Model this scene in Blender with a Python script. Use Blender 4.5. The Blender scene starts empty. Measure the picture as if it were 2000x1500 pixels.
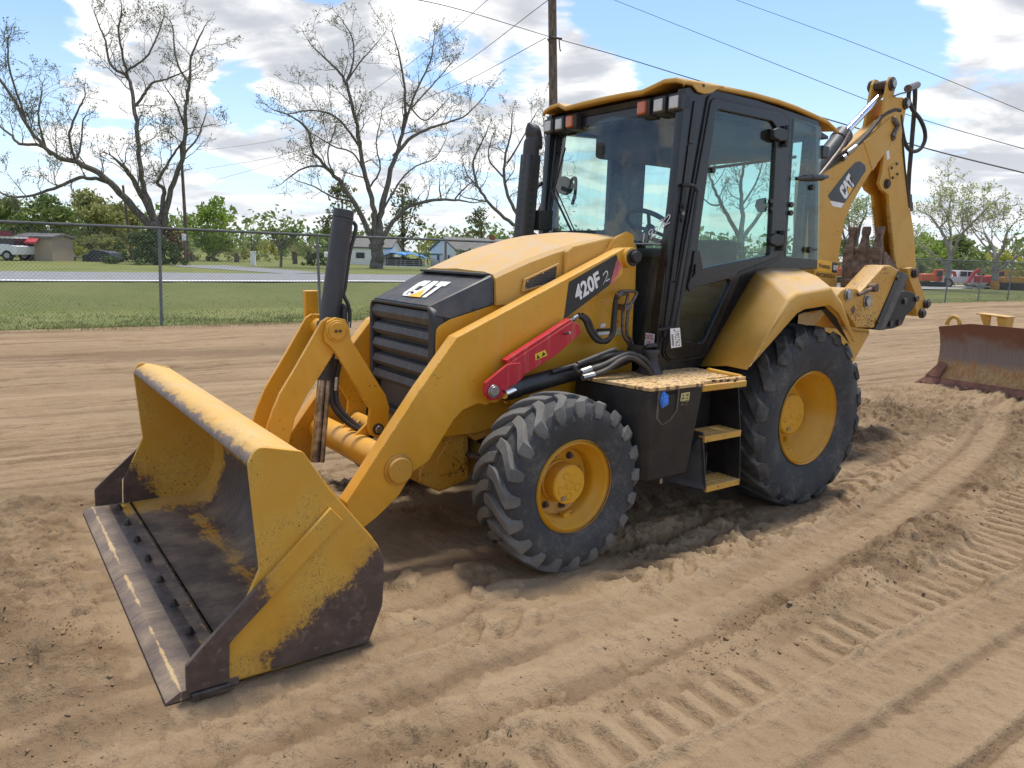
import bpy, bmesh, math, random
import numpy as np
from mathutils import Vector, Matrix, noise as mnoise
R = math.radians
rnd = random.Random(7)
scene = bpy.context.scene
COL = scene.collection
# ---------------------------------------------------------------- camera
CF = 1466.03; CP = Vector((4.7593, 3.9962, 1.6997))
_yaw, _pit, _rol = R(-125.904), R(-9.8558), R(1.6841)
_f = Vector((math.cos(_pit)*math.cos(_yaw), math.cos(_pit)*math.sin(_yaw), math.sin(_pit)))
_r = Vector((math.sin(_yaw), -math.cos(_yaw), 0)); _u = _r.cross(_f)
CR = _r*math.cos(_rol)+_u*math.sin(_rol); CU = _u*math.cos(_rol)-_r*math.sin(_rol); CFW = _f
def ray(u, v): return CFW + CR*((u-1000)/CF) + CU*((750-v)/CF)
def U(u, v, X=None, Y=None, Z=None):
    d = ray(u, v)
    if X is not None: t = (X-CP.x)/d.x
    elif Y is not None: t = (Y-CP.y)/d.y
    else: t = (Z-CP.z)/d.z
    return CP + d*t
def XZ(pts, Y):                       # measured outline on a plane of constant Y -> (X, Z)
    return [(q.x, q.z) for q in (U(a, b, Y=Y) for a, b in pts)]
def D(u, v, dist):                    # point at a horizontal distance along a sight line
    d = ray(u, v); h = math.hypot(d.x, d.y); return CP + d*(dist/h)
def G(u, dist, z=0.0):                # ground point below image column u at a distance
    p = D(u, 500, dist); return Vector((p.x, p.y, .03 if u > 1500 else z))      # the far yard at right lies lower than the road bank
cam = bpy.data.cameras.new('camera'); co = bpy.data.objects.new('camera', cam); COL.objects.link(co)
m = Matrix((CR, CU, -CFW)).transposed().to_4x4(); m.translation = CP; co.matrix_world = m
cam.sensor_width = 36; cam.lens = CF/2000*36; cam.clip_start = .05; cam.clip_end = 6000
scene.camera = co
# ---------------------------------------------------------------- objects
def thing(name, label, cat, loc=(0, 0, 0), group=None, parent=None):
    o = bpy.data.objects.new(name, None); COL.objects.link(o); o.location = loc
    o.empty_display_size = .2
    tag(o, label, cat, group); return o
def tag(o, label=None, cat=None, group=None, kind=None):
    if label: o['label'] = label
    if cat: o['category'] = cat
    if group: o['group'] = group
    if kind: o['kind'] = kind
    return o
def obj(name, src, mat, parent=None, bevel=0, seg=2, smooth=35, label=None):
    if isinstance(src, bmesh.types.BMesh):
        me = bpy.data.meshes.new(name); bmesh.ops.recalc_face_normals(src, faces=src.faces) if src.faces and not getattr(src, 'keep', 0) else None
        src.to_mesh(me); src.free()
    else: me = src; me.name = name
    o = bpy.data.objects.new(name, me); COL.objects.link(o)
    for mm in (mat if isinstance(mat, (list, tuple)) else [mat]): me.materials.append(mm)
    if parent:
        o.parent = parent
        w = Vector((0, 0, 0)); p = parent
        while p: w += p.location; p = p.parent
        if w.length > 0: me.transform(Matrix.Translation(-w))
    if smooth and len(me.polygons):
        me.polygons.foreach_set('use_smooth', [True]*len(me.polygons)); me.set_sharp_from_angle(angle=R(smooth))
    if bevel:
        b = o.modifiers.new('bevel', 'BEVEL'); b.width = bevel; b.segments = seg; b.limit_method = 'ANGLE'; b.angle_limit = R(40)
        b.harden_normals = False
    if label: o['label'] = label
    return o
def BM(): return bmesh.new()
def face(b, pts, mi=0):
    f = b.faces.new([b.verts.new(p) for p in pts]); f.material_index = mi; return f
def box(b, lo, hi, mi=0, rot=None, at=None):
    xs = [(lo[0], hi[0]), (lo[1], hi[1]), (lo[2], hi[2])]
    v = []
    for k in range(8):
        p = Vector((xs[0][k & 1], xs[1][(k >> 1) & 1], xs[2][(k >> 2) & 1]))
        if rot: p = rot @ p
        if at: p = p + Vector(at)
        v.append(b.verts.new(p))
    for q in ((0, 2, 3, 1), (4, 5, 7, 6), (0, 1, 5, 4), (2, 6, 7, 3), (0, 4, 6, 2), (1, 3, 7, 5)):
        b.faces.new([v[i] for i in q]).material_index = mi
def frame_of(d):
    d = Vector(d).normalized(); a = Vector((0, 0, 1)) if abs(d.z) < .9 else Vector((1, 0, 0))
    x = a.cross(d).normalized(); return x, d.cross(x)
def tube(b, pts, r, n=10, cap=True, mi=0):
    pts = [Vector(p) for p in pts]; rs = r if isinstance(r, (list, tuple)) else [r]*len(pts)
    rings = []; px = None
    for i, p in enumerate(pts):
        d = (pts[min(i+1, len(pts)-1)]-pts[max(i-1, 0)])
        if d.length < 1e-9: d = Vector((0, 0, 1))
        d.normalize()
        if px is None: x, y = frame_of(d)
        else:
            x = px - d*px.dot(d)
            x = x.normalized() if x.length > 1e-6 else frame_of(d)[0]
            y = d.cross(x)
        px = x
        rings.append([b.verts.new(p+(x*math.cos(2*math.pi*k/n)+y*math.sin(2*math.pi*k/n))*rs[i]) for k in range(n)])
    for A, B in zip(rings, rings[1:]):
        for k in range(n): b.faces.new((A[k], A[(k+1) % n], B[(k+1) % n], B[k])).material_index = mi
    if cap and n > 2:
        b.faces.new(rings[0][::-1]).material_index = mi; b.faces.new(rings[-1]).material_index = mi
def cyl(b, p0, p1, r, n=24, mi=0, r1=None): tube(b, [p0, p1], [r, r if r1 is None else r1], n, True, mi)
def spline(pts, k=6):
    pts = [Vector(p) for p in pts]; out = []
    q = [pts[0]*2-pts[1]] + pts + [pts[-1]*2-pts[-2]]
    for i in range(1, len(q)-2):
        a, b_, c, d = q[i-1:i+3]
        for j in range(k):
            t = j/k
            out.append(.5*((2*b_)+(c-a)*t+(2*a-5*b_+4*c-d)*t*t+(3*b_-a-3*c+d)*t**3))
    return out+[pts[-1]]
def lathe(b, prof, c, n=48, s=1, mi=0, closed=False):   # prof: (radius, y) round the Y axis through c; s mirrors y
    rings = [[b.verts.new((c[0]+r*math.sin(2*math.pi*k/n), c[1]+s*y, c[2]+r*math.cos(2*math.pi*k/n))) for k in range(n)] for r, y in prof]
    if closed: rings.append(rings[0])
    for A, B in zip(rings, rings[1:]):
        for k in range(n): b.faces.new((A[k], A[(k+1) % n], B[(k+1) % n], B[k])).material_index = mi
    return rings
def fillet(pts, r, n=4):
    if not r: return pts
    out = []; N = len(pts)
    for i in range(N):
        p = Vector(pts[i][:2]); rr = pts[i][2] if len(pts[i]) > 2 else r
        a = Vector(pts[i-1][:2])-p; c = Vector(pts[(i+1) % N][:2])-p
        la, lc = a.length, c.length
        if la < 1e-6 or lc < 1e-6 or rr <= 0: out.append(tuple(p)); continue
        ang = a.angle(c)
        if ang > 3.0: out.append(tuple(p)); continue
        d = min(rr/math.tan(ang/2), la*.45, lc*.45)
        A = p+a/la*d; C = p+c/lc*d
        for k in range(n+1):
            t = k/n; q = A*(1-t)**2+p*2*t*(1-t)+C*t*t; out.append(tuple(q))
    return out
def curve_mesh(outl, depth, bev=0, res=1):
    cu = bpy.data.curves.new('c', 'CURVE'); cu.dimensions = '2D'; cu.fill_mode = 'BOTH'
    cu.extrude = max(depth/2-bev, 0); cu.bevel_depth = bev; cu.bevel_resolution = res; cu.offset = -bev
    for ol in outl:
        s = cu.splines.new('POLY'); s.points.add(len(ol)-1)
        for p, q in zip(s.points, ol): p.co = (q[0], q[1], 0, 1)
        s.use_cyclic_u = True
    o = bpy.data.objects.new('c', cu); me = bpy.data.meshes.new_from_object(o)
    bpy.data.objects.remove(o); bpy.data.curves.remove(cu); return me
def plate(outl, y0, y1, bev=.004, r=0):
    """flat plate in the XZ plane between y0 and y1; outl = outline or list of outlines (holes)"""
    if not isinstance(outl[0][0], (tuple, list)): outl = [outl]
    outl = [fillet(o, r) for o in outl]
    me = curve_mesh(outl, abs(y1-y0), bev)
    me.transform(Matrix.Translation((0, (y0+y1)/2, 0)) @ Matrix.Rotation(R(90), 4, 'X')); return me
def join(*mes):
    b = BM()
    for x in mes:
        if isinstance(x, tuple): me, mi = x
        else: me, mi = x, None
        n0 = len(b.faces); b.from_mesh(me); b.faces.ensure_lookup_table()
        if mi is not None:
            for f in b.faces[n0:]: f.material_index = mi
        bpy.data.meshes.remove(me)
    b2 = bpy.data.meshes.new('j'); b.to_mesh(b2); b.free(); return b2
def to_me(b):
    me = bpy.data.meshes.new('t'); bmesh.ops.recalc_face_normals(b, faces=b.faces); b.to_mesh(me); b.free(); return me
def mirror(me):
    c = me.copy(); c.transform(Matrix.Diagonal((1, -1, 1, 1))); c.flip_normals(); return c
def both(name, me, mat, parent, **k):
    """a left part and its mirrored twin on the right"""
    a = me if not isinstance(me, bmesh.types.BMesh) else to_me(me)
    b_ = mirror(a)
    return obj(name, a, mat, parent, **k), obj(name, b_, mat, parent, **k)
def text_mesh(s, quad, normal_off=.002, bold=0.0, shear=0.0, lift=.0015, space=1.0, fit=True):
    """lettering fitted into a quad given as (bottom-left, bottom-right, top-left) points"""
    cu = bpy.data.curves.new('t', 'FONT'); cu.body = s; cu.offset = bold; cu.shear = shear; cu.space_character = space; cu.resolution_u = 3
    o = bpy.data.objects.new('t', cu); me = bpy.data.meshes.new_from_object(o)
    bpy.data.objects.remove(o); bpy.data.curves.remove(cu)
    n = len(me.vertices); a = np.empty(n*3); me.vertices.foreach_get('co', a); a = a.reshape(-1, 3)
    lo = a.min(0); hi = a.max(0); q = (a-lo)/np.maximum(hi-lo, 1e-6)
    bl, br, tl = [Vector(p) for p in quad]
    nn = (br-bl).cross(tl-bl).normalized()*(normal_off+lift)
    ex = np.array(br-bl); ey = np.array(tl-bl); o0 = np.array(bl+nn)
    a = o0+q[:, :1]*ex+q[:, 1:2]*ey
    me.vertices.foreach_set('co', a.ravel()); me.update(); return me
def poly_mesh(pts, off=.002):
    b = BM(); p = [Vector(q) for q in pts]; n = Vector((0, 0, 0))
    for i in range(len(p)): n += p[i].cross(p[(i+1) % len(p)])
    n.normalize(); face(b, [q+n*off for q in p]); me = bpy.data.meshes.new('p'); b.to_mesh(me); b.free(); return me
# ---------------------------------------------------------------- materials
class NT:
    def __init__(s, name):
        s.m = bpy.data.materials.new(name); s.m.use_nodes = True; s.t = s.m.node_tree; s.n = s.t.nodes
        s.bs = s.n['Principled BSDF']; s.out = s.n['Material Output']
    def node(s, ty, **k):
        x = s.n.new(ty)
        for a, b in k.items(): setattr(x, a, b)
        return x
    def put(s, sock, v):
        if isinstance(v, bpy.types.NodeSocket): s.t.links.new(v, sock)
        elif isinstance(v, (tuple, list)) and len(v) == 3 and sock.type == 'RGBA': sock.default_value = (*v, 1)
        else: sock.default_value = v
    def math(s, op, a, b=0.0, c=None, clamp=False):
        x = s.node('ShaderNodeMath', operation=op, use_clamp=clamp); s.put(x.inputs[0], a); s.put(x.inputs[1], b)
        if c is not None: s.put(x.inputs[2], c)
        return x.outputs[0]
    def add(s, a, b): return s.math('ADD', a, b)
    def sub(s, a, b): return s.math('SUBTRACT', a, b)
    def mul(s, a, b): return s.math('MULTIPLY', a, b)
    def step(s, v, lo, hi):
        x = s.node('ShaderNodeMapRange', interpolation_type='SMOOTHSTEP'); s.put(x.inputs[0], v); x.inputs[1].default_value = lo; x.inputs[2].default_value = hi
        return x.outputs[0]
    def pos(s):
        if not hasattr(s, '_p'): s._p = s.node('ShaderNodeNewGeometry')
        return s._p.outputs['Position']
    def nrm(s): s.pos(); return s._p.outputs['Normal']
    def xyz(s, v):
        x = s.node('ShaderNodeSeparateXYZ'); s.put(x.inputs[0], v); return x.outputs
    def objco(s): return s.node('ShaderNodeTexCoord').outputs['Object']
    def scale(s, v, sc):
        x = s.node('ShaderNodeVectorMath', operation='MULTIPLY'); s.put(x.inputs[0], v); x.inputs[1].default_value = sc if isinstance(sc, (tuple, list)) else (sc,)*3; return x.outputs[0]
    def add_v(s, v):
        x = s.node('ShaderNodeVectorMath', operation='ADD'); s.put(x.inputs[0], v); y = s.node('ShaderNodeVectorMath', operation='SCALE'); s.put(y.inputs[0], s.noise(v, 9, 3, out=1)); y.inputs['Scale'].default_value = .09; s.put(x.inputs[1], y.outputs[0]); return x.outputs[0]
    def noise(s, v, sc, det=4, rough=.55, dist=0, out=0):
        x = s.node('ShaderNodeTexNoise'); s.put(x.inputs['Vector'], v); x.inputs['Scale'].default_value = sc; x.inputs['Detail'].default_value = det
        x.inputs['Roughness'].default_value = rough; x.inputs['Distortion'].default_value = dist; return x.outputs[out]
    def voro(s, v, sc, feat='F1', out=0):
        x = s.node('ShaderNodeTexVoronoi', feature=feat); s.put(x.inputs['Vector'], v); x.inputs['Scale'].default_value = sc; return x.outputs[out]
    def mix(s, f, a, b, mode='MIX'):
        x = s.node('ShaderNodeMix', data_type='RGBA', blend_type=mode); s.put(x.inputs[0], f); s.put(x.inputs[6], a); s.put(x.inputs[7], b); return x.outputs[2]
    def bump(s, h, st=.3, dist=.01):
        x = s.node('ShaderNodeBump'); x.inputs['Strength'].default_value = st; x.inputs['Distance'].default_value = dist; s.put(x.inputs['Height'], h); s.t.links.new(x.outputs[0], s.bs.inputs['Normal'])
    def set(s, col=None, rough=None, metal=None, **k):
        if col is not None: s.put(s.bs.inputs['Base Color'], col)
        if rough is not None: s.put(s.bs.inputs['Roughness'], rough)
        if metal is not None: s.put(s.bs.inputs['Metallic'], metal)
        for a, b in k.items(): s.put(s.bs.inputs[a.replace('_', ' ')], b)
        return s.m
DUST = (.50, .37, .24)
def paint(name, col, fade, rough=.42, chips=.5, dust=.5, rust=(.05, .022, .012), chipscale=1.0, edge=.8):
    t = NT(name); p = t.pos()
    n1 = t.noise(p, 2.2, 5); c = t.mix(t.step(n1, .35, .75), col, fade)
    n2 = t.noise(p, 9, 6, .65); c = t.mix(t.mul(t.step(n2, .5, .8), .35), c, tuple(x*.72 for x in col))
    streak = t.noise(t.scale(p, (14, 14, 1.1)), 1.6, 4); c = t.mix(t.mul(t.step(streak, .52, .8), .25), c, DUST)
    fine = t.noise(p, 60*chipscale, 3, .6); big = t.noise(p, 3.1*chipscale, 3)
    chip = t.step(t.add(fine, t.mul(big, .5)), 1.0-.1*chips, 1.04-.1*chips)
    sc = t.noise(t.scale(p, (3, 3, 60)), 3.0*chipscale, 2, .5, 1.2); scr = t.mul(t.step(sc, .70, .74), t.step(big, .45, .65))
    chip = t.math('MAXIMUM', chip, t.mul(scr, .8*min(chips, 1)))
    if edge:
        bv = t.node('ShaderNodeBevel'); bv.samples = 4; bv.inputs[0].default_value = .007; dp = t.node('ShaderNodeVectorMath', operation='DOT_PRODUCT'); t.put(dp.inputs[0], bv.outputs[0]); t.put(dp.inputs[1], t.nrm())
        ew = t.mul(t.step(dp.outputs['Value'], .985, .90), t.step(t.add(t.noise(p, 22, 5, .7), t.mul(big, .4)), .62, .78)); c = t.mix(t.mul(t.step(dp.outputs['Value'], .99, .9), .25), c, fade); chip = t.math('MAXIMUM', chip, t.mul(ew, edge))
    c = t.mix(t.mul(t.step(t.noise(p, 1.1, 4, .6, .6), .52, .66), .5), c, tuple(x*.78 for x in col))
    c = t.mix(chip, c, rust)
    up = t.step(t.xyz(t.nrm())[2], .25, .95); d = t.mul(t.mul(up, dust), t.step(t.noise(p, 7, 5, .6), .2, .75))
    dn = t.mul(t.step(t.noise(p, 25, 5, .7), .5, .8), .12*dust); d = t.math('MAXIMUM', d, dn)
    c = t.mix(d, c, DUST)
    t.bump(t.add(t.noise(p, 130, 2), t.mul(chip, -1.5)), .06, .004)
    return t.set(c, t.add(t.add(rough, t.mul(d, .4)), t.mul(t.noise(p, 30, 3), .12)))
def plain(name, col, rough=.5, metal=0, var=.25, sc=12, dust=0, bump=0):
    t = NT(name); p = t.pos(); n = t.noise(p, sc, 5, .6)
    c = t.mix(t.step(n, .3, .75), tuple(x*(1-var) for x in col), tuple(min(1, x*(1+var)) for x in col))
    if dust:
        up = t.add(t.mul(t.step(t.xyz(t.nrm())[2], .1, .95), .7), .25)
        c = t.mix(t.mul(t.mul(up, dust), t.step(t.noise(p, 9, 6, .65), .35, .75)), c, DUST)
    if bump: t.bump(t.noise(p, sc*6, 3), bump, .004)
    return t.set(c, t.add(rough, t.mul(t.sub(n, .5), .3)), metal)
M = {}
YC, YF = (.65, .308, .012), (.67, .36, .04)
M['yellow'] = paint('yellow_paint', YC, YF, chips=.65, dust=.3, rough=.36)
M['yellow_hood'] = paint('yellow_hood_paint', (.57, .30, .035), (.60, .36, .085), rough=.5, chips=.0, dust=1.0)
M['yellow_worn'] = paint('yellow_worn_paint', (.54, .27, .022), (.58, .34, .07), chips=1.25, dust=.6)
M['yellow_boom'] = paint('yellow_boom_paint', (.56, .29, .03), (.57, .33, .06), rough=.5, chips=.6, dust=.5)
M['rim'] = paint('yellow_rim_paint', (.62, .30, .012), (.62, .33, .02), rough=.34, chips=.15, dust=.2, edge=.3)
M['black'] = plain('black_paint', (.016, .016, .018), .42, dust=.10)
M['black_dusty'] = plain('dusty_black_paint', (.011, .011, .012), .55, dust=.11, bump=.1)
M['plastic'] = plain('charcoal_plastic', (.028, .029, .032), .5, dust=.12)
M['gloss'] = plain('gloss_black_trim', (.010, .011, .014), .28, dust=.06)
M['hose'] = plain('black_hose_rubber', (.022, .021, .021), .6, dust=.22)
M['steel'] = plain('worn_steel', (.35, .34, .33), .38, .9, dust=.25, sc=30)
M['chrome'] = plain('chrome_rod', (.72, .72, .73), .12, 1, var=.05)
M['rod'] = plain('scuffed_cylinder_rod', (.30, .27, .25), .35, .8, var=.5, sc=20)
M['cylgrey'] = plain('charcoal_cylinder_paint', (.035, .038, .043), .5, dust=.16, sc=8)
M['dirtyfit'] = plain('greasy_steel_fitting', (.16, .13, .11), .5, .6, var=.5, sc=50)
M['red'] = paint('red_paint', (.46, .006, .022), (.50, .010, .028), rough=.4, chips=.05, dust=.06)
M['white'] = plain('white_vinyl', (.78, .77, .75), .5, var=.06)
M['decalblack'] = plain('black_decal', (.012, .012, .013), .38, dust=.07)
M['decalyellow'] = plain('yellow_decal', (.80, .42, .02), .45, var=.08)
M['warn'] = plain('pale_yellow_sticker', (.55, .50, .22), .5, var=.25, sc=90)
M['warny'] = plain('yellow_sticker', (.78, .55, .02), .5, var=.1)
M['redtext'] = plain('red_lettering', (.40, .03, .03), .5, var=.1)
M['pinktape'] = plain('faded_red_stripe', (.62, .16, .15), .5, var=.3, sc=40)
M['darktext'] = plain('dark_lettering', (.02, .02, .02), .5, var=.1)
M['bluerag'] = plain('blue_cloth', (.06, .22, .72), .8, var=.3, sc=40)
M['seat'] = plain('grey_seat_fabric', (.085, .088, .09), .85, var=.2)
M['interior'] = plain('dark_cab_trim', (.045, .048, .05), .75, var=.2)
def lens(name, col, tr):
    t = NT(name); p = t.objco(); w = t.node('ShaderNodeTexWave', wave_type='BANDS'); t.put(w.inputs['Vector'], t.pos()); w.inputs['Scale'].default_value = 55
    t.bump(w.outputs[0], .4, .004)
    return t.set(t.mix(t.noise(t.pos(), 30), col, tuple(x*.6 for x in col)), .12, 0, Coat_Weight=.6)
M['amber'] = lens('amber_lens', (.62, .13, .008), 0); M['lamp'] = lens('clear_lamp_lens', (.62, .62, .58), 0)
def glass(name, tint, dirt=.05, spec=.9):
    t = NT(name); tr = t.node('ShaderNodeBsdfTransparent'); tr.inputs[0].default_value = (*tint, 1)
    gl = t.node('ShaderNodeBsdfGlossy'); gl.inputs['Roughness'].default_value = .015; gl.inputs[0].default_value = (.92, .96, 1, 1)
    dt = t.node('ShaderNodeVectorMath', operation='DOT_PRODUCT'); t.put(dt.inputs[0], t.nrm()); t.put(dt.inputs[1], t._p.outputs['Incoming']); fz = t.add(.04, t.mul(t.math('POWER', t.sub(1.0, t.math('ABSOLUTE', dt.outputs['Value'])), 5.0), .96))
    df = t.node('ShaderNodeBsdfDiffuse'); df.inputs[0].default_value = (.42, .40, .36, 1)
    m1 = t.node('ShaderNodeMixShader'); m2 = t.node('ShaderNodeMixShader')
    t.put(m1.inputs[0], t.mul(fz, spec)); t.t.links.new(tr.outputs[0], m1.inputs[1]); t.t.links.new(gl.outputs[0], m1.inputs[2])
    n = t.noise(t.scale(t.pos(), (1, 1, .35)), 6, 7, .7); t.put(m2.inputs[0], t.mul(t.step(n, .35, .85), dirt))
    t.t.links.new(m1.outputs[0], m2.inputs[1]); t.t.links.new(df.outputs[0], m2.inputs[2]); t.t.links.new(m2.outputs[0], t.out.inputs[0])
    return t.m
M['glass'] = glass('green_tinted_cab_glass', (.84, .94, .90), .16, 1.5)  # heavier dirt film, partly standing in for cloud haze reflected in the screen
M['glassd'] = glass('side_cab_glass', (.83, .93, .89), .06, 1.0)
M['recess'] = plain('dusty_recess_rim', (.10, .095, .088), .75, dust=.3)
M['carglass'] = plain('dark_car_glass', (.02, .025, .03), .08)
# tyres: rubber with dust caught on the tread
t = NT('tyre_rubber'); p = t.pos(); a = t.noise(p, 5, 6, .65); b = t.noise(p, 40, 4, .6)
c = t.mix(t.step(a, .3, .75), (.032, .033, .036), (.058, .058, .059)); c = t.mix(t.mul(t.step(t.add(a, t.mul(b, .4)), .68, .98), .4), c, (.17, .15, .125))
scu = t.noise(t.scale(p, (6, 30, 6)), 5, 3); c = t.mix(t.mul(t.step(scu, .6, .8), .18), c, (.25, .23, .2))
t.bump(t.add(b, t.mul(t.noise(p, 200, 2), .4)), .18, .003); M['tyre'] = t.set(c, .82)
t = NT('tread_lug_rubber'); p = t.pos(); a = t.noise(p, 7, 6, .65); b = t.noise(p, 50, 4, .6)
c = t.mix(t.step(a, .25, .75), (.085, .083, .078), (.15, .142, .128)); c = t.mix(t.mul(t.step(b, .5, .8), .3), c, (.20, .18, .15))
t.bump(b, .3, .003); M['lug'] = t.set(c, .85)
M['lugworn'] = plain('worn_lug_rubber', (.048, .047, .046), .8, var=.5, sc=9, dust=.25, bump=.2)
# bucket: yellow paint scoured down to dark steel, edges of the worn areas ragged
def worn(name, maskfn, steel=(.064, .041, .032), yel=((.55, .28, .022), (.60, .36, .06)), metal=.0):
    t = NT(name); p = t.pos(); x, y, z = t.xyz(p)
    n1 = t.noise(p, 2.5, 4); yc = t.mix(t.step(n1, .35, .7), *yel)
    yc = t.mix(t.mul(t.step(t.noise(p, 18, 5, .65), .55, .8), .3), yc, (.30, .17, .05))
    rag = t.add(t.mul(t.sub(t.noise(p, 6, 6, .7), .5), .28), t.mul(t.sub(t.noise(t.scale(p, (1, .35, 1)), 45, 4, .7), .5), .20))
    k = t.step(t.add(maskfn(t, x, y, z), rag), -.03, .035)
    ed = t.step(t.add(maskfn(t, x, y, z), t.mul(rag, 1.5)), -.16, .05)
    st = t.mix(t.step(t.noise(t.scale(p, (1.2, 7, 1.2)), 7, 6, .7), .35, .7), steel, tuple(q*1.8 for q in steel))
    st = t.mix(t.mul(t.step(t.noise(t.scale(p, (4, 60, 4)), 6, 3, .6), .56, .74), .45), st, (.22, .18, .15))
    yc = t.mix(t.mul(ed, .45), yc, (.27, .13, .035))
    sc = t.noise(t.scale(p, (9, 9, 3)), 5, 2, .5, 2.5); scr = t.step(t.math('ABSOLUTE', t.sub(sc, .5)), .016, .006)
    yc = t.mix(t.mul(t.mul(scr, t.step(n1, .47, .56)), .85), yc, (.07, .04, .025))
    chip = t.step(t.add(t.noise(p, 55, 3, .6), t.mul(n1, .4)), .90, .94); yc = t.mix(chip, yc, (.06, .03, .02))
    c = t.mix(k, yc, st)
    up = t.mul(t.step(t.xyz(t.nrm())[2], .3, .95), t.step(t.noise(p, 5, 6, .7), .35, .75)); c = t.mix(t.mul(up, .45), c, (.44, .33, .2))
    t.bump(t.add(t.mul(k, -.5), t.add(t.mul(t.noise(p, 120, 3), .4), t.mul(scr, -.5))), .16, .004)
    return t.set(c, t.add(.54, t.mul(t.noise(p, 20, 4), .2)), t.mul(k, metal))
def p_(t): return t.pos()
M['bk_side'] = worn('bucket_side_plate', lambda t, x, y, z: t.math('MINIMUM', t.sub(t.add(.06, t.mul(t.sub(3.97, x), .66)), z), t.mul(t.sub(3.93, t.add(x, t.mul(z, .3))), 1.2)))
M['bk_cutter'] = worn('bucket_side_cutter', lambda t, x, y, z: t.mul(t.sub(t.add(x, t.mul(z, -.5)), 3.72), 1.0))
def _inner(t, x, y, z):
    ay = t.math('ABSOLUTE', y)
    m = t.math('MINIMUM', t.mul(t.sub(.93, ay), .6), t.sub(.42, z))           # worn belly of the shell
    seam = t.sub(t.math('ABSOLUTE', t.sub(x, 3.73)), .045)
    seam2 = t.sub(t.math('ABSOLUTE', t.sub(x, 4.035)), .004)
    return t.math('MINIMUM', t.math('MINIMUM', m, t.add(seam, .02)), t.add(t.mul(seam2, 3.0), .04))
M['bk_inner'] = worn('bucket_shell', _inner, steel=(.058, .040, .032))
M['bk_farside'] = worn('bucket_far_cheek', lambda t, x, y, z: t.sub(t.add(t.mul(t.sub(x, 3.88), 1.1), .0), t.mul(t.sub(z, .12), .75)))
M['bk_lip'] = worn('bucket_lip', lambda t, x, y, z: t.add(t.sub(t.mul(t.sub(x, 3.925), 2.2), .02), t.mul(t.sub(.915, z), 1.5)), steel=(.10, .075, .065), yel=((.58, .33, .07), (.64, .41, .13)))
M['bk_edge'] = worn('bucket_cutting_edge', lambda t, x, y, z: t.add(t.sub(t.mul(t.math('ABSOLUTE', t.sub(x, 4.232)), 9.0), .05), t.mul(t.sub(t.noise(t.scale(p_(t), (0, 1, 0)), 3.2, 4), .47), .5)), yel=((.46, .33, .16), (.52, .40, .22)), steel=(.088, .062, .048))
M['darksteel'] = plain('scoured_dark_steel', (.075, .062, .058), .45, .5, var=.4, sc=25, dust=.2)
M['rust'] = plain('brown_rusty_steel', (.15, .098, .070), .85, .05, var=.6, sc=22, dust=.6, bump=.4)
M['bushing'] = plain('dusty_brown_grease', (.07, .045, .03), .7, .2, var=.5, sc=40)
# grille mesh
t = NT('grille_mesh'); p = t.pos(); x, y, z = t.xyz(p)
gy = t.math('PINGPONG', t.mul(y, 110), .5); gz = t.math('PINGPONG', t.add(t.mul(z, 110), 0), .5)
hole = t.mul(t.step(gy, .12, .3), t.step(gz, .12, .3))
c = t.mix(hole, (.115, .115, .118), (.010, .010, .011)); c = t.mix(t.mul(t.step(t.noise(t.scale(p, (1, 9, 1.2)), 6, 5, .7), .45, .75), .45), c, (.24, .22, .20))
M['grille'] = t.set(c, .6, .2)
# tread plate of the platform, sand lodged between the raised lozenges
t = NT('tread_plate'); p = t.pos(); v = t.voro(t.scale(p, (1, 1, 0)), 26, 'DISTANCE_TO_EDGE')
k = t.step(t.add(v, t.mul(t.noise(p, 20, 4), .25)), .22, .36); c = t.mix(k, (.58, .38, .16), (.20, .11, .055)); c = t.mix(t.mul(t.step(t.noise(p, 6, 5), .45, .7), .5), c, DUST)
t.bump(v, .5, .006); M['tread'] = t.set(c, .7)
# ================================================================ backhoe loader (machine axes: X forward, Y left, Z up)
BL = thing('backhoe_loader', 'yellow backhoe loader with black cab and worn front bucket parked on the dirt', 'backhoe loader')
yel, yw = M['yellow'], M['yellow_worn']
# ---------------------------------------------------------------- loader bucket
HB = 1.2
prof = [(4.20, .012), (3.50, .010), (3.45, .05), (3.405, .17), (3.395, .37), (3.44, .49), (3.56, .65), (3.65, .77), (3.745, .905), (3.88, .945), (3.945, .915), (3.955, .885),
        (3.925, .885), (3.90, .905), (3.765, .865), (3.70, .78), (3.61, .63), (3.53, .50), (3.49, .39), (3.495, .27), (3.54, .15), (3.61, .075), (3.70, .05), (4.20, .045)]
b = BM()
A = [b.verts.new((x, -HB+.012, z)) for x, z in prof]; B = [b.verts.new((x, HB-.012, z)) for x, z in prof]
n = len(prof)
for i in range(n):
    j = (i+1) % n; f = b.faces.new((A[i], B[i], B[j], A[j]))
    f.material_index = 1 if 8 <= i <= 12 else 0
b.faces.new(A); b.faces.new(B[::-1])
bucket = obj('loader_bucket', b, [M['bk_inner'], M['bk_lip']], BL, smooth=50)
side = [(4.058, .03), (4.05, .20), (3.925, .46), (3.957, .89, .05), (3.925, .955, .05), (3.745, .912, .03), (3.641, .745), (3.427, .462), (3.396, .387, .06), (3.403, .178, .1), (3.470, .02)]
obj('side_plate', plate(side, HB-.012, HB+.012, .003, .03), M['bk_side'], bucket)
obj('side_plate', plate(side, -HB-.012, -HB+.012, .003, .03), M['bk_farside'], bucket)
cut = [(3.642, .668), (3.590, .606), (4.04, .215), (4.056, .198), (4.062, .045), (4.215, .045), (4.214, .155, .03), (4.165, .205)]
cm = plate(cut, HB+.0125, HB+.036, .003, .004)
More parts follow.
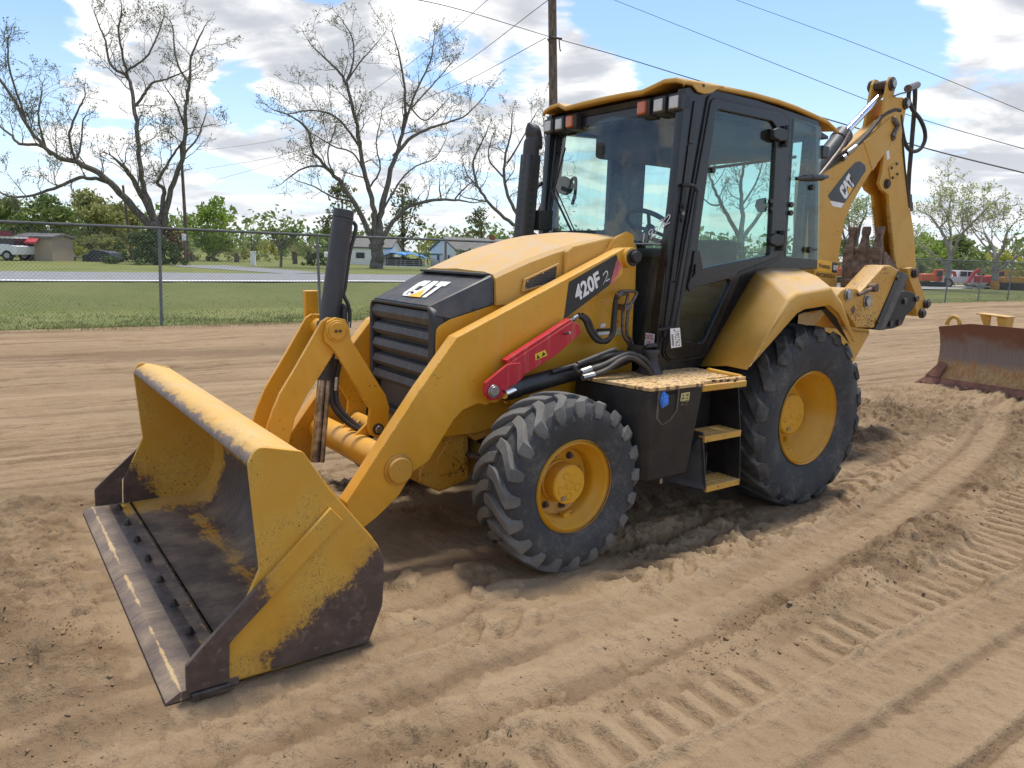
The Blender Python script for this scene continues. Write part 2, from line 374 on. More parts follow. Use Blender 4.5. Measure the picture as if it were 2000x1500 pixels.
obj('side_cutter', cm, M['bk_cutter'], bucket); obj('side_cutter', plate(cut, -HB-.036, -HB-.0125, .003, .004), M['bk_cutter'], bucket)
b = BM()                                                             # bolted cutting edge, bevelled nose, in two lengths
for y0, y1 in ((-1.215, -.012), (-.008, 1.215)):
    pf = [(4.02, .012), (4.285, .012), (4.287, .020), (4.235, .050), (4.02, .044)]
    a = [b.verts.new((x, y0, z-.0)) for x, z in pf]; c = [b.verts.new((x, y1, z)) for x, z in pf]
    for i in range(5): b.faces.new((a[i], c[i], c[(i+1) % 5], a[(i+1) % 5]))
    b.faces.new(a[::-1]); b.faces.new(c)
obj('cutting_edge', b, M['bk_edge'], bucket, bevel=.002)
b = BM(); box(b, (4.085, -1.186, .0455), (4.205, 1.186, .0475)); obj('floor_strip', b, M['darksteel'], bucket)
b = BM(); box(b, (4.015, -1.186, .0452), (4.028, 1.186, .056)); obj('weld_seam', b, M['rust'], bucket, bevel=.003)
b = BM()
for i in range(8):
    y = -1.08+2.16*i/7; c0 = (4.10, y, .046)
    tube(b, [(4.10, y, .046), (4.10, y, .052)], .022, 12); tube(b, [(4.10, y, .052), (4.10, y, .070)], [.018, .016], 6)
    tube(b, [(4.10, y, .070), (4.10, y, .078)], [.010, .009], 8)
    obj('bolt', b, M['darksteel'], bucket); b = BM()
b.free()
b = BM(); box(b, (4.06, HB+.0125, .012), (4.20, HB+.05, .044)); obj('wear_shoe', b, M['darksteel'], bucket, bevel=.006)
# raised foundry lettering on the bucket cheek
q = [U(531, 918, Y=HB+.012), U(577, 918, Y=HB+.012), U(531, 893, Y=HB+.012)]
obj('embossed_lettering', text_mesh('CAT', q, 0, bold=.012, lift=-.004), M['yellow_worn'], bucket)
me = bucket.children[-1].data
bb = BM(); bb.from_mesh(me); r_ = bmesh.ops.extrude_face_region(bb, geom=bb.faces[:])
for v_ in [g for g in r_['geom'] if isinstance(g, bmesh.types.BMVert)]: v_.co.y += .016
bmesh.ops.recalc_face_normals(bb, faces=bb.faces); bb.to_mesh(me); bb.free()
# ---------------------------------------------------------------- loader arms
YA0, YA1 = .505, .60
apx = [(1222, 483), (893, 659), (820, 762), (676, 983), (690, 1022), (712, 1030), (737, 1010), (780, 967), (807, 922), (838, 900), (887, 820), (905, 801), (935, 788), (951, 792), (972, 780), (975, 752), (983, 722), (1089, 638), (1099, 626), (1216, 537)]
arm = XZ(apx, YA1)
both('loader_arm', plate(arm, YA0, YA1, .005, .012), yel, BL)
arms = [o for o in BL.children if o.name.startswith('loader_arm')]
arms[1].data.transform(Matrix.Translation((0, .045, 0)))
bx = U(1228, 503, Y=YA1); bz = U(962, 764, Y=YA1); bo = U(778, 917, Y=YA1)
for s, par in ((1, arms[0]), (-1, arms[1])):
    b = BM(); cyl(b, (bx.x, s*(YA0-.02), bx.z), (bx.x, s*(YA1+.03), bx.z), .062, 32); obj('pivot_boss', b, yel, par, bevel=.005)
    b = BM(); cyl(b, (bx.x-.005, s*(YA1+.03), bx.z), (bx.x-.005, s*(YA1+.042), bx.z), .052, 28)
    cyl(b, (bx.x-.005, s*(YA1+.042), bx.z+.006), (bx.x-.005, s*(YA1+.075), bx.z+.006), .036, 24)
    obj('pivot_pin', b, M['black_dusty'], par, bevel=.004)
    b = BM(); cyl(b, (bo.x, s*YA1, bo.z), (bo.x, s*(YA1+.012), bo.z), .082, 40); cyl(b, (bo.x, s*(YA1+.012), bo.z), (bo.x, s*(YA1+.034), bo.z), .070, 40, r1=.066)
    obj('tube_boss', b, yw, par, bevel=.003)
    b = BM(); cyl(b, (bz.x, s*YA1, bz.z), (bz.x, s*(YA1+.03), bz.z), .062, 32); obj('cylinder_boss', b, yel, par, bevel=.004)
b = BM(); cyl(b, (bo.x, -YA0, bo.z), (bo.x, YA0, bo.z), .082, 40); obj('torque_tube', b, yel, BL)
# model-number stripe on the arm
Yd = YA1+.0015
dq = [(1111, 551), (1204, 497), (1212, 521), (1190, 557), (1101, 624)]
b = BM(); face(b, [U(u, v, Y=Yd) for u, v in dq]); f_ = [U(u, v, Y=Yd) for u, v in [(1204, 497), (1209, 499), (1216, 524), (1199, 553), (1190, 557), (1212, 521)]]
face(b, [U(1206, 503, Y=Yd), U(1216, 520, Y=Yd), U(1199, 551, Y=Yd), U(1191, 556, Y=Yd)], 1)
for fc in b.faces:
    fc.normal_update()
    if fc.normal.y < 0: fc.normal_flip()
dec = obj('model_stripe', b, [M['decalblack'], M['pinktape']], arms[0], smooth=0)
P = lambda u, v, Y=Yd: U(u, v, Y=Y)
def letters(name, s, quad, mat, par, bold=.02, shear=0, lift=.002):
    return obj(name, text_mesh(s, quad, 0, bold, shear, lift), mat, par, smooth=0)
letters('model_lettering', '420F', [P(1126, 591), P(1174, 557.5), P(1119, 561)], M['white'], arms[0], bold=.035)
q = [P(1177, 557.5), P(1191, 548), P(1177, 530)]
letters('model_digit', '2', q, M['white'], arms[0], bold=.02, lift=.002)
letters('model_digit', '2', q, M['decalblack'], arms[0], bold=-.012, lift=.003)
# ---------------------------------------------------------------- lift cylinders, red brace
for s in (1, -1):
    b = BM(); p0 = U(985, 764, Y=.65); p1 = U(1205, 703, Y=.65); p0.y *= s; p1.y *= s; d_ = (p1-p0).normalized()
    cyl(b, p0, p1, .052, 28); cyl(b, p0, p0+d_*.09, .058, 28); tube(b, [p0+d_*.3+Vector((0, s*.045, .05)), p1+Vector((0, s*.045, .055))], .013, 8)
    cyl(b, p1, p1+d_*.14, .05, 20, r1=.035)
    lc = obj('lift_cylinder', b, M['black'], BL)
    b = BM(); cyl(b, Vector((bz.x, s*.71, bz.z)), p0+d_*.14, .026, 20); obj('cylinder_rod', b, M['chrome'], lc)
    b = BM(); c_ = p1+d_*.19
    cyl(b, c_-Vector((0, .06, 0)), c_+Vector((0, .06, 0)), .055, 24); obj('cylinder_eye', b, M['black_dusty'], lc)
rb = XZ([(948, 772), (944, 757), (953, 745), (992, 716), (1014, 709), (1015, 690)], .675)
brl = XZ([(946, 768), (948, 748), (993, 711), (1018, 708), (1025, 727), (1022, 738), (976, 779), (957, 783)], .697)
b1 = plate(brl, .675, .697, .004, .02)
bru = XZ([(993, 711), (1118, 628), (1131, 634), (1135, 650), (1100, 682), (1083, 696), (1022, 734)], .69)
b2 = plate(bru, .682, .69, .003, .008)
b3 = plate(XZ([(993, 711), (1118, 628), (1117, 623), (991, 704)], .69), .63, .6825, .003)
b4 = plate(XZ([(1022, 734), (1083, 696), (1100, 682), (1098, 679), (1022, 728)], .685), .63, .682, .002)
brace = obj('lift_arm_brace', join(b1, b2, b3, b4), M['red'], BL)
b = BM(); pz = U(963, 764, Y=.697); cyl(b, (pz.x, .697, pz.z), (pz.x, .708, pz.z), .036, 28); cyl(b, (pz.x, .708, pz.z), (pz.x, .718, pz.z), .028, 28); obj('brace_pin', b, M['steel'], brace, bevel=.003)
Yb = .6915
b = BM(); face(b, [U(u, v, Y=Yb) for u, v in ((1045, 692), (1046, 704), (1069, 694), (1065, 683))]); obj('warning_sticker', b, M['warny'], brace, smooth=0)
b = BM()
for a0, a1, a2 in (((1048, 702), (1055, 699), (1050, 692)), ((1058, 697), (1066, 692), (1061, 687))):
    face(b, [U(u, v, Y=Yb+.001) for u, v in (a0, a1, a2)])
obj('warning_symbol', b, M['darktext'], brace, smooth=0)
b = BM(); q = U(1102, 652, Y=.69); cyl(b, q, q+Vector((.0, .05, .012)), .008, 10); obj('clip_pin', b, M['steel'], brace)
# ---------------------------------------------------------------- tilt linkage and its single upright cylinder
LY = .135
lev = XZ([(634, 655), (640, 628), (656, 620), (674, 624), (682, 640), (686, 664), (722, 722), (753, 772), (760, 794), (758, 826), (752, 850), (738, 857), (724, 850), (719, 835), (723, 800), (711, 780), (661, 698), (648, 679), (636, 668)], LY+.025)
lnk = XZ([(628, 628), (640, 620), (660, 622), (672, 640), (668, 664), (628, 728), (600, 770), (576, 816), (563, 868), (545, 905), (505, 905), (521, 838), (532, 804), (546, 770), (576, 720)], LY-.01)
both('tilt_lever', plate(lev, LY, LY+.028, .003, .012), yel, BL)
levs = [o for o in BL.children if o.name.startswith('tilt_lever')]
both('bucket_link', plate(lnk, LY-.032, LY-.004, .003, .012), yel, BL)
tp = U(657, 646, Y=LY+.028); lp = U(738, 838, Y=LY+.028)
for s, par in ((1, levs[0]), (-1, levs[1])):
    b = BM(); cyl(b, (tp.x, s*(LY+.028), tp.z), (tp.x, s*(LY+.040), tp.z), .058, 36); cyl(b, (tp.x, s*(LY+.040), tp.z), (tp.x, s*(LY+.050), tp.z), .047, 36); obj('pin_cap', b, yel, par, bevel=.003)
    for dx in (-.012, .012):
        b = BM(); cyl(b, (tp.x+dx, s*(LY+.05), tp.z), (tp.x+dx, s*(LY+.058), tp.z), .0085, 6); obj('bolt', b, M['darksteel'], par)
    b = BM(); cyl(b, (lp.x, s*(LY+.028), lp.z), (lp.x, s*(LY+.036), lp.z), .034, 28); obj('pivot_washer', b, M['bushing'], par, bevel=.002)
    b = BM(); cyl(b, (lp.x, s*(LY+.036), lp.z), (lp.x, s*(LY+.048), lp.z), .022, 24); obj('pivot_pin', b, M['steel'], par, bevel=.003)
for q in (tp, lp): b = BM(); cyl(b, (q.x, -LY, q.z), (q.x, LY, q.z), .045, 28); obj('link_pin', b, yel, BL)
for s in (1, -1):                                                    # lugs that carry the levers on the torque tube
    lug = [(bo.x-.04, bo.z+.05), (lp.x-.05, lp.z), (lp.x, lp.z+.055), (lp.x+.05, lp.z+.02), (bo.x+.07, bo.z+.04)]
    for yy in (.10, .0): obj('lever_lug', plate(lug, s*yy-.011, s*yy+.011, .003, .03), yel, BL) if not (s < 0 and yy == 0) else None
c0, c1, c2 = Vector((3.045, 0, 1.91)), Vector((3.142, 0, 1.28)), Vector((3.235, 0, .50))
ax = (c1-c0).normalized()
b = BM(); cyl(b, c0+ax*.045, c1+ax*.30, .056, 32); tube(b, [c0, c0+ax*.045], [.056, .056], 32); cyl(b, c0+ax*.035, c0+ax*.045, .0585, 32); cyl(b, c1-ax*.01, c1+ax*.07, .066, 32); cyl(b, c1+ax*.28, c1+ax*.31, .060, 32)
tcyl = obj('tilt_cylinder', b, M['cylgrey'], BL, bevel=.003)
b = BM(); cyl(b, c1+ax*.2, c2, .027, 24); tube(b, [c1+ax*.3+Vector((-.03, .03, 0)), c2+Vector((-.03, .03, 0))], .014, 10); obj('cylinder_rod', b, M['rod'], tcyl)
b = BM(); cyl(b, (c1.x, -LY+.01, tp.z), (c1.x, LY-.01, tp.z), .05, 24); obj('trunnion', b, M['cylgrey'], tcyl)
b = BM(); box(b, (3.14, -.19, 1.30), (3.22, -.15, 1.46)); box(b, (3.13, -.19, 1.20), (3.2, -.16, 1.32)); obj('stop_bracket', b, yel, BL, bevel=.006)
def PY(pts, Y): return [U(u, v, Y=(Y if not isinstance(Y, (list, tuple)) else Y[i])) for i, (u, v) in enumerate(pts)]
b = BM(); tube(b, spline(PY([(689, 433), (695, 442), (692, 460), (682, 500), (674, 560), (671, 575), (679, 593), (683, 612), (682, 640)], .0), 5), .011, 10); obj('cylinder_pipe', b, M['plastic'], tcyl)
b = BM(); tube(b, spline(PY([(668, 596), (674, 602), (672, 625)], .02), 4), .013, 10); cyl(b, U(672, 600, Y=.02), U(671, 632, Y=.02), .019, 14); obj('valve_block', b, M['plastic'], tcyl)
b = BM()
for o_ in (0, 10):
    tube(b, spline(PY([(655+o_, 700), (647+o_*.9, 745), (650+o_, 790), (675+o_, 822), (705+o_, 842), (720+o_, 852)], [.0, .0, .02, .04, .06, .07]), 8), .016, 10)
obj('hose', b, M['hose'], tcyl)
b = BM(); cyl(b, U(657, 736, Y=.01), U(655, 762, Y=.01), .018, 12); cyl(b, U(681, 628, Y=0), U(681, 640, Y=0), .014, 12); obj('hose_fitting', b, M['steel'], tcyl)
# ---------------------------------------------------------------- nose, grille and hood
hw = .405
XF = 2.70
rg = [(-hw, .70), (hw, .70), (hw, 1.40, .09), (-hw, 1.40, .09)]     # grille surround seen from the front, in (Y, Z)
ri = [(-hw+.035, .74), (hw-.055, .74), (hw-.055, 1.375, .03), (-hw+.035, 1.375, .03)]
me = curve_mesh([fillet(rg, .02), fillet(ri, .02)], .08, .014, 2)
me.transform(Matrix(((0, 0, 1, XF-.03), (1, 0, 0, 0), (0, 1, 0, 0), (0, 0, 0, 1))))
nose = obj('grille_surround', me, M['plastic'], BL)
b = BM()                                                             # five bulging mesh louvres over a flat mesh
zs = [1.372, 1.365, 1.345, 1.275, 1.262]
rows = [(1.374, XF-.055)]
def lou(zt, zb): return [(zt, XF-.055), (zt-.012, XF-.01), (zt-.05, XF+.004), (zb+.02, XF-.012), (zb+.006, XF-.03), (zb, XF-.055)]
prs = []
for zt, zb in ((1.376, 1.272), (1.262, 1.172), (1.164, 1.072), (1.064, .975), (.967, .88)): prs += lou(zt, zb)
prs += [(.87, XF-.055), (.74, XF-.055)]
ra = [b.verts.new((x, -hw+.02, z)) for z, x in prs]; rb_ = [b.verts.new((x, hw-.055, z)) for z, x in prs]
for i in range(len(prs)-1): b.faces.new((ra[i], rb_[i], rb_[i+1], ra[i+1]))
obj('grille', b, M['grille'], nose, smooth=25)
b = BM(); box(b, (2.60, -.395, .70), (2.63, .395, 1.36)); obj('radiator_panel', b, M['black'], nose)
# black nose cowl: sloped top and tapering cheeks
def cowl(y): return {'f': (XF+.005, 1.405), 't': (2.325, 1.585), 'b': (2.325, 1.40), 'l': (2.62, 1.30)}
b = BM(); w1, w2 = hw, .425
tF, tR = XF+.004, 2.315
vs = {}
for s in (1, -1):
    vs[s] = [b.verts.new(p) for p in ((tF, s*(w1-.07), 1.402), (tF-.02, s*w1, 1.35), (2.60, s*(w1+.004), 1.335), (tR, s*w2, 1.415), (tR, s*w2, 1.545), (tR, s*(w2-.035), 1.578), (2.40, s*(w2-.02), 1.50))]
L, Rr_ = vs[1], vs[-1]
mid = [(L[0], L[1]), ]
b.faces.new((L[0], L[5], Rr_[5], Rr_[0]))
for s, V in ((1, L), (-1, Rr_)):
    b.faces.new((V[0], V[1], V[2], V[3], V[4], V[5]) if s > 0 else (V[5], V[4], V[3], V[2], V[1], V[0]))
b.faces.new((L[5], L[4], L[3], Rr_[3], Rr_[4], Rr_[5]))
cow = obj('nose_cowl', b, M['plastic'], BL, bevel=.012, seg=3)
b = BM()
sl = (1.578-1.402)/(tF-tR)
def cz(x): return 1.402+(tF-x)*sl
box(b, (tR-.005, -w2+.06, cz(tR)-.01), (tR+.055, w2-.06, cz(tR)+.006)); obj('cowl_lip', b, M['plastic'], cow, bevel=.004)
def CW(u, v):                                                       # meet the sloping cowl top
    d = ray(u, v); n_ = Vector((sl, 0, 1)).normalized(); p0 = Vector((tF, 0, 1.402)); t = (p0-CP).dot(n_)/d.dot(n_); return CP+d*t+n_*.003
GL = {'C': [(.98, 1), (.26, 1), (0, .84), (0, .16), (.26, 0), (.98, 0), (1, .36), (.64, .36), (.62, .26), (.42, .26), (.40, .74), (.62, .74), (.64, .64), (1, .64)], 'A': [(.0, 0), (.26, 1), (.74, 1), (1, 0), (.66, 0), (.5, .62), (.34, .0)], 'T': [(0, 1), (1, 1), (1, .72), (.69, .72), (.69, 0), (.31, 0), (.31, .72), (0, .72)]}
def emblem(bl, br, tl, par, off=.002):
    """block emblem lettering with its small triangle under the middle letter"""
    bl, br, tl = Vector(bl), Vector(br), Vector(tl); ex, ey = br-bl, tl-bl; n_ = ex.cross(ey).normalized()
    for ch, x0, x1 in (('C', 0, .34), ('A', .31, .70), ('T', .66, 1)):
        b = BM(); f = face(b, [bl+ex*(x0+(x1-x0)*x)+ey*y+n_*off for x, y in GL[ch]]); bmesh.ops.triangulate(b, faces=[f]); obj('emblem_lettering', b, M['white'], par, smooth=0)
    b = BM(); face(b, [bl+ex*.30+ey*-.02+n_*(off+.0012), bl+ex*.74+ey*-.02+n_*(off+.0012), bl+ex*.52+ey*.46+n_*(off+.0012)]); obj('emblem_triangle', b, M['decalyellow'], par, smooth=0)
emblem(CW(782, 578), CW(838, 583), CW(825, 549), cow)
b = BM(); q = CW(806, 574); tube(b, [q, q+Vector((.022, .0, .012)), q+Vector((.04, 0, -.006))], .003, 6); cyl(b, q, q+Vector((.0, 0, .012)), .008, 14); obj('hood_latch', b, M['black'], cow)
# hood
SX = [2.312, 2.22, 2.08, 1.90, 1.72, 1.58, 1.48, 1.38, 1.30, 1.25]
ZC = [1.600, 1.640, 1.700, 1.762, 1.812, 1.840, 1.852, 1.853, 1.850, 1.845]    # centre line
ZE = [1.570, 1.607, 1.664, 1.722, 1.768, 1.795, 1.806, 1.805, 1.800, 1.79]      # shoulder crease
HW = [.425, .430, .438, .446, .452, .458, .462, .465, .468, .47]
ZB = [1.405, 1.408, 1.425, 1.445, 1.46, 1.46, 1.46, 1.46, 1.46, 1.46]
b = BM(); rows = []
for x, zc, ze, h, zb in zip(SX, ZC, ZE, HW, ZB):
    half = [(h+.012, zb), (h+.010, zb+.05), (h+.004, ze-.05), (h-.004, ze-.015), (h-.03, ze+.008), (h*.7, ze+.45*(zc-ze)+.008), (h*.35, zc-.006)]
    sec = half+[(0, zc)]+[(-a, c) for a, c in half[::-1]]
    rows.append([b.verts.new((x, a, c)) for a, c in sec])
for r0, r1 in zip(rows, rows[1:]):
    for k in range(len(r0)-1): b.faces.new((r0[k], r0[k+1], r1[k+1], r1[k]))
b.faces.new(rows[0]); b.faces.new(rows[-1][::-1])
hood = obj('hood', b, M['yellow_hood'], BL, smooth=28)
def SIDE(Y): return lambda u, v: U(u, v, Y=Y)
sh = [(1104, 486, ), (1116, 478), (1196, 461), (1226, 466), (1228, 480), (1200, 492), (1120, 540), (1110, 520)]
obj('hood_shoulder', plate(XZ([(1106, 492), (1120, 480), (1190, 463), (1226, 468), (1229, 500), (1130, 575), (1100, 600)], .485), .455, .487, .012, .02), M['yellow_hood'], hood)
vq = [(1019, 571), (1024, 545), (1093, 513), (1089, 552)]
obj('vent_frame', plate([XZ(vq, .462), XZ([(1023.5, 566), (1028, 548), (1088, 519), (1085, 549)], .462)], .452, .465, .003, .008), M['yellow_hood'], hood)
vent = obj('vent_mesh', plate(XZ([(1022, 568), (1026, 547), (1090, 517), (1086, 550)], .462), .452, .459, 0), M['grille'], hood)
for u, v in ((1026, 563), (1030, 549), (1060, 533), (1060, 555), (1086, 545), (1089, 520)):
    b = BM(); q = U(u, v, Y=.461); cyl(b, q, q+Vector((0, .004, 0)), .006, 8); obj('screw', b, M['steel'], hood)
# body panels under the hood
pan = plate([(2.694, .66), (2.688, 1.285, .05), (2.60, 1.33), (2.32, 1.405), (1.32, 1.455), (1.30, .80), (2.4, .66)], .398, .4115, .004, .02)
both('side_panel', pan, yel, BL)
for u, v in ((925, 605), (959, 594)):
    b = BM(); q = U(u, v, Y=.418); cyl(b, q, q+Vector((0, .006, 0)), .009, 10); obj('panel_bolt', b, M['black'], BL)
b = BM(); box(b, (1.2, -.384, .70), (2.62, .384, 1.40)); obj('engine_block', b, M['black_dusty'], BL)
# loader tower behind the arm
tw = XZ([(1226, 452), (1238, 458), (1242, 520), (1236, 640), (1234, 752), (1140, 768), (985, 792), (1010, 730), (1090, 640), (1120, 590), (1190, 480), (1206, 462)], .498)
both('loader_tower', plate(tw, .472, .498, .006, .02), yel, BL)
twr = [o for o in BL.children if o.name.startswith('loader_tower')]
b = BM(); q = U(1205, 492, Y=.50); cyl(b, q, (q.x, .502, q.z), .085, 36); cyl(b, (q.x, .502, q.z), (q.x, .504, q.z), .06, 36); obj('tower_boss', b, yel, twr[0], bevel=.004)
for qd, mt_ in (([(1173, 633), (1183, 631), (1183, 638), (1173, 641)], 'white'), ([(1165, 642), (1195, 641), (1195, 646), (1165, 648)], 'darktext'), ([(1168, 649), (1196, 647), (1196, 652), (1168, 655)], 'white'), ([(1200, 641), (1214, 639), (1214, 654), (1200, 656)], 'warn')):
    b = BM(); face(b, [U(u, v, Y=.502) for u, v in qd]); obj('data_plate', b, M[mt_], twr[0], smooth=0)
# arched hoses and steel pipes on the tower
b = BM()
for o_, yy in ((0, .61), (7, .585)):
    tube(b, spline(PY([(1129+o_, 615), (1142+o_, 625), (1152+o_, 648), (1166+o_, 665), (1182+o_*.6, 666), (1197-o_*.3, 652), (1200-o_*.2, 620), (1202, 590), (1206, 575)], yy), 8), .0155, 10)
obj('hose', b, M['hose'], BL)
b = BM()
tube(b, spline(PY([(1206, 578), (1212, 570), (1236, 569), (1243, 573), (1236, 588), (1228, 600), (1224, 640), (1226, 655), (1234, 668), (1233, 690)], .57), 6), .011, 10)
tube(b, spline(PY([(1210, 577), (1218, 574), (1226, 576), (1222, 595), (1217, 606), (1216, 645), (1220, 660), (1228, 672), (1226, 690)], .555), 6), .011, 10)
q = U(1222, 600, Y=.57); box(b, (q.x-.03, .53, q.z-.018), (q.x+.03, .595, q.z+.018))
cyl(b, U(1206, 580, Y=.64), U(1213, 571, Y=.62), .017, 10)
obj('hydraulic_pipe', b, M['dirtyfit'], BL)
b = BM(); cyl(b, U(1128, 617, Y=.61), U(1112, 627, Y=.61), .013, 10); cyl(b, U(1112, 627, Y=.61), U(1096, 636, Y=.61), .009, 10); cyl(b, U(1120, 622, Y=.61), U(1116, 625, Y=.61), .017, 6); obj('hose_fitting', b, M['steel'], BL)
b = BM()
tube(b, spline(PY([(1150, 722), (1180, 712), (1215, 695), (1235, 692), (1262, 705), (1275, 730)], .78), 8), .016, 10)
tube(b, spline(PY([(1155, 734), (1185, 722), (1215, 702), (1238, 700), (1262, 718), (1272, 735)], .80), 8), .016, 10)
tube(b, spline(PY([(1128, 711), (1140, 706), (1190, 686), (1203, 683)], .74), 6), .014, 10)
tube(b, spline(PY([(1128, 713), (1123, 718), (1128, 726), (1140, 727)], .775), 6), .012, 10)
obj('hose', b, M['hose'], BL)
b = BM(); cyl(b, U(1135, 727, Y=.78), U(1154, 720, Y=.78), .018, 8); cyl(b, U(1138, 738, Y=.80), U(1160, 732, Y=.80), .018, 8); obj('hose_fitting', b, M['steel'], BL)
# ---------------------------------------------------------------- front frame, axle, chassis
ff = XZ([(905, 812), (916, 850), (918, 938), (862, 962), (815, 943), (818, 915), (890, 800)], .34)
obj('front_frame', plate(ff, -.34, .34, .02, .02), yw, BL)
ffp = XZ([(900, 822), (908, 850), (910, 915), (862, 930), (852, 900)], .35)
obj('frame_gusset', plate(ffp, .335, .352, .008, .01), yw, BL)
rail = XZ([(905, 800), (975, 785), (1140, 770), (1240, 745), (1300, 760), (1300, 800), (1100, 830), (985, 840), (930, 862), (916, 850)], .38)
both('frame_rail', plate(rail, .30, .38, .01, .01), yw, BL)
b = BM(); box(b, (-.6, -.32, .55), (1.9, .32, .98)); box(b, (1.7, -.3, .45), (2.3, .3, .8)); obj('transmission', b, M['black_dusty'], BL, bevel=.03)
b = BM(); tube(b, [(2.19, -.8, .47), (2.19, -.45, .47), (2.19, -.2, .46), (2.19, .2, .46), (2.19, .45, .47), (2.19, .8, .47)], [.09, .10, .16, .16, .10, .09], 20); cyl(b, (2.19, .6, .47), (2.19, .82, .47), .17, 24); cyl(b, (2.19, -.6, .47), (2.19, -.82, .47), .17, 24); obj('front_axle', b, yw, BL, bevel=.01)
b = BM(); cyl(b, (2.42, .2, .52), (2.40, .78, .50), .022, 12); cyl(b, (2.43, .1, .52), (2.42, .3, .52), .045, 14); obj('steering_ram', b, M['dirtyfit'], BL)
b = BM(); tube(b, [(0, -.7, .6), (0, -.25, .6), (0, .25, .6), (0, .7, .6)], [.13, .2, .2, .13], 20); obj('rear_axle', b, yw, BL)
# ---------------------------------------------------------------- wheels
def tyre(c, Rt, Rr, Wd, N, lh, s, sweep, twist, wd, rear):
    b = BM(); Rb = Rt-lh; hwid = Wd/2
    if rear: pr = [(Rr-.006, .40), (Rr+.012, .415), (Rr+.05, .455), (Rr+.13, .50), (Rr+.20, .50), (Rb-.055, .475), (Rb-.015, .40), (Rb, .2)]
    else: pr = [(Rr-.006, .40), (Rr+.010, .425), (Rr+.035, .46), (Rr+.085, .50), (Rr+.13, .50), (Rb-.040, .475), (Rb-.012, .42), (Rb, .22)]
    full = [(r, y*Wd) for r, y in pr]+[(Rb+.004, 0)]+[(r, -y*Wd) for r, y in pr[::-1]]
    lathe(b, full, c, 80)
    for f in b.faces: f.smooth = True
    # tread bars: two staggered sets sweeping out from the centre and running down the shoulder
    for side in (1, -1):
        for k in range(N):
            th0 = 2*math.pi*(k+(.5 if side < 0 else 0)+twist)/N
            path = [(-.04, 0, 1.0, .9), (.05, .05, 1.0, 1.0), (.17, .16, 1.0, 1.0), (.29, .40, .998, 1.02), (.39, .70, .990, 1.08), (.455, .92, .972, 1.16)]
            rings = []
            for yy, sw, rr, ww in path:
                th = th0 + sw*sweep; wa = wd*ww
                for_r = Rt*rr
                rb_ = Rb-.02
                rings.append((th, yy*Wd*side, for_r, rb_, wa))
            sh = [(path[-1][1]+.02, .505, Rb-.045, 1.1), (path[-1][1]+.03, .508, Rb-(.085 if rear else .07), .75)]
            V = []
            for th, y, rt, rb_, wa in rings:
                tv = []
                for off, rr in ((-.62, rb_), (-.5, rt-.004), (-.42, rt), (.42, rt), (.5, rt-.004), (.62, rb_)):
                    a = th+off*wa/Rt
                    tv.append(b.verts.new((c[0]+rr*math.sin(a), c[1]+y, c[2]+rr*math.cos(a))))
                V.append(tv)
            for sw, yy, rr, ww in sh:
                tv = []
                for off, dy in ((-.6, -.03), (-.5, 0), (-.42, .004), (.42, .004), (.5, 0), (.6, -.03)):
                    a = th0+sw*sweep+off*wd*ww/Rt
                    tv.append(b.verts.new((c[0]+rr*math.sin(a), c[1]+(yy*Wd+dy)*side, c[2]+rr*math.cos(a))))
                V.append(tv)
            nf0 = len(b.faces)
            for A, B in zip(V, V[1:]):
                for q in range(5): b.faces.new((A[q], A[q+1], B[q+1], B[q])).material_index = 1
            b.faces.new(V[0]).material_index = 1; b.faces.new(V[-1][::-1]).material_index = 1
    if s < 0:
        for v in b.verts: v.co.y = 2*c[1]-v.co.y
    return b
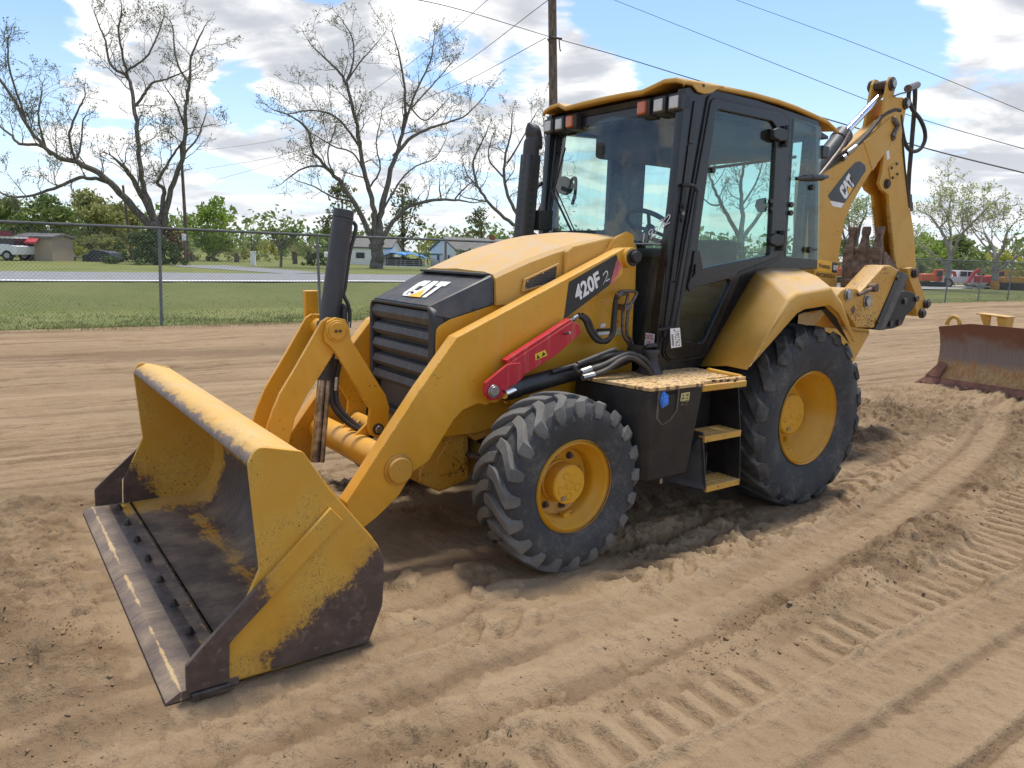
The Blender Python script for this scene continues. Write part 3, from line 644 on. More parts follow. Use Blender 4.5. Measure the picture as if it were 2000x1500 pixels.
def wheel(x, z, yout, s, Rt, Rr, Wd, N, lh, sweep, wd, rear, twist):
    yc = (yout-Wd*.43)*s                                             # tyre centre plane
    c = (x, yc, z); off = yout-abs(yc)                                # flange distance from centre plane
    pr = [(Rr, off+.004), (Rr+.004, off-.006), (Rr-.002, off-.016), (Rr-.012, off-.012), (Rr-.020, off-.004), (Rr-.030, off-.022), (Rr-.034, off-.05), (Rr-.056, off-.075), (Rr-.062, off-.10), (Rr-.066, off-.145), (Rr-.085, off-.16)] if not rear else \
         [(Rr, off+.004), (Rr+.004, off-.006), (Rr-.004, off-.018), (Rr-.016, off-.012), (Rr-.026, off-.03), (Rr-.034, off-.07), (Rr-.060, off-.095), (Rr-.066, off-.13), (Rr-.090, off-.155), (Rr-.095, off-.19), (Rr-.118, off-.215)]
    dy = pr[-1][1]
    pr += [(.02, dy+.004)]
    b = BM(); lathe(b, pr, c, 72, s)
    w = obj('wheel', b, M['rim'], BL, smooth=40)
    obj('tyre', tyre(c, Rt, Rr+.004, Wd, N, lh, s, sweep, twist, wd, rear), [M['tyre'], M['lugworn'] if rear else M['lug']], w, smooth=24)
    b = BM()
    if rear: hp = [(.150, dy), (.150, dy+.05), (.146, dy+.075), (.136, dy+.082), (.0005, dy+.082)]; hr = .085
    else: hp = [(.118, dy), (.118, dy+.02), (.110, dy+.025), (.110, dy+.105), (.104, dy+.112), (.0005, dy+.112)]; hr = .062
    lathe(b, hp, c, 48, s); hub = obj('hub', b, M['rim'], w, smooth=35)
    hy = hp[-1][1]
    for k, (a, q, r_) in enumerate(((.5, hr, .016), (1.9, hr, .018), (3.1, hr, .018), (4.4, hr, .020), (0, 0, .022))):
        x0, z0 = x+q*math.sin(a)*s, z+q*math.cos(a)
        b = BM(); lathe(b, [(r_+.006, hy), (r_+.004, hy+.004), (r_, hy+.004), (r_-.003, hy+.0008), (.0005, hy+.0008)], (x0, yc, z0), 16, s); obj('hub_boss', b, M['rim'], w)
    b = BM(); q = Vector((x+.045*s, yc+s*hy, z-.07 if not rear else z-.1)); cyl(b, q, q+Vector((0, s*.008, 0)), .013, 10); obj('hub_plug', b, M['steel'], w)
    nn = 8
    for k in range(nn):
        a = 2*math.pi*(k+.3)/nn; rad = .152 if not rear else .205
        b = BM(); q = Vector((x+rad*math.sin(a), yc+s*dy, z+rad*math.cos(a)))
        if rear and k % 2: b.free(); continue
        cyl(b, q, q+Vector((0, s*.006, 0)), .021, 14); cyl(b, q+Vector((0, s*.006, 0)), q+Vector((0, s*.022, 0)), .016, 6); cyl(b, q+Vector((0, s*.022, 0)), q+Vector((0, s*.034, 0)), .009, 8)
        obj('wheel_nut', b, M['dirtyfit'] if not rear else M['rim'], w)
    b = BM(); q = Vector((x-.02*s, yc+s*(dy+.06), z-Rr+.078)); cyl(b, q, q+Vector((-.03, s*.02, .015)), .006, 8); box(b, (q.x-.02, q.y-.02, q.z-.018), (q.x+.025, q.y+.02, q.z+.004)); obj('valve', b, M['rim'], w)
    return w
def tyre_words(par, x, z, y, rad, hgt, word, a0, da):
    """raised sidewall lettering set round the rim"""
    mes = []
    for i, ch in enumerate(word):
        a = a0+da*i; o_ = Vector((x-math.sin(a)*rad, y, z+math.cos(a)*rad)); up = Vector((-math.sin(a), 0, math.cos(a))); rt = Vector((-math.cos(a), 0, -math.sin(a)))
        if ch != ' ': mes.append(text_mesh(ch, (o_-rt*hgt*.36, o_+rt*hgt*.36, o_-rt*hgt*.36+up*hgt), 0, .01, lift=.0))
    obj('sidewall_lettering', join(*mes), M['lug'], par, smooth=0)
XFW = 2.192
for s in (1, -1):
    w_f = wheel(XFW, .472, 1.06, s, .486, .257, .335, 20, .027, .30, .062, False, .15)
    wheel(0.0, .612, 1.02, s, .655, .335, .49, 18, .018, .34, .112, True, .1)
    if s > 0: tyre_words(w_f, XFW, .472, 1.0845, .372, .036, 'GALAXY', -.62, .16)
# ---------------------------------------------------------------- battery box, platform, steps
b = BM()
def prismZ(b, pl, z0, z1, mi=0):
    A = [b.verts.new((x, y, z0)) for x, y in pl]; B = [b.verts.new((x, y, z1)) for x, y in pl]; n = len(pl)
    for i in range(n): b.faces.new((A[i], A[(i+1) % n], B[(i+1) % n], B[i])).material_index = mi
    b.faces.new(A[::-1]).material_index = mi; b.faces.new(B).material_index = mi
for s in (1, -1):
    b = BM()
    top = [(1.79, .70), (1.735, 1.10), (1.285, 1.125), (1.285, .55), (1.79, .55)]; bot = [(1.80, .78), (1.735, .99), (1.64, 1.045), (1.275, 1.035), (1.275, .55), (1.8, .55)]
    top = [(1.79, .70), (1.74, 1.08), (1.72, 1.108), (1.285, 1.125), (1.285, .55), (1.79, .55)]; bot = [(1.80, .78), (1.70, .99), (1.63, 1.045), (1.275, 1.035), (1.275, .55), (1.8, .55)]
    A = [b.verts.new((x, y*s, .405)) for x, y in bot]; B = [b.verts.new((x, y*s, .965)) for x, y in top]
    for i in range(6): b.faces.new((A[i], A[(i+1) % 6], B[(i+1) % 6], B[i]))
    b.faces.new(A[::-1]); b.faces.new(B)
    bx_ = obj('battery_box', b, M['black_dusty'], BL, bevel=.012)
    if s > 0: batt = bx_
    b = BM(); pl = [(1.80, .66), (1.80, .72), (1.742, 1.10), (1.725, 1.128), (1.30, 1.142), (1.285, 1.10), (.86, 1.10), (.86, .62), (1.80, .62)]
    prismZ(b, [(x, y*s) for x, y in pl], .966, .986); pf_ = obj('platform', b, M['tread'], BL, bevel=.003)
    b = BM(); box(b, (.87, s*1.08 if s > 0 else s*1.118, .925), (1.282, s*1.118 if s > 0 else s*1.08, .9655)); obj('platform_lip', b, yw, pf_, bevel=.006)
    b = BM()
    for k in range(4):
        q = U(1394+14*k, 744-.2*k, Y=1.119) if s > 0 else None
        if q: box(b, (q.x-.012, 1.1182, q.z-.008), (q.x+.012, 1.1192, q.z+.008))
    if s > 0: obj('grip_hole', b, M['darktext'], pf_)
    else: b.free()
    # ladder: two slatted treads between plates
    b = BM()
    A = [Vector(p) for p in ((1.205, s*.86, .66), (1.185, s*1.06, .655), (1.135, s*1.075, .285), (1.25, s*.84, .30))]
    B = [p-Vector((.008, 0, 0)) for p in A]
    va = [b.verts.new(p) for p in A]; vb = [b.verts.new(p) for p in B]; b.verts.ensure_lookup_table()
    for i in range(4): b.faces.new((va[i], va[(i+1) % 4], vb[(i+1) % 4], vb[i]))
    b.faces.new(va); b.faces.new(vb[::-1])
    lad = obj('ladder', b, M['cylgrey'], BL)
    b = BM(); A = [Vector(p) for p in ((.835, s*.80, .95), (.835, s*1.02, .95), (.825, s*1.06, .64), (.805, s*1.075, .285), (.80, s*.80, .30))]; B = [p-Vector((.008, 0, 0)) for p in A]
    va = [b.verts.new(p) for p in A]; vb = [b.verts.new(p) for p in B]
    for i in range(5): b.faces.new((va[i], va[(i+1) % 5], vb[(i+1) % 5], vb[i]))
    b.faces.new(va); b.faces.new(vb[::-1]); obj('ladder_plate', b, M['black_dusty'], lad)
    b = BM(); box(b, (.84, s*.80 if s > 0 else s*.82, .30), (1.18, s*.82 if s > 0 else s*.80, .95)); box(b, (.84, min(s*.7, s*.9), .94), (1.27, max(s*.7, s*.9), .96)); obj('ladder_back', b, M['black_dusty'], lad)
    for z_, xa, xb in ((.625, .835, 1.185), (.30, .81, 1.135)):
        b = BM(); 
        for k in range(4):
            y0 = .90+.044*k; box(b, (xa, min(s*y0, s*(y0+.034)), z_-.004), (xb, max(s*y0, s*(y0+.034)), z_+.010))
        box(b, (xa, min(s*1.062, s*1.08), z_-.03), (xb, max(s*1.062, s*1.08), z_+.011)); box(b, (xa, min(s*.89, s*.898), z_-.03), (xb, max(s*.89, s*.898), z_+.008))
        obj('step', b, M['yellow_boom'], lad, bevel=.003)
b = BM(); box(b, (1.45, .98, .36), (1.47, 1.0, .41)); obj('drain_tab', b, M['steel'], batt)
# filler recess with its rim and sticker on the box face
def BX(u, v, off=.0):                                               # point on the leaning face of the box
    p0 = Vector((1.285, 1.125, .965)); n_ = (Vector((1.275, 1.035, .405))-p0).cross(Vector((1.72, 1.108, .965))-p0).normalized()
    if n_.y < 0: n_ = -n_
    d = ray(u, v); t = (p0-CP).dot(n_)/d.dot(n_); return CP+d*t+n_*off
b = BM(); rimp = [(1285, 761), (1327, 755), (1322, 800), (1308, 823), (1289, 833), (1279, 818)]; inn = [(1288, 765), (1323, 760), (1319, 799), (1306, 819), (1291, 828), (1283, 815)]
n6 = 6; a = [b.verts.new(BX(*p, .006)) for p in rimp]; c = [b.verts.new(BX(*p, .010)) for p in inn]; d_ = [b.verts.new(BX(*p, -.0)) for p in rimp]; e_ = [b.verts.new(BX(*p, .001)) for p in inn]
for i in range(6):
    j = (i+1) % 6; b.faces.new((a[i], a[j], c[j], c[i])); b.faces.new((d_[i], d_[j], a[j], a[i])); b.faces.new((c[i], c[j], e_[j], e_[i]))
obj('recess_rim', b, M['recess'], batt)
b = BM(); face(b, [BX(*p, .0012) for p in inn]); obj('recess_shade', b, plain('painted_shade_black', (.006, .006, .006), .9), batt, smooth=0)  # flat black face painting the shade inside the recess; the box has no hole
b = BM(); face(b, [BX(*p, .004) for p in [(1284, 800), (1304, 796), (1319, 799), (1306, 819), (1291, 828), (1283, 815)]]); obj('recess_lip', b, M['recess'], batt, smooth=0)
b = BM(); face(b, [BX(*p, .003) for p in [(1330, 768), (1347, 765), (1343, 798), (1326, 800)]]); stk = obj('sticker', b, M['warn'], batt, smooth=0)
b = BM()
for r_ in range(5):
    for q_ in range(2):
        u0, v0 = 1330.5-.7*r_+q_*8, 768.5+6.3*r_-q_*.8
        face(b, [BX(u0+1, v0+1.2, .004), BX(u0+6.3, v0+.6, .004), BX(u0+5.9, v0+4.6, .004), BX(u0+.6, v0+5, .004)] if (r_+q_) % 2 else [BX(u0+1, v0+4.6, .004), BX(u0+6, v0+4.4, .004), BX(u0+3.6, v0+.6, .004)])
obj('sticker_print', b, plain('faded_print', (.16, .14, .06), .6, var=.6, sc=300), batt, smooth=0)
# flexible fuel filler neck standing on the platform
q0 = U(1268, 727, Z=.99)
b = BM(); tube(b, [q0+Vector((0, 0, dz)) for dz in (0, .02, .065, .08, .081, .097, .098, .114, .115, .13, .131, .147)], [.085, .07, .056, .052, .056, .056, .050, .050, .056, .056, .062, .060], 24)
neck = obj('filler_neck', b, M['plastic'], BL)
b = BM(); cyl(b, q0+Vector((0, 0, .147)), q0+Vector((.0, -.01, .172)), .05, 20); obj('filler_cap', b, M['black'], neck, bevel=.006)
# ---------------------------------------------------------------- rear fenders
inn_ = XZ([(1372, 716), (1480, 530), (1506, 522), (1560, 523), (1582, 534), (1640, 610)], .70)
out_ = XZ([(1460, 722), (1540, 585), (1557, 573), (1624, 561), (1646, 592), (1671, 667)], 1.10)
low_ = XZ([(1470, 712), (1558, 612), (1573, 604), (1622, 596), (1640, 612), (1669, 668)], 1.12)
for s in (1, -1):
    b = BM(); rows = []
    for (xi, zi), (xo, zo), (xl, zl) in zip(inn_, out_, low_):
        rows.append([b.verts.new(p) for p in ((xi, .68*s, zi), (xi*.45+xo*.55, .92*s, zi*.45+zo*.55+.018), (xo, 1.10*s, zo), (xl, 1.115*s, zl))])
    for A, B in zip(rows, rows[1:]):
        for k in range(3): b.faces.new((A[k], A[k+1], B[k+1], B[k]))
    bmesh.ops.recalc_face_normals(b, faces=b.faces)
    fe = obj('fender', b, M['yellow_hood'], BL, smooth=20)
    bv = fe.modifiers.new('b', 'BEVEL'); bv.width = .05; bv.segments = 4; bv.limit_method = 'ANGLE'; bv.angle_limit = R(14)
    so = fe.modifiers.new('s', 'SOLIDIFY'); so.thickness = .006
    b = BM(); rows = []
    for (xi, zi), (xo, zo) in zip(inn_, low_): rows.append([b.verts.new(p) for p in ((xi-.06, .58*s, zi-.07), (xo-.04, 1.07*s, zo-.03))])
    for A, B in zip(rows, rows[1:]): b.faces.new((A[0], A[1], B[1], B[0]))
    obj('fender_liner', b, M['black_dusty'], fe)
    b = BM()
    if s > 0: tube(b, PY([(1383, 722), (1448, 735), (1453, 741)], 1.05), .012, 10); obj('fender_rail', b, yel, fe)
b = BM(); box(b, (-.75, -.60, .62), (1.2, .60, 1.02)); obj('rear_frame', b, M['black_dusty'], BL, bevel=.02)
# ---------------------------------------------------------------- cab
YS = .68
fr_out = XZ([(1338, 172), (1362, 166), (1480, 195), (1600, 236), (1600, 300), (1597, 525), (1510, 528), (1480, 540), (1455, 580), (1383, 700), (1378, 716), (1283, 725)], YS)
door_hole = XZ([(1392, 196), (1530, 228), (1540, 245), (1530, 470), (1516, 500), (1440, 528), (1372, 690), (1312, 700), (1302, 690)], YS)
qtr_hole = XZ([(1553, 232), (1602, 250), (1597, 506), (1536, 500)], YS)
qtr_hole = XZ([(1553, 232), (1594, 248), (1591, 506), (1536, 500)], YS)
fm = plate([fr_out, fillet(door_hole, .03), fillet(qtr_hole, .015)], YS-.06, YS, .006)
RW = [[(1.00, 2.60, .05), (.49, 2.62, .04), (.49, 1.72, .04), (1.09, 1.70, .05)], [(.11, 2.60, .04), (-.27, 2.55, .04), (-.32, 1.74, .04), (.11, 1.74, .04)], [(1.12, 1.55, .03), (.62, 1.60, .03), (.86, 1.15, .03), (1.15, 1.15, .03)]]
fm2 = plate([fr_out]+[fillet(q, .03) for q in RW], -YS, -YS+.06, .006)
cab = thing('cab', None, None); cab.parent = BL
obj('side_frame', fm, M['gloss'], cab); obj('side_frame', fm2, M['gloss'], cab)
# sills, rear wall frame, dash firewall
b = BM()
def WX(z): return 1.075+(2.66-z)*.098                                # windscreen plane
box(b, (-.36, -.62, 1.0), (1.2, .62, 1.06))
box(b, (1.04, -.62, 2.60), (1.10, .62, 2.68)); box(b, (-.36, -.62, 2.58), (-.30, .62, 2.68)); 
box(b, (-.37, -.62, 1.0), (-.31, .62, 1.62))
for s in (1, -1):
    box(b, (-.37, s*.55 if s > 0 else s*.62, 1.0), (-.30, s*.62 if s > 0 else s*.55, 2.66))
    q = [(WX(1.02)+.005, 1.02), (WX(2.68)+.005, 2.68), (WX(2.68)-.10, 2.68), (WX(1.02)-.07, 1.02)]   # front posts
    a = [b.verts.new((x, s*.60, z)) for x, z in q]; c = [b.verts.new((x, s*.675, z)) for x, z in q]
    for i in range(4): b.faces.new((a[i], a[(i+1) % 4], c[(i+1) % 4], c[i]))
    b.faces.new(a); b.faces.new(c[::-1])
obj('cab_frame', b, M['gloss'], cab, bevel=.012)
b = BM()                                                             # post cover strips with their joints
for y0, y1, off, z0, z1 in ((.681, .690, .02, 1.2, 1.55), (.681, .690, .02, 1.555, 1.98), (.681, .690, .02, 1.985, 2.40), (.681, .690, .02, 2.405, 2.66)):
    q = [(WX(z0)-.035, z0), (WX(z1)-.035, z1), (WX(z1)-.075, z1), (WX(z0)-.075, z0)]
    a = [b.verts.new((x, y0, z)) for x, z in q]; c = [b.verts.new((x, y1, z)) for x, z in q]
    for i in range(4): b.faces.new((a[i], a[(i+1) % 4], c[(i+1) % 4], c[i]))
    b.faces.new(a); b.faces.new(c[::-1])
obj('post_cover', b, M['black'], cab, bevel=.003)
for v_ in (403, 417, 429):
    b = BM(); q = U(1334-(v_-403)*.1, v_, Y=.69); cyl(b, q, q+Vector((0, .012, 0)), .014, 14); obj('post_cap', b, M['steel' if v_ == 417 else 'black'], cab, bevel=.003)
# windscreen with a faint bow, seal bar across it
def bow(y): return .035*(1-(y/.61)**2)
b = BM(); N = 10; rows = []
for z in (1.03, 1.4, 1.79, 2.2, 2.64): rows.append([b.verts.new((WX(z)-.012+bow(-.605+1.21*k/N), -.605+1.21*k/N, z)) for k in range(N+1)])
for A, B in zip(rows, rows[1:]):
    for k in range(N): b.faces.new((A[k], A[k+1], B[k+1], B[k]))
obj('windscreen', b, M['glass'], cab, smooth=60)
b = BM(); tube(b, [(WX(1.78)-.006+bow(-.6+1.2*k/10), -.6+1.2*k/10, 1.785) for k in range(11)], .008, 8); obj('screen_joint', b, M['steel'], cab)
b = BM(); rows = []                                                  # black band below the glass
for z in (1.0, 1.17): rows.append([b.verts.new((WX(z)-.009+bow(-.605+1.21*k/N), -.605+1.21*k/N, z)) for k in range(N+1)])
for k in range(N): b.faces.new((rows[0][k], rows[0][k+1], rows[1][k+1], rows[1][k]))
obj('lower_band', b, M['black'], cab)
b = BM(); rows = []
for z, dx in ((1.78, .0), (1.88, -.05)): rows.append([b.verts.new((WX(z)+dx-.03+bow(-.605+1.21*k/N), -.605+1.21*k/N, z)) for k in range(7)])
for k in range(6): b.faces.new((rows[0][k], rows[0][k+1], rows[1][k+1], rows[1][k]))
obj('dash_edge', b, M['interior'], cab)
for q in RW: obj('side_window', plate([(x+(.015 if x > .3 else -.015)*0, z) for x, z, _ in q], -YS+.028, -YS+.033, 0), M['glassd'], cab)
for s in (1,):
    qg = XZ([(1551, 230), (1604, 248), (1599, 508), (1534, 502)], YS+.006)
    me = plate(qg, s*(YS+.004), s*(YS+.009), 0, .012); obj('quarter_window', me, M['glassd'], cab)
    dg_o = XZ([(1390, 190), (1527, 221), (1541, 241), (1532, 474), (1517, 503), (1442, 532), (1374, 694), (1311, 704), (1299, 692)], YS+.02)
    ug = XZ([(1399, 213), (1508, 237), (1517, 250), (1504, 498), (1373, 524), (1360, 505)], YS+.02)
    lg = XZ([(1326, 571), (1431, 543), (1376, 664), (1370, 671), (1317, 662)], YS+.02)
    me = plate([fillet(dg_o, .05), fillet(ug, .035), fillet(lg, .03)], s*(YS-.02), s*(YS+.022), .006)
    dr = obj('door', me, M['gloss'], BL)
    fl = XZ([(1384, 183), (1530, 217), (1546, 238), (1537, 475), (1522, 509), (1446, 538), (1377, 699), (1311, 709), (1294, 694)], YS+.01)
    me = plate([fillet(fl, .05), fillet(dg_o, .05)], s*(YS-.01), s*(YS+.012), .003); obj('door_seal', me, M['black'], dr)
    obj('door_window', plate(XZ([(1396, 209), (1513, 234), (1520, 250), (1507, 502), (1371, 528), (1356, 506)], YS), s*(YS), s*(YS+.004), 0), M['glassd'], dr)
    obj('lower_window', plate(XZ([(1323, 568), (1435, 540), (1377, 668), (1371, 675), (1314, 665)], YS), s*(YS), s*(YS+.004), 0), M['glassd'], dr)
    # hinges
    for u, v in ((1525, 262), (1518, 468)):
        c = U(u, v, Y=YS+.05)
        pts = [(c.x+.085, c.z-.03), (c.x+.09, c.z+.02), (c.x+.03, c.z+.04), (c.x-.09, c.z+.032), (c.x-.09, c.z-.032), (c.x+.0, c.z-.048)]
        hg = plate(pts, s*(YS+.02), s*(YS+.06), .008, .02); b = BM()
        b.from_mesh(hg); bpy.data.meshes.remove(hg)
        cyl(b, (c.x-.075, s*(YS+.045), c.z-.075), (c.x-.075, s*(YS+.045), c.z+.065), .018, 14)
        box(b, (c.x-.12, min(s*(YS+.0), s*(YS+.04)), c.z-.05), (c.x-.085, max(s*(YS+.0), s*(YS+.04)), c.z+.04))
        obj('hinge', b, M['black'], dr)
    b = BM(); h0 = [(1345, 361), (1354, 363), (1359, 372), (1357, 400), (1320, 628), (1312, 640), (1297, 646)]
    tube(b, spline([Vector((U(u, v, Y=YS+.06).x, s*yy, U(u, v, Y=YS+.06).z)) for (u, v), yy in zip(h0, (.69, .735, .75, .75, .75, .74, .69))], 5), .012, 10)
    obj('grab_rail', b, M['black'], cab)
    # latch pod
    lp_ = XZ([(1356, 490), (1366, 489), (1372, 520), (1364, 560), (1346, 570), (1343, 560), (1352, 520)], YS+.03)
    obj('handle', plate([lp_, XZ([(1352, 520), (1358, 515), (1357, 535), (1350, 545)], YS+.03)], s*(YS+.02), s*(YS+.035), .004, .005), M['black'], dr)
    if s > 0:
        for u, v in ((1389, 333), (1502, 393), (1503, 408)):
            b = BM(); q = U(u, v, Y=YS+.004); cyl(b, q, q+Vector((0, .025, 0)), .018, 12); obj('window_knob', b, M['black'], dr, bevel=.004)
        obj('stay_plate', plate(XZ([(1485, 389), (1503, 385), (1503, 414), (1487, 414), (1481, 402)], YS), YS-.03, YS-.024, .002, .01), M['interior'], dr)
        for u, v in ((1585, 366), (1543, 400), (1542, 416)):
            b = BM(); q = U(u, v, Y=YS+.009); cyl(b, q, q+Vector((0, .02, 0)), .020, 12); obj('window_knob', b, M['black'], cab, bevel=.004)
        b = BM(); cyl(b, U(1555, 349, Y=YS+.03), U(1584, 347, Y=YS+.03), .012, 12, r1=.022); cyl(b, U(1584, 347, Y=YS+.03), U(1605, 347, Y=YS+.03), .024, 14); cyl(b, U(1605, 347, Y=YS+.03), U(1617, 345, Y=YS+.03), .022, 14, r1=.010); obj('window_latch', b, M['black'], cab)
        b = BM(); cyl(b, U(1578, 488, Y=YS+.02), U(1595, 487, Y=YS+.02), .008, 8); q = U(1577, 488, Y=YS+.01); cyl(b, q, q+Vector((0, .03, 0)), .022, 12); obj('window_latch', b, M['black'], cab)
# roof: shallow pressed lid with raised lamp brows
rp_ = [(q.x, q.z) for q in (U(u, v, Y=.70) for u, v in ((1345, 154), (1400, 163), (1480, 181), (1540, 198), (1590, 219), (1632, 241)))]
xs = [1.155, 1.14, 1.06, .90, .6, .45, .2, .0, -.2, -.36, -.47, -.50]
zs = [float(np.interp(-x, [-q[0] for q in rp_], [q[1] for q in rp_])) for x in xs]; zs[0] -= .02; zs[-1] -= .03; zs[-2] -= .02
ys = [-.70, -.685, -.62, -.52, -.44, -.38, -.2, 0, .2, .38, .44, .52, .62, .685, .70]
b = BM(); rows = []
for x, z in zip(xs, zs):
    row = []
    for y in ys:
        a = abs(y); crown = .030*(1-(a/.70)**2); zz = z+crown
        if a > .69: zz -= .022
        fr = max(0, min(1, (x-.75)/.3)); mid = 1 if a < .4 else (0 if a > .5 else (.5-a)/.1)
        zz -= .045*fr*mid*(1.0 if x > .8 else .6); brow = (1-mid)*fr; zz += .012*brow*(1 if a < .66 else 0)
        xx = x+(.05*mid*fr if x > 1.0 else 0)-(.05*(a/.7)**6 if x < -.3 else 0)
        row.append(b.verts.new((xx, y*(1-.03*max(0, -x)), zz)))
    rows.append(row)
for A, B in zip(rows, rows[1:]):
    for k in range(len(ys)-1): b.faces.new((A[k], A[k+1], B[k+1], B[k]))
roof = obj('roof', b, M['yellow_hood'], BL, smooth=50)
so = roof.modifiers.new('s', 'SOLIDIFY'); so.thickness = .022; so.offset = -1
for s in (1, -1):
    ear = XZ([(1352, 168), (1362, 180), (1374, 184), (1388, 182), (1402, 173), (1412, 171), (1412, 168), (1352, 164)], .69)
    obj('roof_ear', plate(ear, s*.686, s*.70, .004, .01), M['yellow_hood'], roof)
b = BM(); q = U(1374, 167, Y=.70); cyl(b, q, q+Vector((0, .003, 0)), .010, 12); obj('roof_bolt', b, M['darktext'], roof)
b = BM()
pr_ = [(1.11, 2.715), (.9, 2.735), (.5, 2.73), (.1, 2.72), (-.2, 2.68), (-.47, 2.62), (-.47, 2.60), (-.2, 2.615), (.2, 2.63), (1.0, 2.63), (1.08, 2.65)]
A = [b.verts.new((x, -.655, z-.002)) for x, z in pr_]; B = [b.verts.new((x, .655, z-.002)) for x, z in pr_]
for i in range(len(pr_)): b.faces.new((A[i], B[i], B[(i+1) % len(pr_)], A[(i+1) % len(pr_)]))
b.faces.new(A); b.faces.new(B[::-1]); obj('headliner', b, M['black'], roof)
b = BM(); box(b, (-.15, -.55, 2.44), (.75, .55, 2.625)); obj('overhead_console', b, M['interior'], roof, bevel=.03)
# lamps under the brow
for s in (1, -1):
    for yl, kind in ((.625, 'lamp'), (.495, 'lamp'), (.36, 'amber')):
        y = s*yl; hx = .055; zc = 2.648
        b = BM(); box(b, (1.05, y-hx, zc-.055), (1.155, y+hx, zc+.05))
        hd = obj('amber_light' if kind == 'amber' else 'headlight', b, M['plastic'], BL, bevel=.014, seg=3)
        b = BM(); h2 = .037
        if kind == 'amber': box(b, (1.14, y-.036, zc-.044), (1.176, y+.036, zc+.038)); obj('lens', b, M['amber'], hd, bevel=.010, seg=3)
        else: box(b, (1.145, y-h2, zc-.040), (1.1615, y+h2, zc+.034)); obj('lens', b, M['lamp'], hd, bevel=.006)
        b = BM(); cyl(b, (1.06, y, zc+.04), (1.06, y, zc+.075), .012, 8); obj('bracket', b, M['black'], hd)
for s in (1, -1):                                                    # rear work lamps below the roof tail
    y = s*.56
    b = BM(); box(b, (-.56, y-.06, 2.47), (-.47, y+.06, 2.56)); box(b, (-.50, y-.015, 2.55), (-.48, y+.015, 2.62)); obj('work_lamp', b, M['black'], BL, bevel=.015)
# interior
b = BM(); box(b, (-.28, -.58, 1.06), (.10, .58, 1.18)); box(b, (-.30, -.60, 1.15), (-.22, -.42, 1.6)); box(b, (-.1, -.58, 1.06), (.35, -.42, 1.55)); obj('console', b, M['interior'], cab, bevel=.03)
b = BM(); box(b, (.03, -.25, 1.28), (.50, .25, 1.40)); box(b, (.1, -.2, 1.06), (.4, .2, 1.28)); seat = obj('seat', b, M['seat'], BL, bevel=.05, seg=4)
bk = XZ([(1385, 500), (1388, 455), (1400, 441), (1440, 438), (1456, 445), (1460, 470), (1455, 510)], .15)
b = BM(); rot = Matrix.Rotation(R(-12), 3, 'Y'); box(b, (-.06, -.25, 0), (.06, .25, .52), rot=rot, at=(.06, 0, 1.34)); obj('seat_back', b, M['seat'], seat, bevel=.06, seg=4)
b = BM(); box(b, (-.02, .30, 1.50), (.34, .38, 1.56)); box(b, (-.02, -.38, 1.50), (.34, -.30, 1.56)); obj('armrest', b, M['interior'], seat, bevel=.02)
b = BM(); box(b, (.82, -.12, 1.06), (1.0, .12, 1.62)); box(b, (.66, -.2, 1.58), (1.04, .2, 1.70)); obj('steering_column', b, M['interior'], cab, bevel=.04)
b = BM(); c0 = U(1272, 442, X=.74); ax_ = Vector((-.55, 0, .83)).normalized(); xx, yy = frame_of(ax_)
tube(b, [c0+(xx*math.cos(a)+yy*math.sin(a))*.19 for a in [2*math.pi*k/32 for k in range(33)]], .017, 10)
for a in (0, 2.1, 4.2): tube(b, [c0-ax_*.03, c0+(xx*math.cos(a)+yy*math.sin(a))*.18], .013, 8)
cyl(b, c0-ax_*.18, c0, .035, 14); obj('steering_wheel', b, M['interior'], cab)
b = BM(); box(b, (-.345, -.54, 1.62), (-.34, .54, 2.58)); obj('rear_window', b, M['glassd'], cab)
b = BM(); tube(b, [(-.32, -.5, 2.44), (-.32, .5, 2.47)], .012, 8); obj('rear_wiper_bar', b, M['interior'], cab)
obj('sun_mirror', plate([(.93, 2.12), (.93, 2.42), (.80, 2.44), (.78, 2.14)], .42, .435, .003, .03), M['interior'], cab)
b = BM(); q = U(1106, 365, X=1.0); cyl(b, q, q+Vector((.06, .03, .01)), .065, 18); tube(b, spline([q, q+Vector((.0, .10, .06)), q+Vector((.02, .13, -.06)), q+Vector((0, .08, -.13))], 5), .013, 8); obj('cab_fan', b, M['interior'], cab)
b = BM(); box(b, (.93, -.60, 1.06), (1.0, .60, 1.74)); box(b, (.90, -.60, 1.70), (1.10, .60, 1.76)); obj('dash_panel', b, M['interior'], cab, bevel=.02)
b = BM(); box(b, (-.1, -.60, 1.06), (.95, -.56, 1.62)); obj('side_trim', b, M['interior'], cab)
# wiper
b = BM(); W0 = U(1078, 372, X=1.20); 
tube(b, [U(1078, 372, X=1.19), U(1118, 455, X=1.24)], .008, 8); tube(b, [U(1086, 370, X=1.19), U(1124, 455, X=1.245)], .005, 6); tube(b, [U(1104, 288, X=1.165), U(1082, 372, X=1.19)], .007, 8)
obj('wiper', b, M['black'], cab)
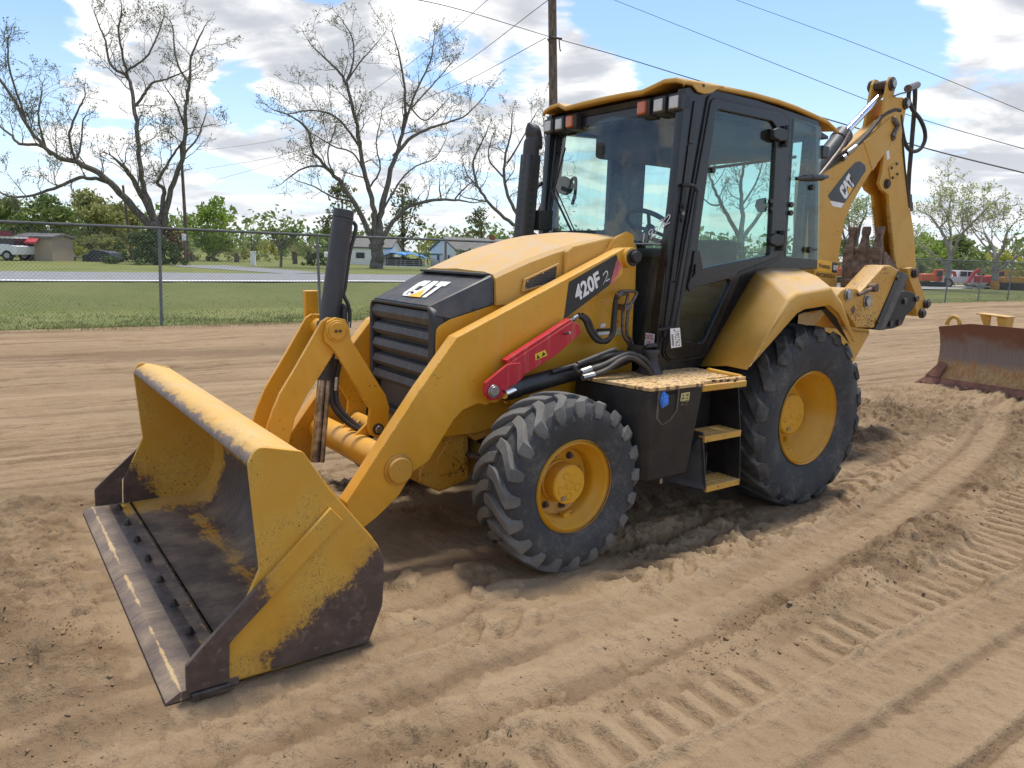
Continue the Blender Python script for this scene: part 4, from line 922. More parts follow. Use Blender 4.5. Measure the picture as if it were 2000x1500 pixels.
# chalk number on the glass, hanging ticket, fuel sticker
def WS(u, v):
    d = ray(u, v); n_ = Vector((1, 0, .098)).normalized(); p0 = Vector((1.075+.026, 0, 2.66)); t = (p0-CP).dot(n_)/d.dot(n_); return CP+d*t
chalk = {'1': [[(0, 1), (0, 0)]], '9': [[(.9, .8), (.6, 1), (.15, .9), (.1, .6), (.5, .5), (.85, .7), (.9, .8), (.75, .0)]], '2': [[(.1, .8), (.5, 1), (.85, .8), (.6, .45), (.05, .05), (1, .1)]], '7': [[(.05, .95), (.9, .98), (.35, .0)]], '6': [[(.8, 1), (.3, .65), (.1, .25), (.45, 0), (.85, .2), (.6, .45), (.2, .3)]]}
b = BM(); px_ = [(1256, 474), (1265, 469), (1275, 463), (1284, 451), (1291, 446), (1299, 440)]
for ch, (u, v) in zip('192762', px_):
    for st in chalk[ch]:
        pts = [WS(u+a*9+c_*-2.5*(-1 if ch == '1' else -1), v-c_*19-a*3.5) for a, c_ in st]
        tube(b, spline(pts, 4) if len(pts) > 2 else pts, .0028, 6)
obj('chalk_number', b, M['white'], cab)
tk = [(1309, 642), (1328, 640), (1331, 677), (1311, 680)]
Yt = .772
b = BM(); A = [U(u, v, Y=Yt) for u, v in tk]; f = face(b, A); r_ = bmesh.ops.extrude_face_region(b, geom=[f])
for v_ in [g for g in r_['geom'] if isinstance(g, bmesh.types.BMVert)]: v_.co.y -= .001
tick = obj('paper_ticket', b, M['white'], BL, smooth=0)
letters('ticket_number', '192762', [U(1317, 648, Y=Yt), U(1319.5, 676.5, Y=Yt), U(1326, 647, Y=Yt)], M['darktext'], tick, bold=.0, lift=.001)
b = BM()
for k in range(3): face(b, [U(u, v, Y=Yt+.001) for u, v in ((1311.6+k*1.3, 653), (1312.3+k*1.3, 653), (1314+k*1.3, 676), (1313.3+k*1.3, 676))])
q = U(1317, 645, Y=Yt); cyl(b, q, q+Vector((0, .001, 0)), .006, 10)
obj('ticket_print', b, M['darktext'], tick, smooth=0)
b = BM(); tube(b, [U(1309, 630, Y=.76), U(1317, 645, Y=Yt)], .0012, 5); obj('string', b, M['darktext'], tick)
def LB(u, v, off=.004):
    d = ray(u, v); n_ = Vector((1, 0, .098)).normalized(); p0 = Vector((1.075+.026-.01, 0, 2.66)); t = (p0-CP).dot(n_)/d.dot(n_); return CP+d*t+n_*off
fs = [(1263, 675), (1265, 650), (1283, 653), (1281, 676)]
b = BM(); face(b, [LB(*p, .02) for p in fs][::-1]); fst = obj('fuel_sticker', b, M['white'], cab, smooth=0)
letters('fuel_lettering', 'DIESEL', [LB(1264.5, 662.5, .02), LB(1281.5, 664, .02), LB(1265.5, 653, .02)], M['redtext'], cab, bold=.02, lift=.001)
letters('fuel_lettering', 'ONLY', [LB(1266, 673.5, .02), LB(1279.5, 674.5, .02), LB(1266.5, 664.5, .02)], M['redtext'], cab, bold=.02, lift=.001)
# ---------------------------------------------------------------- exhaust stack
YE = -.45
b = BM(); g0, g1 = U(1021, 480, Y=YE), U(1037, 302, Y=YE); g0.y = g1.y = YE
e = Vector((0, 0, 0)); d_ = (g1-g0).normalized(); sx = Vector((1, 0, 0)); sx = (sx-d_*sx.dot(d_)).normalized(); sy = d_.cross(sx)
w_ = .055; ra = [b.verts.new(g0+sx*a*w_+sy*c*w_) for a, c in ((1, 1), (-1, 1), (-1, -1), (1, -1))]; rb_ = [b.verts.new(g1+sx*a*w_+sy*c*w_) for a, c in ((1, 1), (-1, 1), (-1, -1), (1, -1))]
for i in range(4): b.faces.new((ra[i], ra[(i+1) % 4], rb_[(i+1) % 4], rb_[i]))
b.faces.new(rb_)
exh = obj('exhaust_guard', b, M['plastic'], BL, bevel=.012)
Lg = (g1-g0).length
for k in range(12):
    t_ = .03+k*.94/12*1.0
    for ax1, ph in ((sx, 0), (sy, .5)):
        ax1 = ax1 if (ax1.x > .5 or ax1.y > .5) else -ax1; c_ = g0+d_*Lg*(t_+ph*.07)+ax1*w_; b = BM(); cyl(b, c_-ax1*.002, c_+ax1*.0015, .019, 14); obj('guard_hole', b, M['darktext'], exh)
b = BM(); pp = spline([g1-d_*.1, g1+d_*.08, U(1044, 285, Y=YE), U(1042, 262, Y=YE), U(1033, 240, Y=YE)], 6)
tube(b, pp, [.058]*(len(pp)-5)+[.056, .05, .04, .026, .012], 20); obj('exhaust_pipe', b, M['plastic'], exh)
b = BM(); q = U(1045, 430, Y=YE); box(b, (q.x-.10, YE-.05, q.z-.07), (q.x+.02, YE+.08, q.z+.07)); tube(b, spline([(g1.x, YE, q.z+.16), (g1.x-.08, YE-.02, q.z+.24), (1.2, -.62, q.z+.28)], 5), .016, 10); tube(b, [(q.x-.05, YE, q.z), (1.2, -.61, q.z-.05)], .02, 8); obj('exhaust_bracket', b, M['black'], exh, bevel=.004)
# ---------------------------------------------------------------- backhoe at the rear
YBM = .105
bo_px = [(1590, 700), (1590, 420), (1594, 352), (1612, 335), (1642, 318), (1697, 268), (1722, 245), (1741, 229), (1750, 245), (1748, 268), (1735, 285), (1727, 303), (1700, 338), (1682, 368), (1664, 400), (1651, 429), (1645, 461), (1640, 496), (1634, 570), (1632, 700)]
boom = obj('boom', plate(XZ(bo_px, YBM), -YBM, YBM, .01, .03), M['yellow_boom'], BL)
rb_ = XZ([(1700, 262), (1711, 258), (1729, 300), (1716, 312)], YBM+.001)
obj('boom_rib', plate(XZ([(1686, 277), (1699, 268), (1712, 322), (1704, 334)], YBM), YBM-.01, YBM+.004, .003), M['yellow_boom'], boom)
Yq = YBM+.002
cp = [(1617, 382), (1655, 333), (1671, 317), (1680, 315), (1690, 323), (1691, 333), (1660, 382), (1649, 397), (1622, 391)]
wp = [(1620, 392), (1649, 397), (1643, 406), (1627, 403)]
b = BM(); face(b, [U(u, v, Y=Yq) for u, v in cp][::-1]); face(b, [U(u, v, Y=Yq) for u, v in wp][::-1], 1)
for fc in b.faces:
    fc.normal_update()
    if fc.normal.y < 0: fc.normal_flip()
b2 = bpy.data.meshes.new('d'); b.to_mesh(b2); b.free()
obj('emblem_panel', b2, [M['decalblack'], M['white']], boom, smooth=0)
PB = lambda u, v: U(u, v, Y=Yq)
emblem(PB(1651, 391), PB(1670, 359), PB(1638, 370), boom, .002)
b = BM(); face(b, [PB(1594, 506), PB(1638, 512), PB(1635, 535), PB(1594, 529)]); obj('dealer_sticker', b, M['decalyellow'], boom, smooth=0)
b = BM(); face(b, [U(u, v, Y=Yq+.001) for u, v in ((1625.5, 511.5), (1637, 513), (1634.5, 533.5), (1624.5, 532))]); obj('dealer_badge', b, M['decalblack'], boom, smooth=0)
letters('dealer_lettering', 'W', [PB(1599, 522), PB(1604, 522.6), PB(1599, 514)], M['decalblack'], boom, bold=.03, lift=.0015)
letters('dealer_lettering', 'ARREN', [PB(1603.5, 523), PB(1621, 526), PB(1604, 516)], M['decalblack'], boom, bold=.03, lift=.0015)
emblem(PB(1626.8, 527), PB(1635.2, 528), PB(1627.5, 518), boom, .003)
letters('serial_number', 'JVC03523', [PB(1593, 541.5), PB(1629, 546), PB(1594, 532)], M['decalblack'], boom, bold=.02, lift=.0012)
# stick cylinder lying on the boom
s0, s1 = U(1590, 335, Y=.0), U(1648, 262, Y=.0); s2 = U(1727, 178, Y=0)
s0 = U(1575, 352, Y=0)
b = BM(); cyl(b, s0, s1, .078, 28); d_ = (s1-s0).normalized(); cyl(b, s1-d_*.10, s1, .086, 28); sc = obj('stick_cylinder', b, M['cylgrey'], BL, bevel=.006)
b = BM(); cyl(b, s1, s2, .032, 24); obj('cylinder_rod', b, M['chrome'], sc)
b = BM()
for dz, yy in ((0, .05), (.03, .09)): tube(b, spline([U(1600, 338+6*dz*30, Y=yy), U(1625, 312, Y=yy), U(1645, 285, Y=yy), U(1660, 258, Y=yy)], 5), .016, 8)
obj('hose', b, M['dirtyfit'], sc)
b = BM()
tube(b, spline([U(u, v, Y=YBM-.02) for u, v in ((1604, 338), (1640, 306), (1672, 284), (1700, 255), (1722, 228), (1745, 215), (1758, 216))], 6), .017, 10)
obj('hose', b, M['hose'], boom)
b = BM(); cyl(b, U(1653, 300, Y=YBM), U(1672, 286, Y=YBM), .021, 8); cyl(b, U(1645, 310, Y=YBM), U(1650, 306, Y=YBM), .03, 8); obj('hose_fitting', b, M['steel'], boom)
# stick
YSK = .09
ear = [(1736, 160), (1741, 149), (1748, 152), (1750, 168), (1746, 186), (1752, 190), (1764, 190), (1772, 202), (1768, 222), (1762, 262), (1763, 300), (1770, 363), (1784, 450), (1787, 500), (1790, 528), (1752, 530), (1748, 500), (1739, 412), (1735, 380), (1722, 370), (1717, 358), (1722, 340), (1726, 312), (1728, 290), (1722, 262), (1720, 244), (1728, 205)]
st_o = XZ(ear, YSK)
both('stick_side', plate(st_o, YSK-.03, YSK, .004, .008), M['yellow_boom'], BL)
stk_ = [o for o in BL.children if o.name.startswith('stick_side')]
core = XZ([(1730, 310), (1763, 310), (1772, 380), (1784, 450), (1788, 520), (1760, 520), (1750, 440), (1742, 380)], .055)
core2 = XZ([(1737, 225), (1762, 225), (1760, 262), (1763, 320), (1735, 320)], .055)
obj('stick', join(plate(core, -.06, .06, .004), plate(core2, -.06, .06, .004)), yel, BL)
# saw-edged bars along both front edges of the stick
for s in (1, -1):
    b = BM()
    e0, e1 = U(1737, 400, Y=YSK), U(1748, 510, Y=YSK)
    for k in range(34):
        a = e0.lerp(e1, (k+.5)/34); h = (e1-e0).length/34*.45
        box(b, (a.x-.012, min(s*(YSK-.028), s*YSK), a.z-h*.6), (a.x+.018, max(s*(YSK-.028), s*YSK), a.z+h*.6))
    obj('saw_edge', b, M['yellow_boom'], stk_[0 if s > 0 else 1])
for (u, v, r_, mt_) in ((1741, 164, .06, 'darksteel'), (1768, 202, .055, 'darksteel'), (1731, 359, .045, 'bushing')):
    for s in (1, -1):
        q = U(u, v, Y=YSK); b = BM(); cyl(b, (q.x, s*YSK, q.z), (q.x, s*(YSK+.018), q.z), r_, 28); cyl(b, (q.x, s*(YSK+.018), q.z), (q.x, s*(YSK+.03), q.z), r_*.72, 24); obj('pin_collar', b, M[mt_], stk_[0 if s > 0 else 1], bevel=.003)
        if r_ > .05: b = BM(); cyl(b, (q.x, s*(YSK+.03), q.z), (q.x, s*(YSK+.036), q.z), r_*.55, 24); obj('pin_end', b, M['steel'], stk_[0 if s > 0 else 1])
q = U(1741, 164, Y=YSK); b = BM(); cyl(b, (q.x, -.06, q.z), (q.x, .06, q.z), .04, 20); tube(b, [s2-(s2-s1).normalized()*.02, s2+(s2-s1).normalized()*.08], [.04, .06], 16); obj('rod_eye', b, M['bushing'], sc)
lk = XZ([(1738, 318), (1756, 324), (1758, 346), (1740, 345)], YSK+.01)
obj('hose_plate', plate(XZ([(1736, 327), (1748, 318), (1757, 322), (1758, 345), (1740, 350)], YSK+.008), YSK, YSK+.008, .002), M['yellow_boom'], stk_[0])
for u, v in ((1741, 328), (1751, 320), (1743, 347), (1752, 340)):
    b = BM(); q = U(u, v, Y=YSK+.008); cyl(b, q, q+Vector((0, .012, 0)), .013, 8); obj('bolt', b, M['darksteel'], stk_[0])
b = BM(); q = U(1734, 301, Y=YSK); face(b, [U(u, v, Y=YSK+.001) for u, v in ((1731, 296), (1736, 293), (1738, 309), (1733, 313))]); obj('sticker', b, M['white'], stk_[0], smooth=0)
b = BM(); tube(b, [U(1744, 232, Y=YSK+.02), U(1752, 245, Y=YSK+.02), U(1748, 255, Y=YSK+.02), U(1742, 268, Y=YSK+.02)], [.03, .035, .025, .03], 10); q = U(1741, 268, Y=YSK); cyl(b, q, q+Vector((0, .03, 0)), .035, 18); obj('stick_lock', b, M['dirtyfit'], stk_[0], bevel=.004)
# auxiliary hoses looping off the stick
b = BM(); tube(b, spline([U(u, v, Y=.08) for u, v in ((1776, 172), (1775, 195), (1783, 215), (1797, 233), (1806, 255), (1806, 275), (1796, 292), (1780, 295), (1768, 280), (1762, 255), (1758, 225))], 7), .019, 10)
tube(b, spline([U(u, v, Y=.02) for u, v in ((1787, 172), (1787, 195), (1783, 250), (1779, 300), (1775, 350), (1774, 400), (1776, 412))], 5), .021, 10)
tube(b, spline([U(u, v, Y=.09) for u, v in ((1762, 270), (1767, 330), (1774, 390), (1776, 405))], 5), .012, 8)
obj('hose', b, M['hose'], BL)
b = BM(); cyl(b, U(1773, 173, Y=.1), U(1791, 166, Y=-.02), .035, 12); tube(b, spline([U(1772, 180, Y=.1), U(1758, 183, Y=.12), U(1745, 188, Y=.13)], 4), .008, 6); obj('hose_coupling', b, M['dirtyfit'], BL)
b = BM(); cyl(b, U(1777, 396, Y=.0), U(1778, 412, Y=.0), .03, 10); cyl(b, U(1776, 380, Y=.0), U(1777, 396, Y=.0), .024, 10); obj('hose_coupling', b, M['dirtyfit'], BL)
# swing tower and lower frame at the tail
obj('swing_post', plate(XZ([(1588, 640), (1640, 575), (1652, 563), (1672, 565), (1700, 650), (1660, 720), (1600, 720)], .2), -.22, .2, .012, .02), yw, BL)
obj('tail_frame', plate(XZ([(1600, 640), (1698, 648), (1658, 722), (1560, 760)], .42), -.42, .42, .01), yw, BL)
# stabiliser leg folded up beside the tail, with its street pad
YP = .50
lg_ = XZ([(1634, 578), (1645, 566), (1654, 562), (1674, 563), (1680, 570), (1690, 560), (1727, 519), (1740, 518), (1757, 528), (1707, 641), (1690, 640), (1672, 640), (1650, 606)], YP)
both('stabilizer_leg', plate(lg_, YP-.18, YP, .012, .01), yw, BL)
legs = [o for o in BL.children if o.name.startswith('stabilizer_leg')]
pad = XZ([(1754, 529), (1763, 532), (1716, 645), (1706, 643)], YP)
pad2 = XZ([(1763, 532), (1776, 536), (1728, 645), (1716, 645)], YP)
for s, par in ((1, legs[0]), (-1, legs[1])):
    for u, v, r_ in ((1655, 576, .05), (1693, 588, .062)):
        q = U(u, v, Y=YP); b = BM(); cyl(b, (q.x, s*YP, q.z), (q.x, s*(YP+.012), q.z), r_, 28); cyl(b, (q.x, s*(YP+.012), q.z), (q.x, s*(YP+.028), q.z), r_*.72, 24); obj('pivot_pin', b, M['steel'], par, bevel=.003)
    b = BM(); a0, a1 = U(1676, 576, Y=YP+.03), U(1706, 562, Y=YP+.04); a0.y *= s; a1.y *= s; cyl(b, a0, a1, .016, 10); cyl(b, a1-Vector((0, .03, 0)), a1+Vector((0, .03, 0)), .036, 16); obj('lock_pin', b, M['rust'], par)
    obj('pad_plate', plate(pad, s*(YP-.16), s*(YP+.012), .004, .004), M['black'], par); obj('rubber_pad', plate(pad2, s*(YP-.20), s*(YP-.0), .006, .004), M['rust' if False else 'lug'], par)
    for u, v in ((1752, 543), (1714, 628)):
        q = U(u, v, Y=YP+.012); b = BM(); cyl(b, (q.x, s*(YP+.012), q.z), (q.x, s*(YP+.028), q.z), .02, 8); obj('bolt', b, M['darksteel'], par)
    arm2 = XZ([(1783, 540), (1790, 552), (1765, 600), (1740, 645), (1726, 642), (1750, 590), (1762, 570), (1770, 545)], YP-.2)
b = BM(); q = U(1666, 605, Y=YP); cyl(b, (q.x, YP+.001, q.z), (q.x, YP+.002, q.z), .04, 4); obj('access_hole', b, M['rust'], legs[0])
obj('pad_bracket', plate(XZ([(1744, 575), (1775, 568), (1790, 572), (1795, 590), (1786, 607), (1775, 615), (1766, 635), (1750, 642), (1722, 645), (1738, 615)], .30), .16, .28, .008, .015), M['black_dusty'], BL)
for u, v in ((1767, 588), (1755, 630), (1739, 632), (1790, 583)):
    q = U(u, v, Y=.285); b = BM(); cyl(b, (q.x, .28, q.z), (q.x, .30, q.z), .03, 16); obj('pivot_bolt', b, M['darksteel'], BL)
# bucket link at the foot of the stick
obj('bucket_tipping_link', plate(XZ([(1772, 524), (1783, 522), (1790, 534), (1806, 575), (1811, 592), (1806, 602), (1800, 616), (1790, 618), (1788, 600), (1790, 580), (1776, 545)], .17), -.17, .17, .008, .015), yw, BL)
tl = BL.children[-1]
for u, v in ((1784, 533), (1807, 593), (1798, 612)):
    for s in (1, -1):
        q = U(u, v, Y=.17); b = BM(); cyl(b, (q.x, s*.17, q.z), (q.x, s*.2, q.z), .05, 24); cyl(b, (q.x, s*.2, q.z), (q.x, s*.215, q.z), .035, 18); obj('link_pin', b, M['darksteel'], tl, bevel=.004)
# digging bucket curled under the stick, teeth up
XB = -2.35
rb1 = M['rust']
def BKp(u, v): return U(u, v, X=XB)
L0, L1, L2, L3 = BKp(1654, 484), BKp(1724, 482), BKp(1720, 560), BKp(1640, 575)
b = BM(); yl, yr = L1.y, L0.y
dp = [(XB+.02, L0.z), (XB+.05, L0.z-.17), (XB+.055, L0.z-.18), (XB+.04, L0.z-.30), (XB+.06, L0.z-.31), (XB+.03, L0.z-.50), (XB-.12, L0.z-.72), (XB-.4, L0.z-.75), (XB-.4, L0.z-.70), (XB-.14, L0.z-.66), (XB-.02, L0.z-.46), (XB-.02, L0.z)]
A = [b.verts.new((x, yr, z)) for x, z in dp]; B = [b.verts.new((x, yl, z)) for x, z in dp]
for i in range(len(dp)): b.faces.new((A[i], B[i], B[(i+1) % len(dp)], A[(i+1) % len(dp)]))
b.faces.new(A); b.faces.new(B[::-1])
hb = obj('digging_bucket', b, rb1, BL, bevel=.006)
for y_ in (yl, yr-.02):
    obj('bucket_cheek', plate([(XB-.01, L0.z-.02), (XB+.0, L0.z-.5), (XB-.12, L0.z-.70), (XB-.45, L0.z-.72), (XB-.5, L0.z-.35), (XB-.2, L0.z-.12)], y_, y_+.02, .003, .02), rb1, hb)
for k in range(3):
    yc = yr+(yl-yr)*(.12+.38*k); b = BM()
    tp_ = [(0, .046, .034), (.035, .046, .034), (.04, .040, .030), (.12, .030, .026), (.145, .026, .022), (.165, .036, .022), (.21, .040, .018), (.235, .036, .010)]
    rows = [[b.verts.new((XB+.01+sx_*tx-.02*z0*4, yc+sy_*ty, L0.z-.03+z0)) for sx_, sy_ in ((1, 1), (-1, 1), (-1, -1), (1, -1))] for z0, ty, tx in tp_]
    for A, B in zip(rows, rows[1:]):
        for i in range(4): b.faces.new((A[i], A[(i+1) % 4], B[(i+1) % 4], B[i]))
    b.faces.new(rows[0][::-1]); b.faces.new(rows[-1]); obj('bucket_tooth', b, rb1, hb, bevel=.003)
    b = BM(); box(b, (XB-.01, yc-.055, L0.z-.16), (XB+.045, yc+.055, L0.z-.01)); obj('tooth_adapter', b, rb1, hb, bevel=.01)
# rag pushed into the filler recess
b = BM(); c_ = BX(1292, 778, .02); rr = random.Random(5)
bmesh.ops.create_icosphere(b, subdivisions=4, radius=1)
for v_ in b.verts:
    n_ = mnoise.noise(v_.co*1.7)*.45+mnoise.noise(v_.co*4.5)*.25
    v_.co = Vector((v_.co.x*.030, v_.co.y*.014, v_.co.z*.042))*(1+n_)+c_
rag = obj('rag', b, M['bluerag'], smooth=50); tag(rag, 'bright blue rag stuffed in the round-bottomed recess of the black box', 'rag')
# ================================================================ ground
def h2(ix, iy, seed):
    n = (ix.astype(np.int64)*374761393 + iy.astype(np.int64)*668265263 + seed*974711) & 0xffffffff
    n = ((n ^ (n >> 13))*1274126177) & 0xffffffff
    return ((n ^ (n >> 16)) & 0xffff)/65535.0
def vn(x, y, seed=0):
    x0 = np.floor(x); y0 = np.floor(y); fx = x-x0; fy = y-y0; fx = fx*fx*fx*(fx*(fx*6-15)+10); fy = fy*fy*fy*(fy*(fy*6-15)+10)
    a = h2(x0, y0, seed); b = h2(x0+1, y0, seed); c = h2(x0, y0+1, seed); d = h2(x0+1, y0+1, seed)
    return (a*(1-fx)+b*fx)*(1-fy)+(c*(1-fx)+d*fx)*fy-.5
def fbm(x, y, f, oc, seed=0, gain=.5):
    s = 0; a = 1
    for o in range(oc): s = s+a*vn(x*f+o*17.3, y*f-o*9.1, seed+o); a *= gain; f *= 2.03
    return s
def ss(v, a, b): t = np.clip((v-a)/(b-a), 0, 1); return t*t*(3-2*t)
def axis(lo, f0, f1, hi, st, g=1.035, mx=1.5):
    c = list(np.arange(f0, f1, st)); a = []; x = f0; s = st
    while x > lo: s = min(s*g, mx); x -= s; a.append(x)
    b = []; x = c[-1]; s = st
    while x < hi: s = min(s*g, mx); x += s; b.append(x)
    return np.array(a[::-1]+c+b)
def dirt_height(X, Y0):
    cv_ = .034*np.maximum(0, 2.5-X)**1.85*ss(2.3-Y0, -.1, .5); Y = Y0+cv_*ss(Y0, -1.2, .2)      # the lanes bend away behind the machine
    wx = X+.25*fbm(X, Y, .7, 3, 50); wy = Y+.18*fbm(X, Y, .8, 3, 60)
    h = .030*fbm(X, Y, .45, 3, 1)
    back = ss(-Y0, .7, 2.2); tone = 0*X
    yl = Y0+.085*X+.10*vn(X*.22, Y0*.3, 71)
    ln = fbm(X*.035+.15*vn(X*.3, Y0*.5, 70), yl, 1.9, 5, 5, .66); sh = 1-2*np.abs(vn(X*.07, yl*3.1, 9)); sh2 = np.maximum(1-2*np.abs(vn(X*.05, yl*4.3, 10)), .97*(1-2*np.abs(vn(X*.06+3, yl*7.9+5, 14))))
    brk = .35+.65*ss(fbm(X, Y0, .5, 3, 12), -.3, .1)
    h += back*(.058*ln+.030*np.maximum(0, sh-.72)*brk*2-.055*np.maximum(0, sh2-.78)*brk*2+.014*fbm(X, Y0, 2.6, 5, 11, .6))
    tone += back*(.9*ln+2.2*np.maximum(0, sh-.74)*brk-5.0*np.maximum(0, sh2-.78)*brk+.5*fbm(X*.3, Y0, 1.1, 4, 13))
    front = 1-back
    bl = fbm(wx, wy, 1.35, 3, 20); rid = 1-np.abs(2*fbm(wx, wy, 2.1, 5, 23, .55))
    def band(c, hw_, f=.05): return ss(hw_-np.abs(Y-c), -f*.5, f*.5)
    lane = np.maximum(ss(Y+.03*vn(X*1.2, 0*X, 31), 2.40, 2.46), band(1.70+.03*vn(X*.7, 0*X, 32), .17, .1)*ss(-X, -3.2, -2.0))
    rough = front*(1-.86*lane)
    h += rough*(.040*bl+.020*(rid-.7)+.017*fbm(wx, wy, 5, 5, 27, .6)); h += rough*.022*np.abs(fbm(wx, wy, 8.5, 4, 29, .6))*ss(fbm(X, Y, .8, 2, 36), -.2, .2)
    cz_ = ss(fbm(X, Y, .75, 3, 38), -.12, .16)
    h += rough*cz_*(.034*np.maximum(0, fbm(X, Y, 17, 3, 160, .6)-.02)+.030*np.maximum(0, vn(X*38, Y*38, 165)-.12))
    cr = fbm(wx, wy, 2.7, 4, 33, .55); cs_ = ss(cr, .06, .10); h += rough*.038*cs_*ss(fbm(X, Y, .6, 2, 35), -.25, .15)
    c5 = fbm(wx*.8, wy*1.15, 5.2, 4, 52, .55); e5 = ss(c5, .07, .095); c9 = fbm(wx, wy, 10.5, 3, 56, .55); e9 = ss(c9, .08, .11); g5 = ss(fbm(X, Y, .9, 2, 58), -.22, .12); h += rough*g5*(.022*e5*(1-.3*c5)+.012*e9); crk = np.exp(-((c5-.08)/.012)**2); h -= rough*g5*.016*crk; tone += rough*g5*(.35*e5-.8*crk-.25*np.exp(-((c9-.09)/.02)**2))
    tone += rough*(.5*cs_-.55*cz_+1.0*fbm(X, Y, 1.9, 4, 39))+front*lane*(.25+.5*fbm(X*.25, Y, 3.2, 3, 45))
    def prints(yc, half, per, amp, sk, seed, x0, x1):
        yy = Y-yc-.05*vn(X*.6, X*0, seed); m = ss(half-np.abs(yy), 0, .06)*ss(X, x0, x0+.5)*ss(-X, -x1, -x1+.5)
        ph = (-X+sk*np.abs(yy)+.04*vn(X*3, Y*3, seed+1))/per; q = ph % 1; tri = ss(q, .0, .10)*ss(1-q, .30, .50)
        br = ss(fbm(X, Y, 1.9, 3, seed+2), -.12, .18); return m*(amp*(tri-.5)*br-.012), m, (tri-.5)*br*m
    p1, m1, t1 = prints(1.32, .19, .21, .038, 1.1, 80, -4.5, 3.6); p2, m2, t2 = prints(.62, .22, .24, .035, -.8, 84, -6, 1.6)
    h = h*(1-.65*m1*ss(fbm(X, Y, .8, 2, 90), -.3, .2))+p1; h = h*(1-.4*m2)+p2; tone += .8*t1+.4*t2
    # crawler cleats in a long straight band
    yy = Y-2.29-.012*vn(X*2, 0*X, 91); m = ss(.115-np.abs(yy+.012*vn(X*8, Y*0, 98)), -.012, .03)*ss(X, -6, -4); q = ((-X+.10*yy+.010*vn(X*6, Y*6, 92))/.131) % 1
    cl = ss(q, .0, .09)*ss(1-q, .18, .55); bk_ = .30+.70*ss(fbm(X, Y, 1.5, 4, 94), -.36, -.10)
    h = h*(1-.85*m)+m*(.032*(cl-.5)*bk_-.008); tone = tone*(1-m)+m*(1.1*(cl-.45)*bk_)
    crumb = band(2.06, .11, .10)*(.5+.5*ss(fbm(X, Y, 1.0, 3, 96), -.3, .1)); h += crumb*(.012+.050*np.maximum(0, fbm(X, Y, 15, 3, 99, .62))); tone -= .6*crumb
    for yc, a, w_, tn in ((2.425, .016, .014, .3), (2.70, .026, .022, .2), (2.735, -.024, .022, -1.0), (2.84, .010, .02, 0), (3.03, .014, .02, .2), (3.06, -.026, .022, -1.1), (3.30, -.012, .03, -.5), (1.88, -.016, .03, -.5), (1.50, .014, .025, .2), (2.56, -.006, .04, -.15), (1.62, -.012, .03, -.4), (1.74, .010, .02, .2), (2.49, .008, .014, .2), (3.18, .008, .03, .2), (3.42, -.014, .03, -.6), (1.20, -.012, .03, -.5), (.98, -.014, .035, -.5), (1.95, -.014, .03, -.6), (.72, -.012, .03, -.4), (1.38, .010, .02, .3)):
        g = np.exp(-((Y-yc-.012*vn(X*1.1, 0*X+yc, 120)-.006*vn(X*7, 0*X+yc, 121))/(1.35*w_))**2)*(.5+.5*ss(vn(X*.9, 0*X+yc*7, 122), -.3, .1))*front; h += 1.4*a*g; tone += 2.4*tn*g
    fine = (((-X+.5*np.abs(Y-2.57))/.062) % 1)*ss(.10-np.abs(Y-2.57), -.02, .02)*ss(fbm(X, Y, 1.1, 3, 47), -.25, .1); h += .009*fine*front; tone += .35*(fine-.3*(fine > 0))*front
    rip = fbm(X*1.0+Y*.35, Y*.45, 22, 3, 40, .55); h += front*lane*(.018*rip+.010*fbm(X*.3, Y, 4, 3, 43)+.006*fbm(X, Y, 9, 4, 46)); tone += front*lane*.5*rip
    for cx, cy, r, a in ((4.75, -.35, .30, .07), (4.62, .72, .26, .085), (4.9, .1, .3, .05), (4.55, -1.4, .3, .05), (-3.6, -.35, .55, .10), (-3.75, .25, .4, .06), (-2.4, .2, .5, .04), (-4.6, .6, .5, .06)):
        g = np.exp(-(((X-cx)/r)**2+((Y0-cy)/(r*.8))**2)); h += a*g*(.55+1.8*np.abs(fbm(X, Y, 5, 4, 110, .6))); tone -= .7*g
    h += .009*fbm(X, Y, 14, 5, 130, .6)*(.4+rough)+.0015*vn(X*70, Y*70, 140)
    k = ss(X, 3.3, 3.45)*ss(-X, -4.42, -4.28)*ss(1.34-np.abs(Y0), 0, .12); h = h*(1-k)+.009*k
    for cx, cy, rx, ry in ((2.19, .91, .34, .24), (2.19, -.91, .34, .24), (0, .80, .45, .33), (0, -.80, .45, .33)):
        k = np.exp(-(((X-cx)/rx)**4+((Y0-cy)/ry)**4)); h = h*(1-k)-.004*k
    under = ss(1.0-np.abs(Y0), 0, .4)*ss(X, -1.5, -1)*ss(-X, -3.6, -3.3); h = h*(1-.4*under)
    ed = ss(-Y0, 10.8, 12.2); h = h*(1-ed)+ed*.03
    return h, np.clip(tone, -1.2, 1.2)
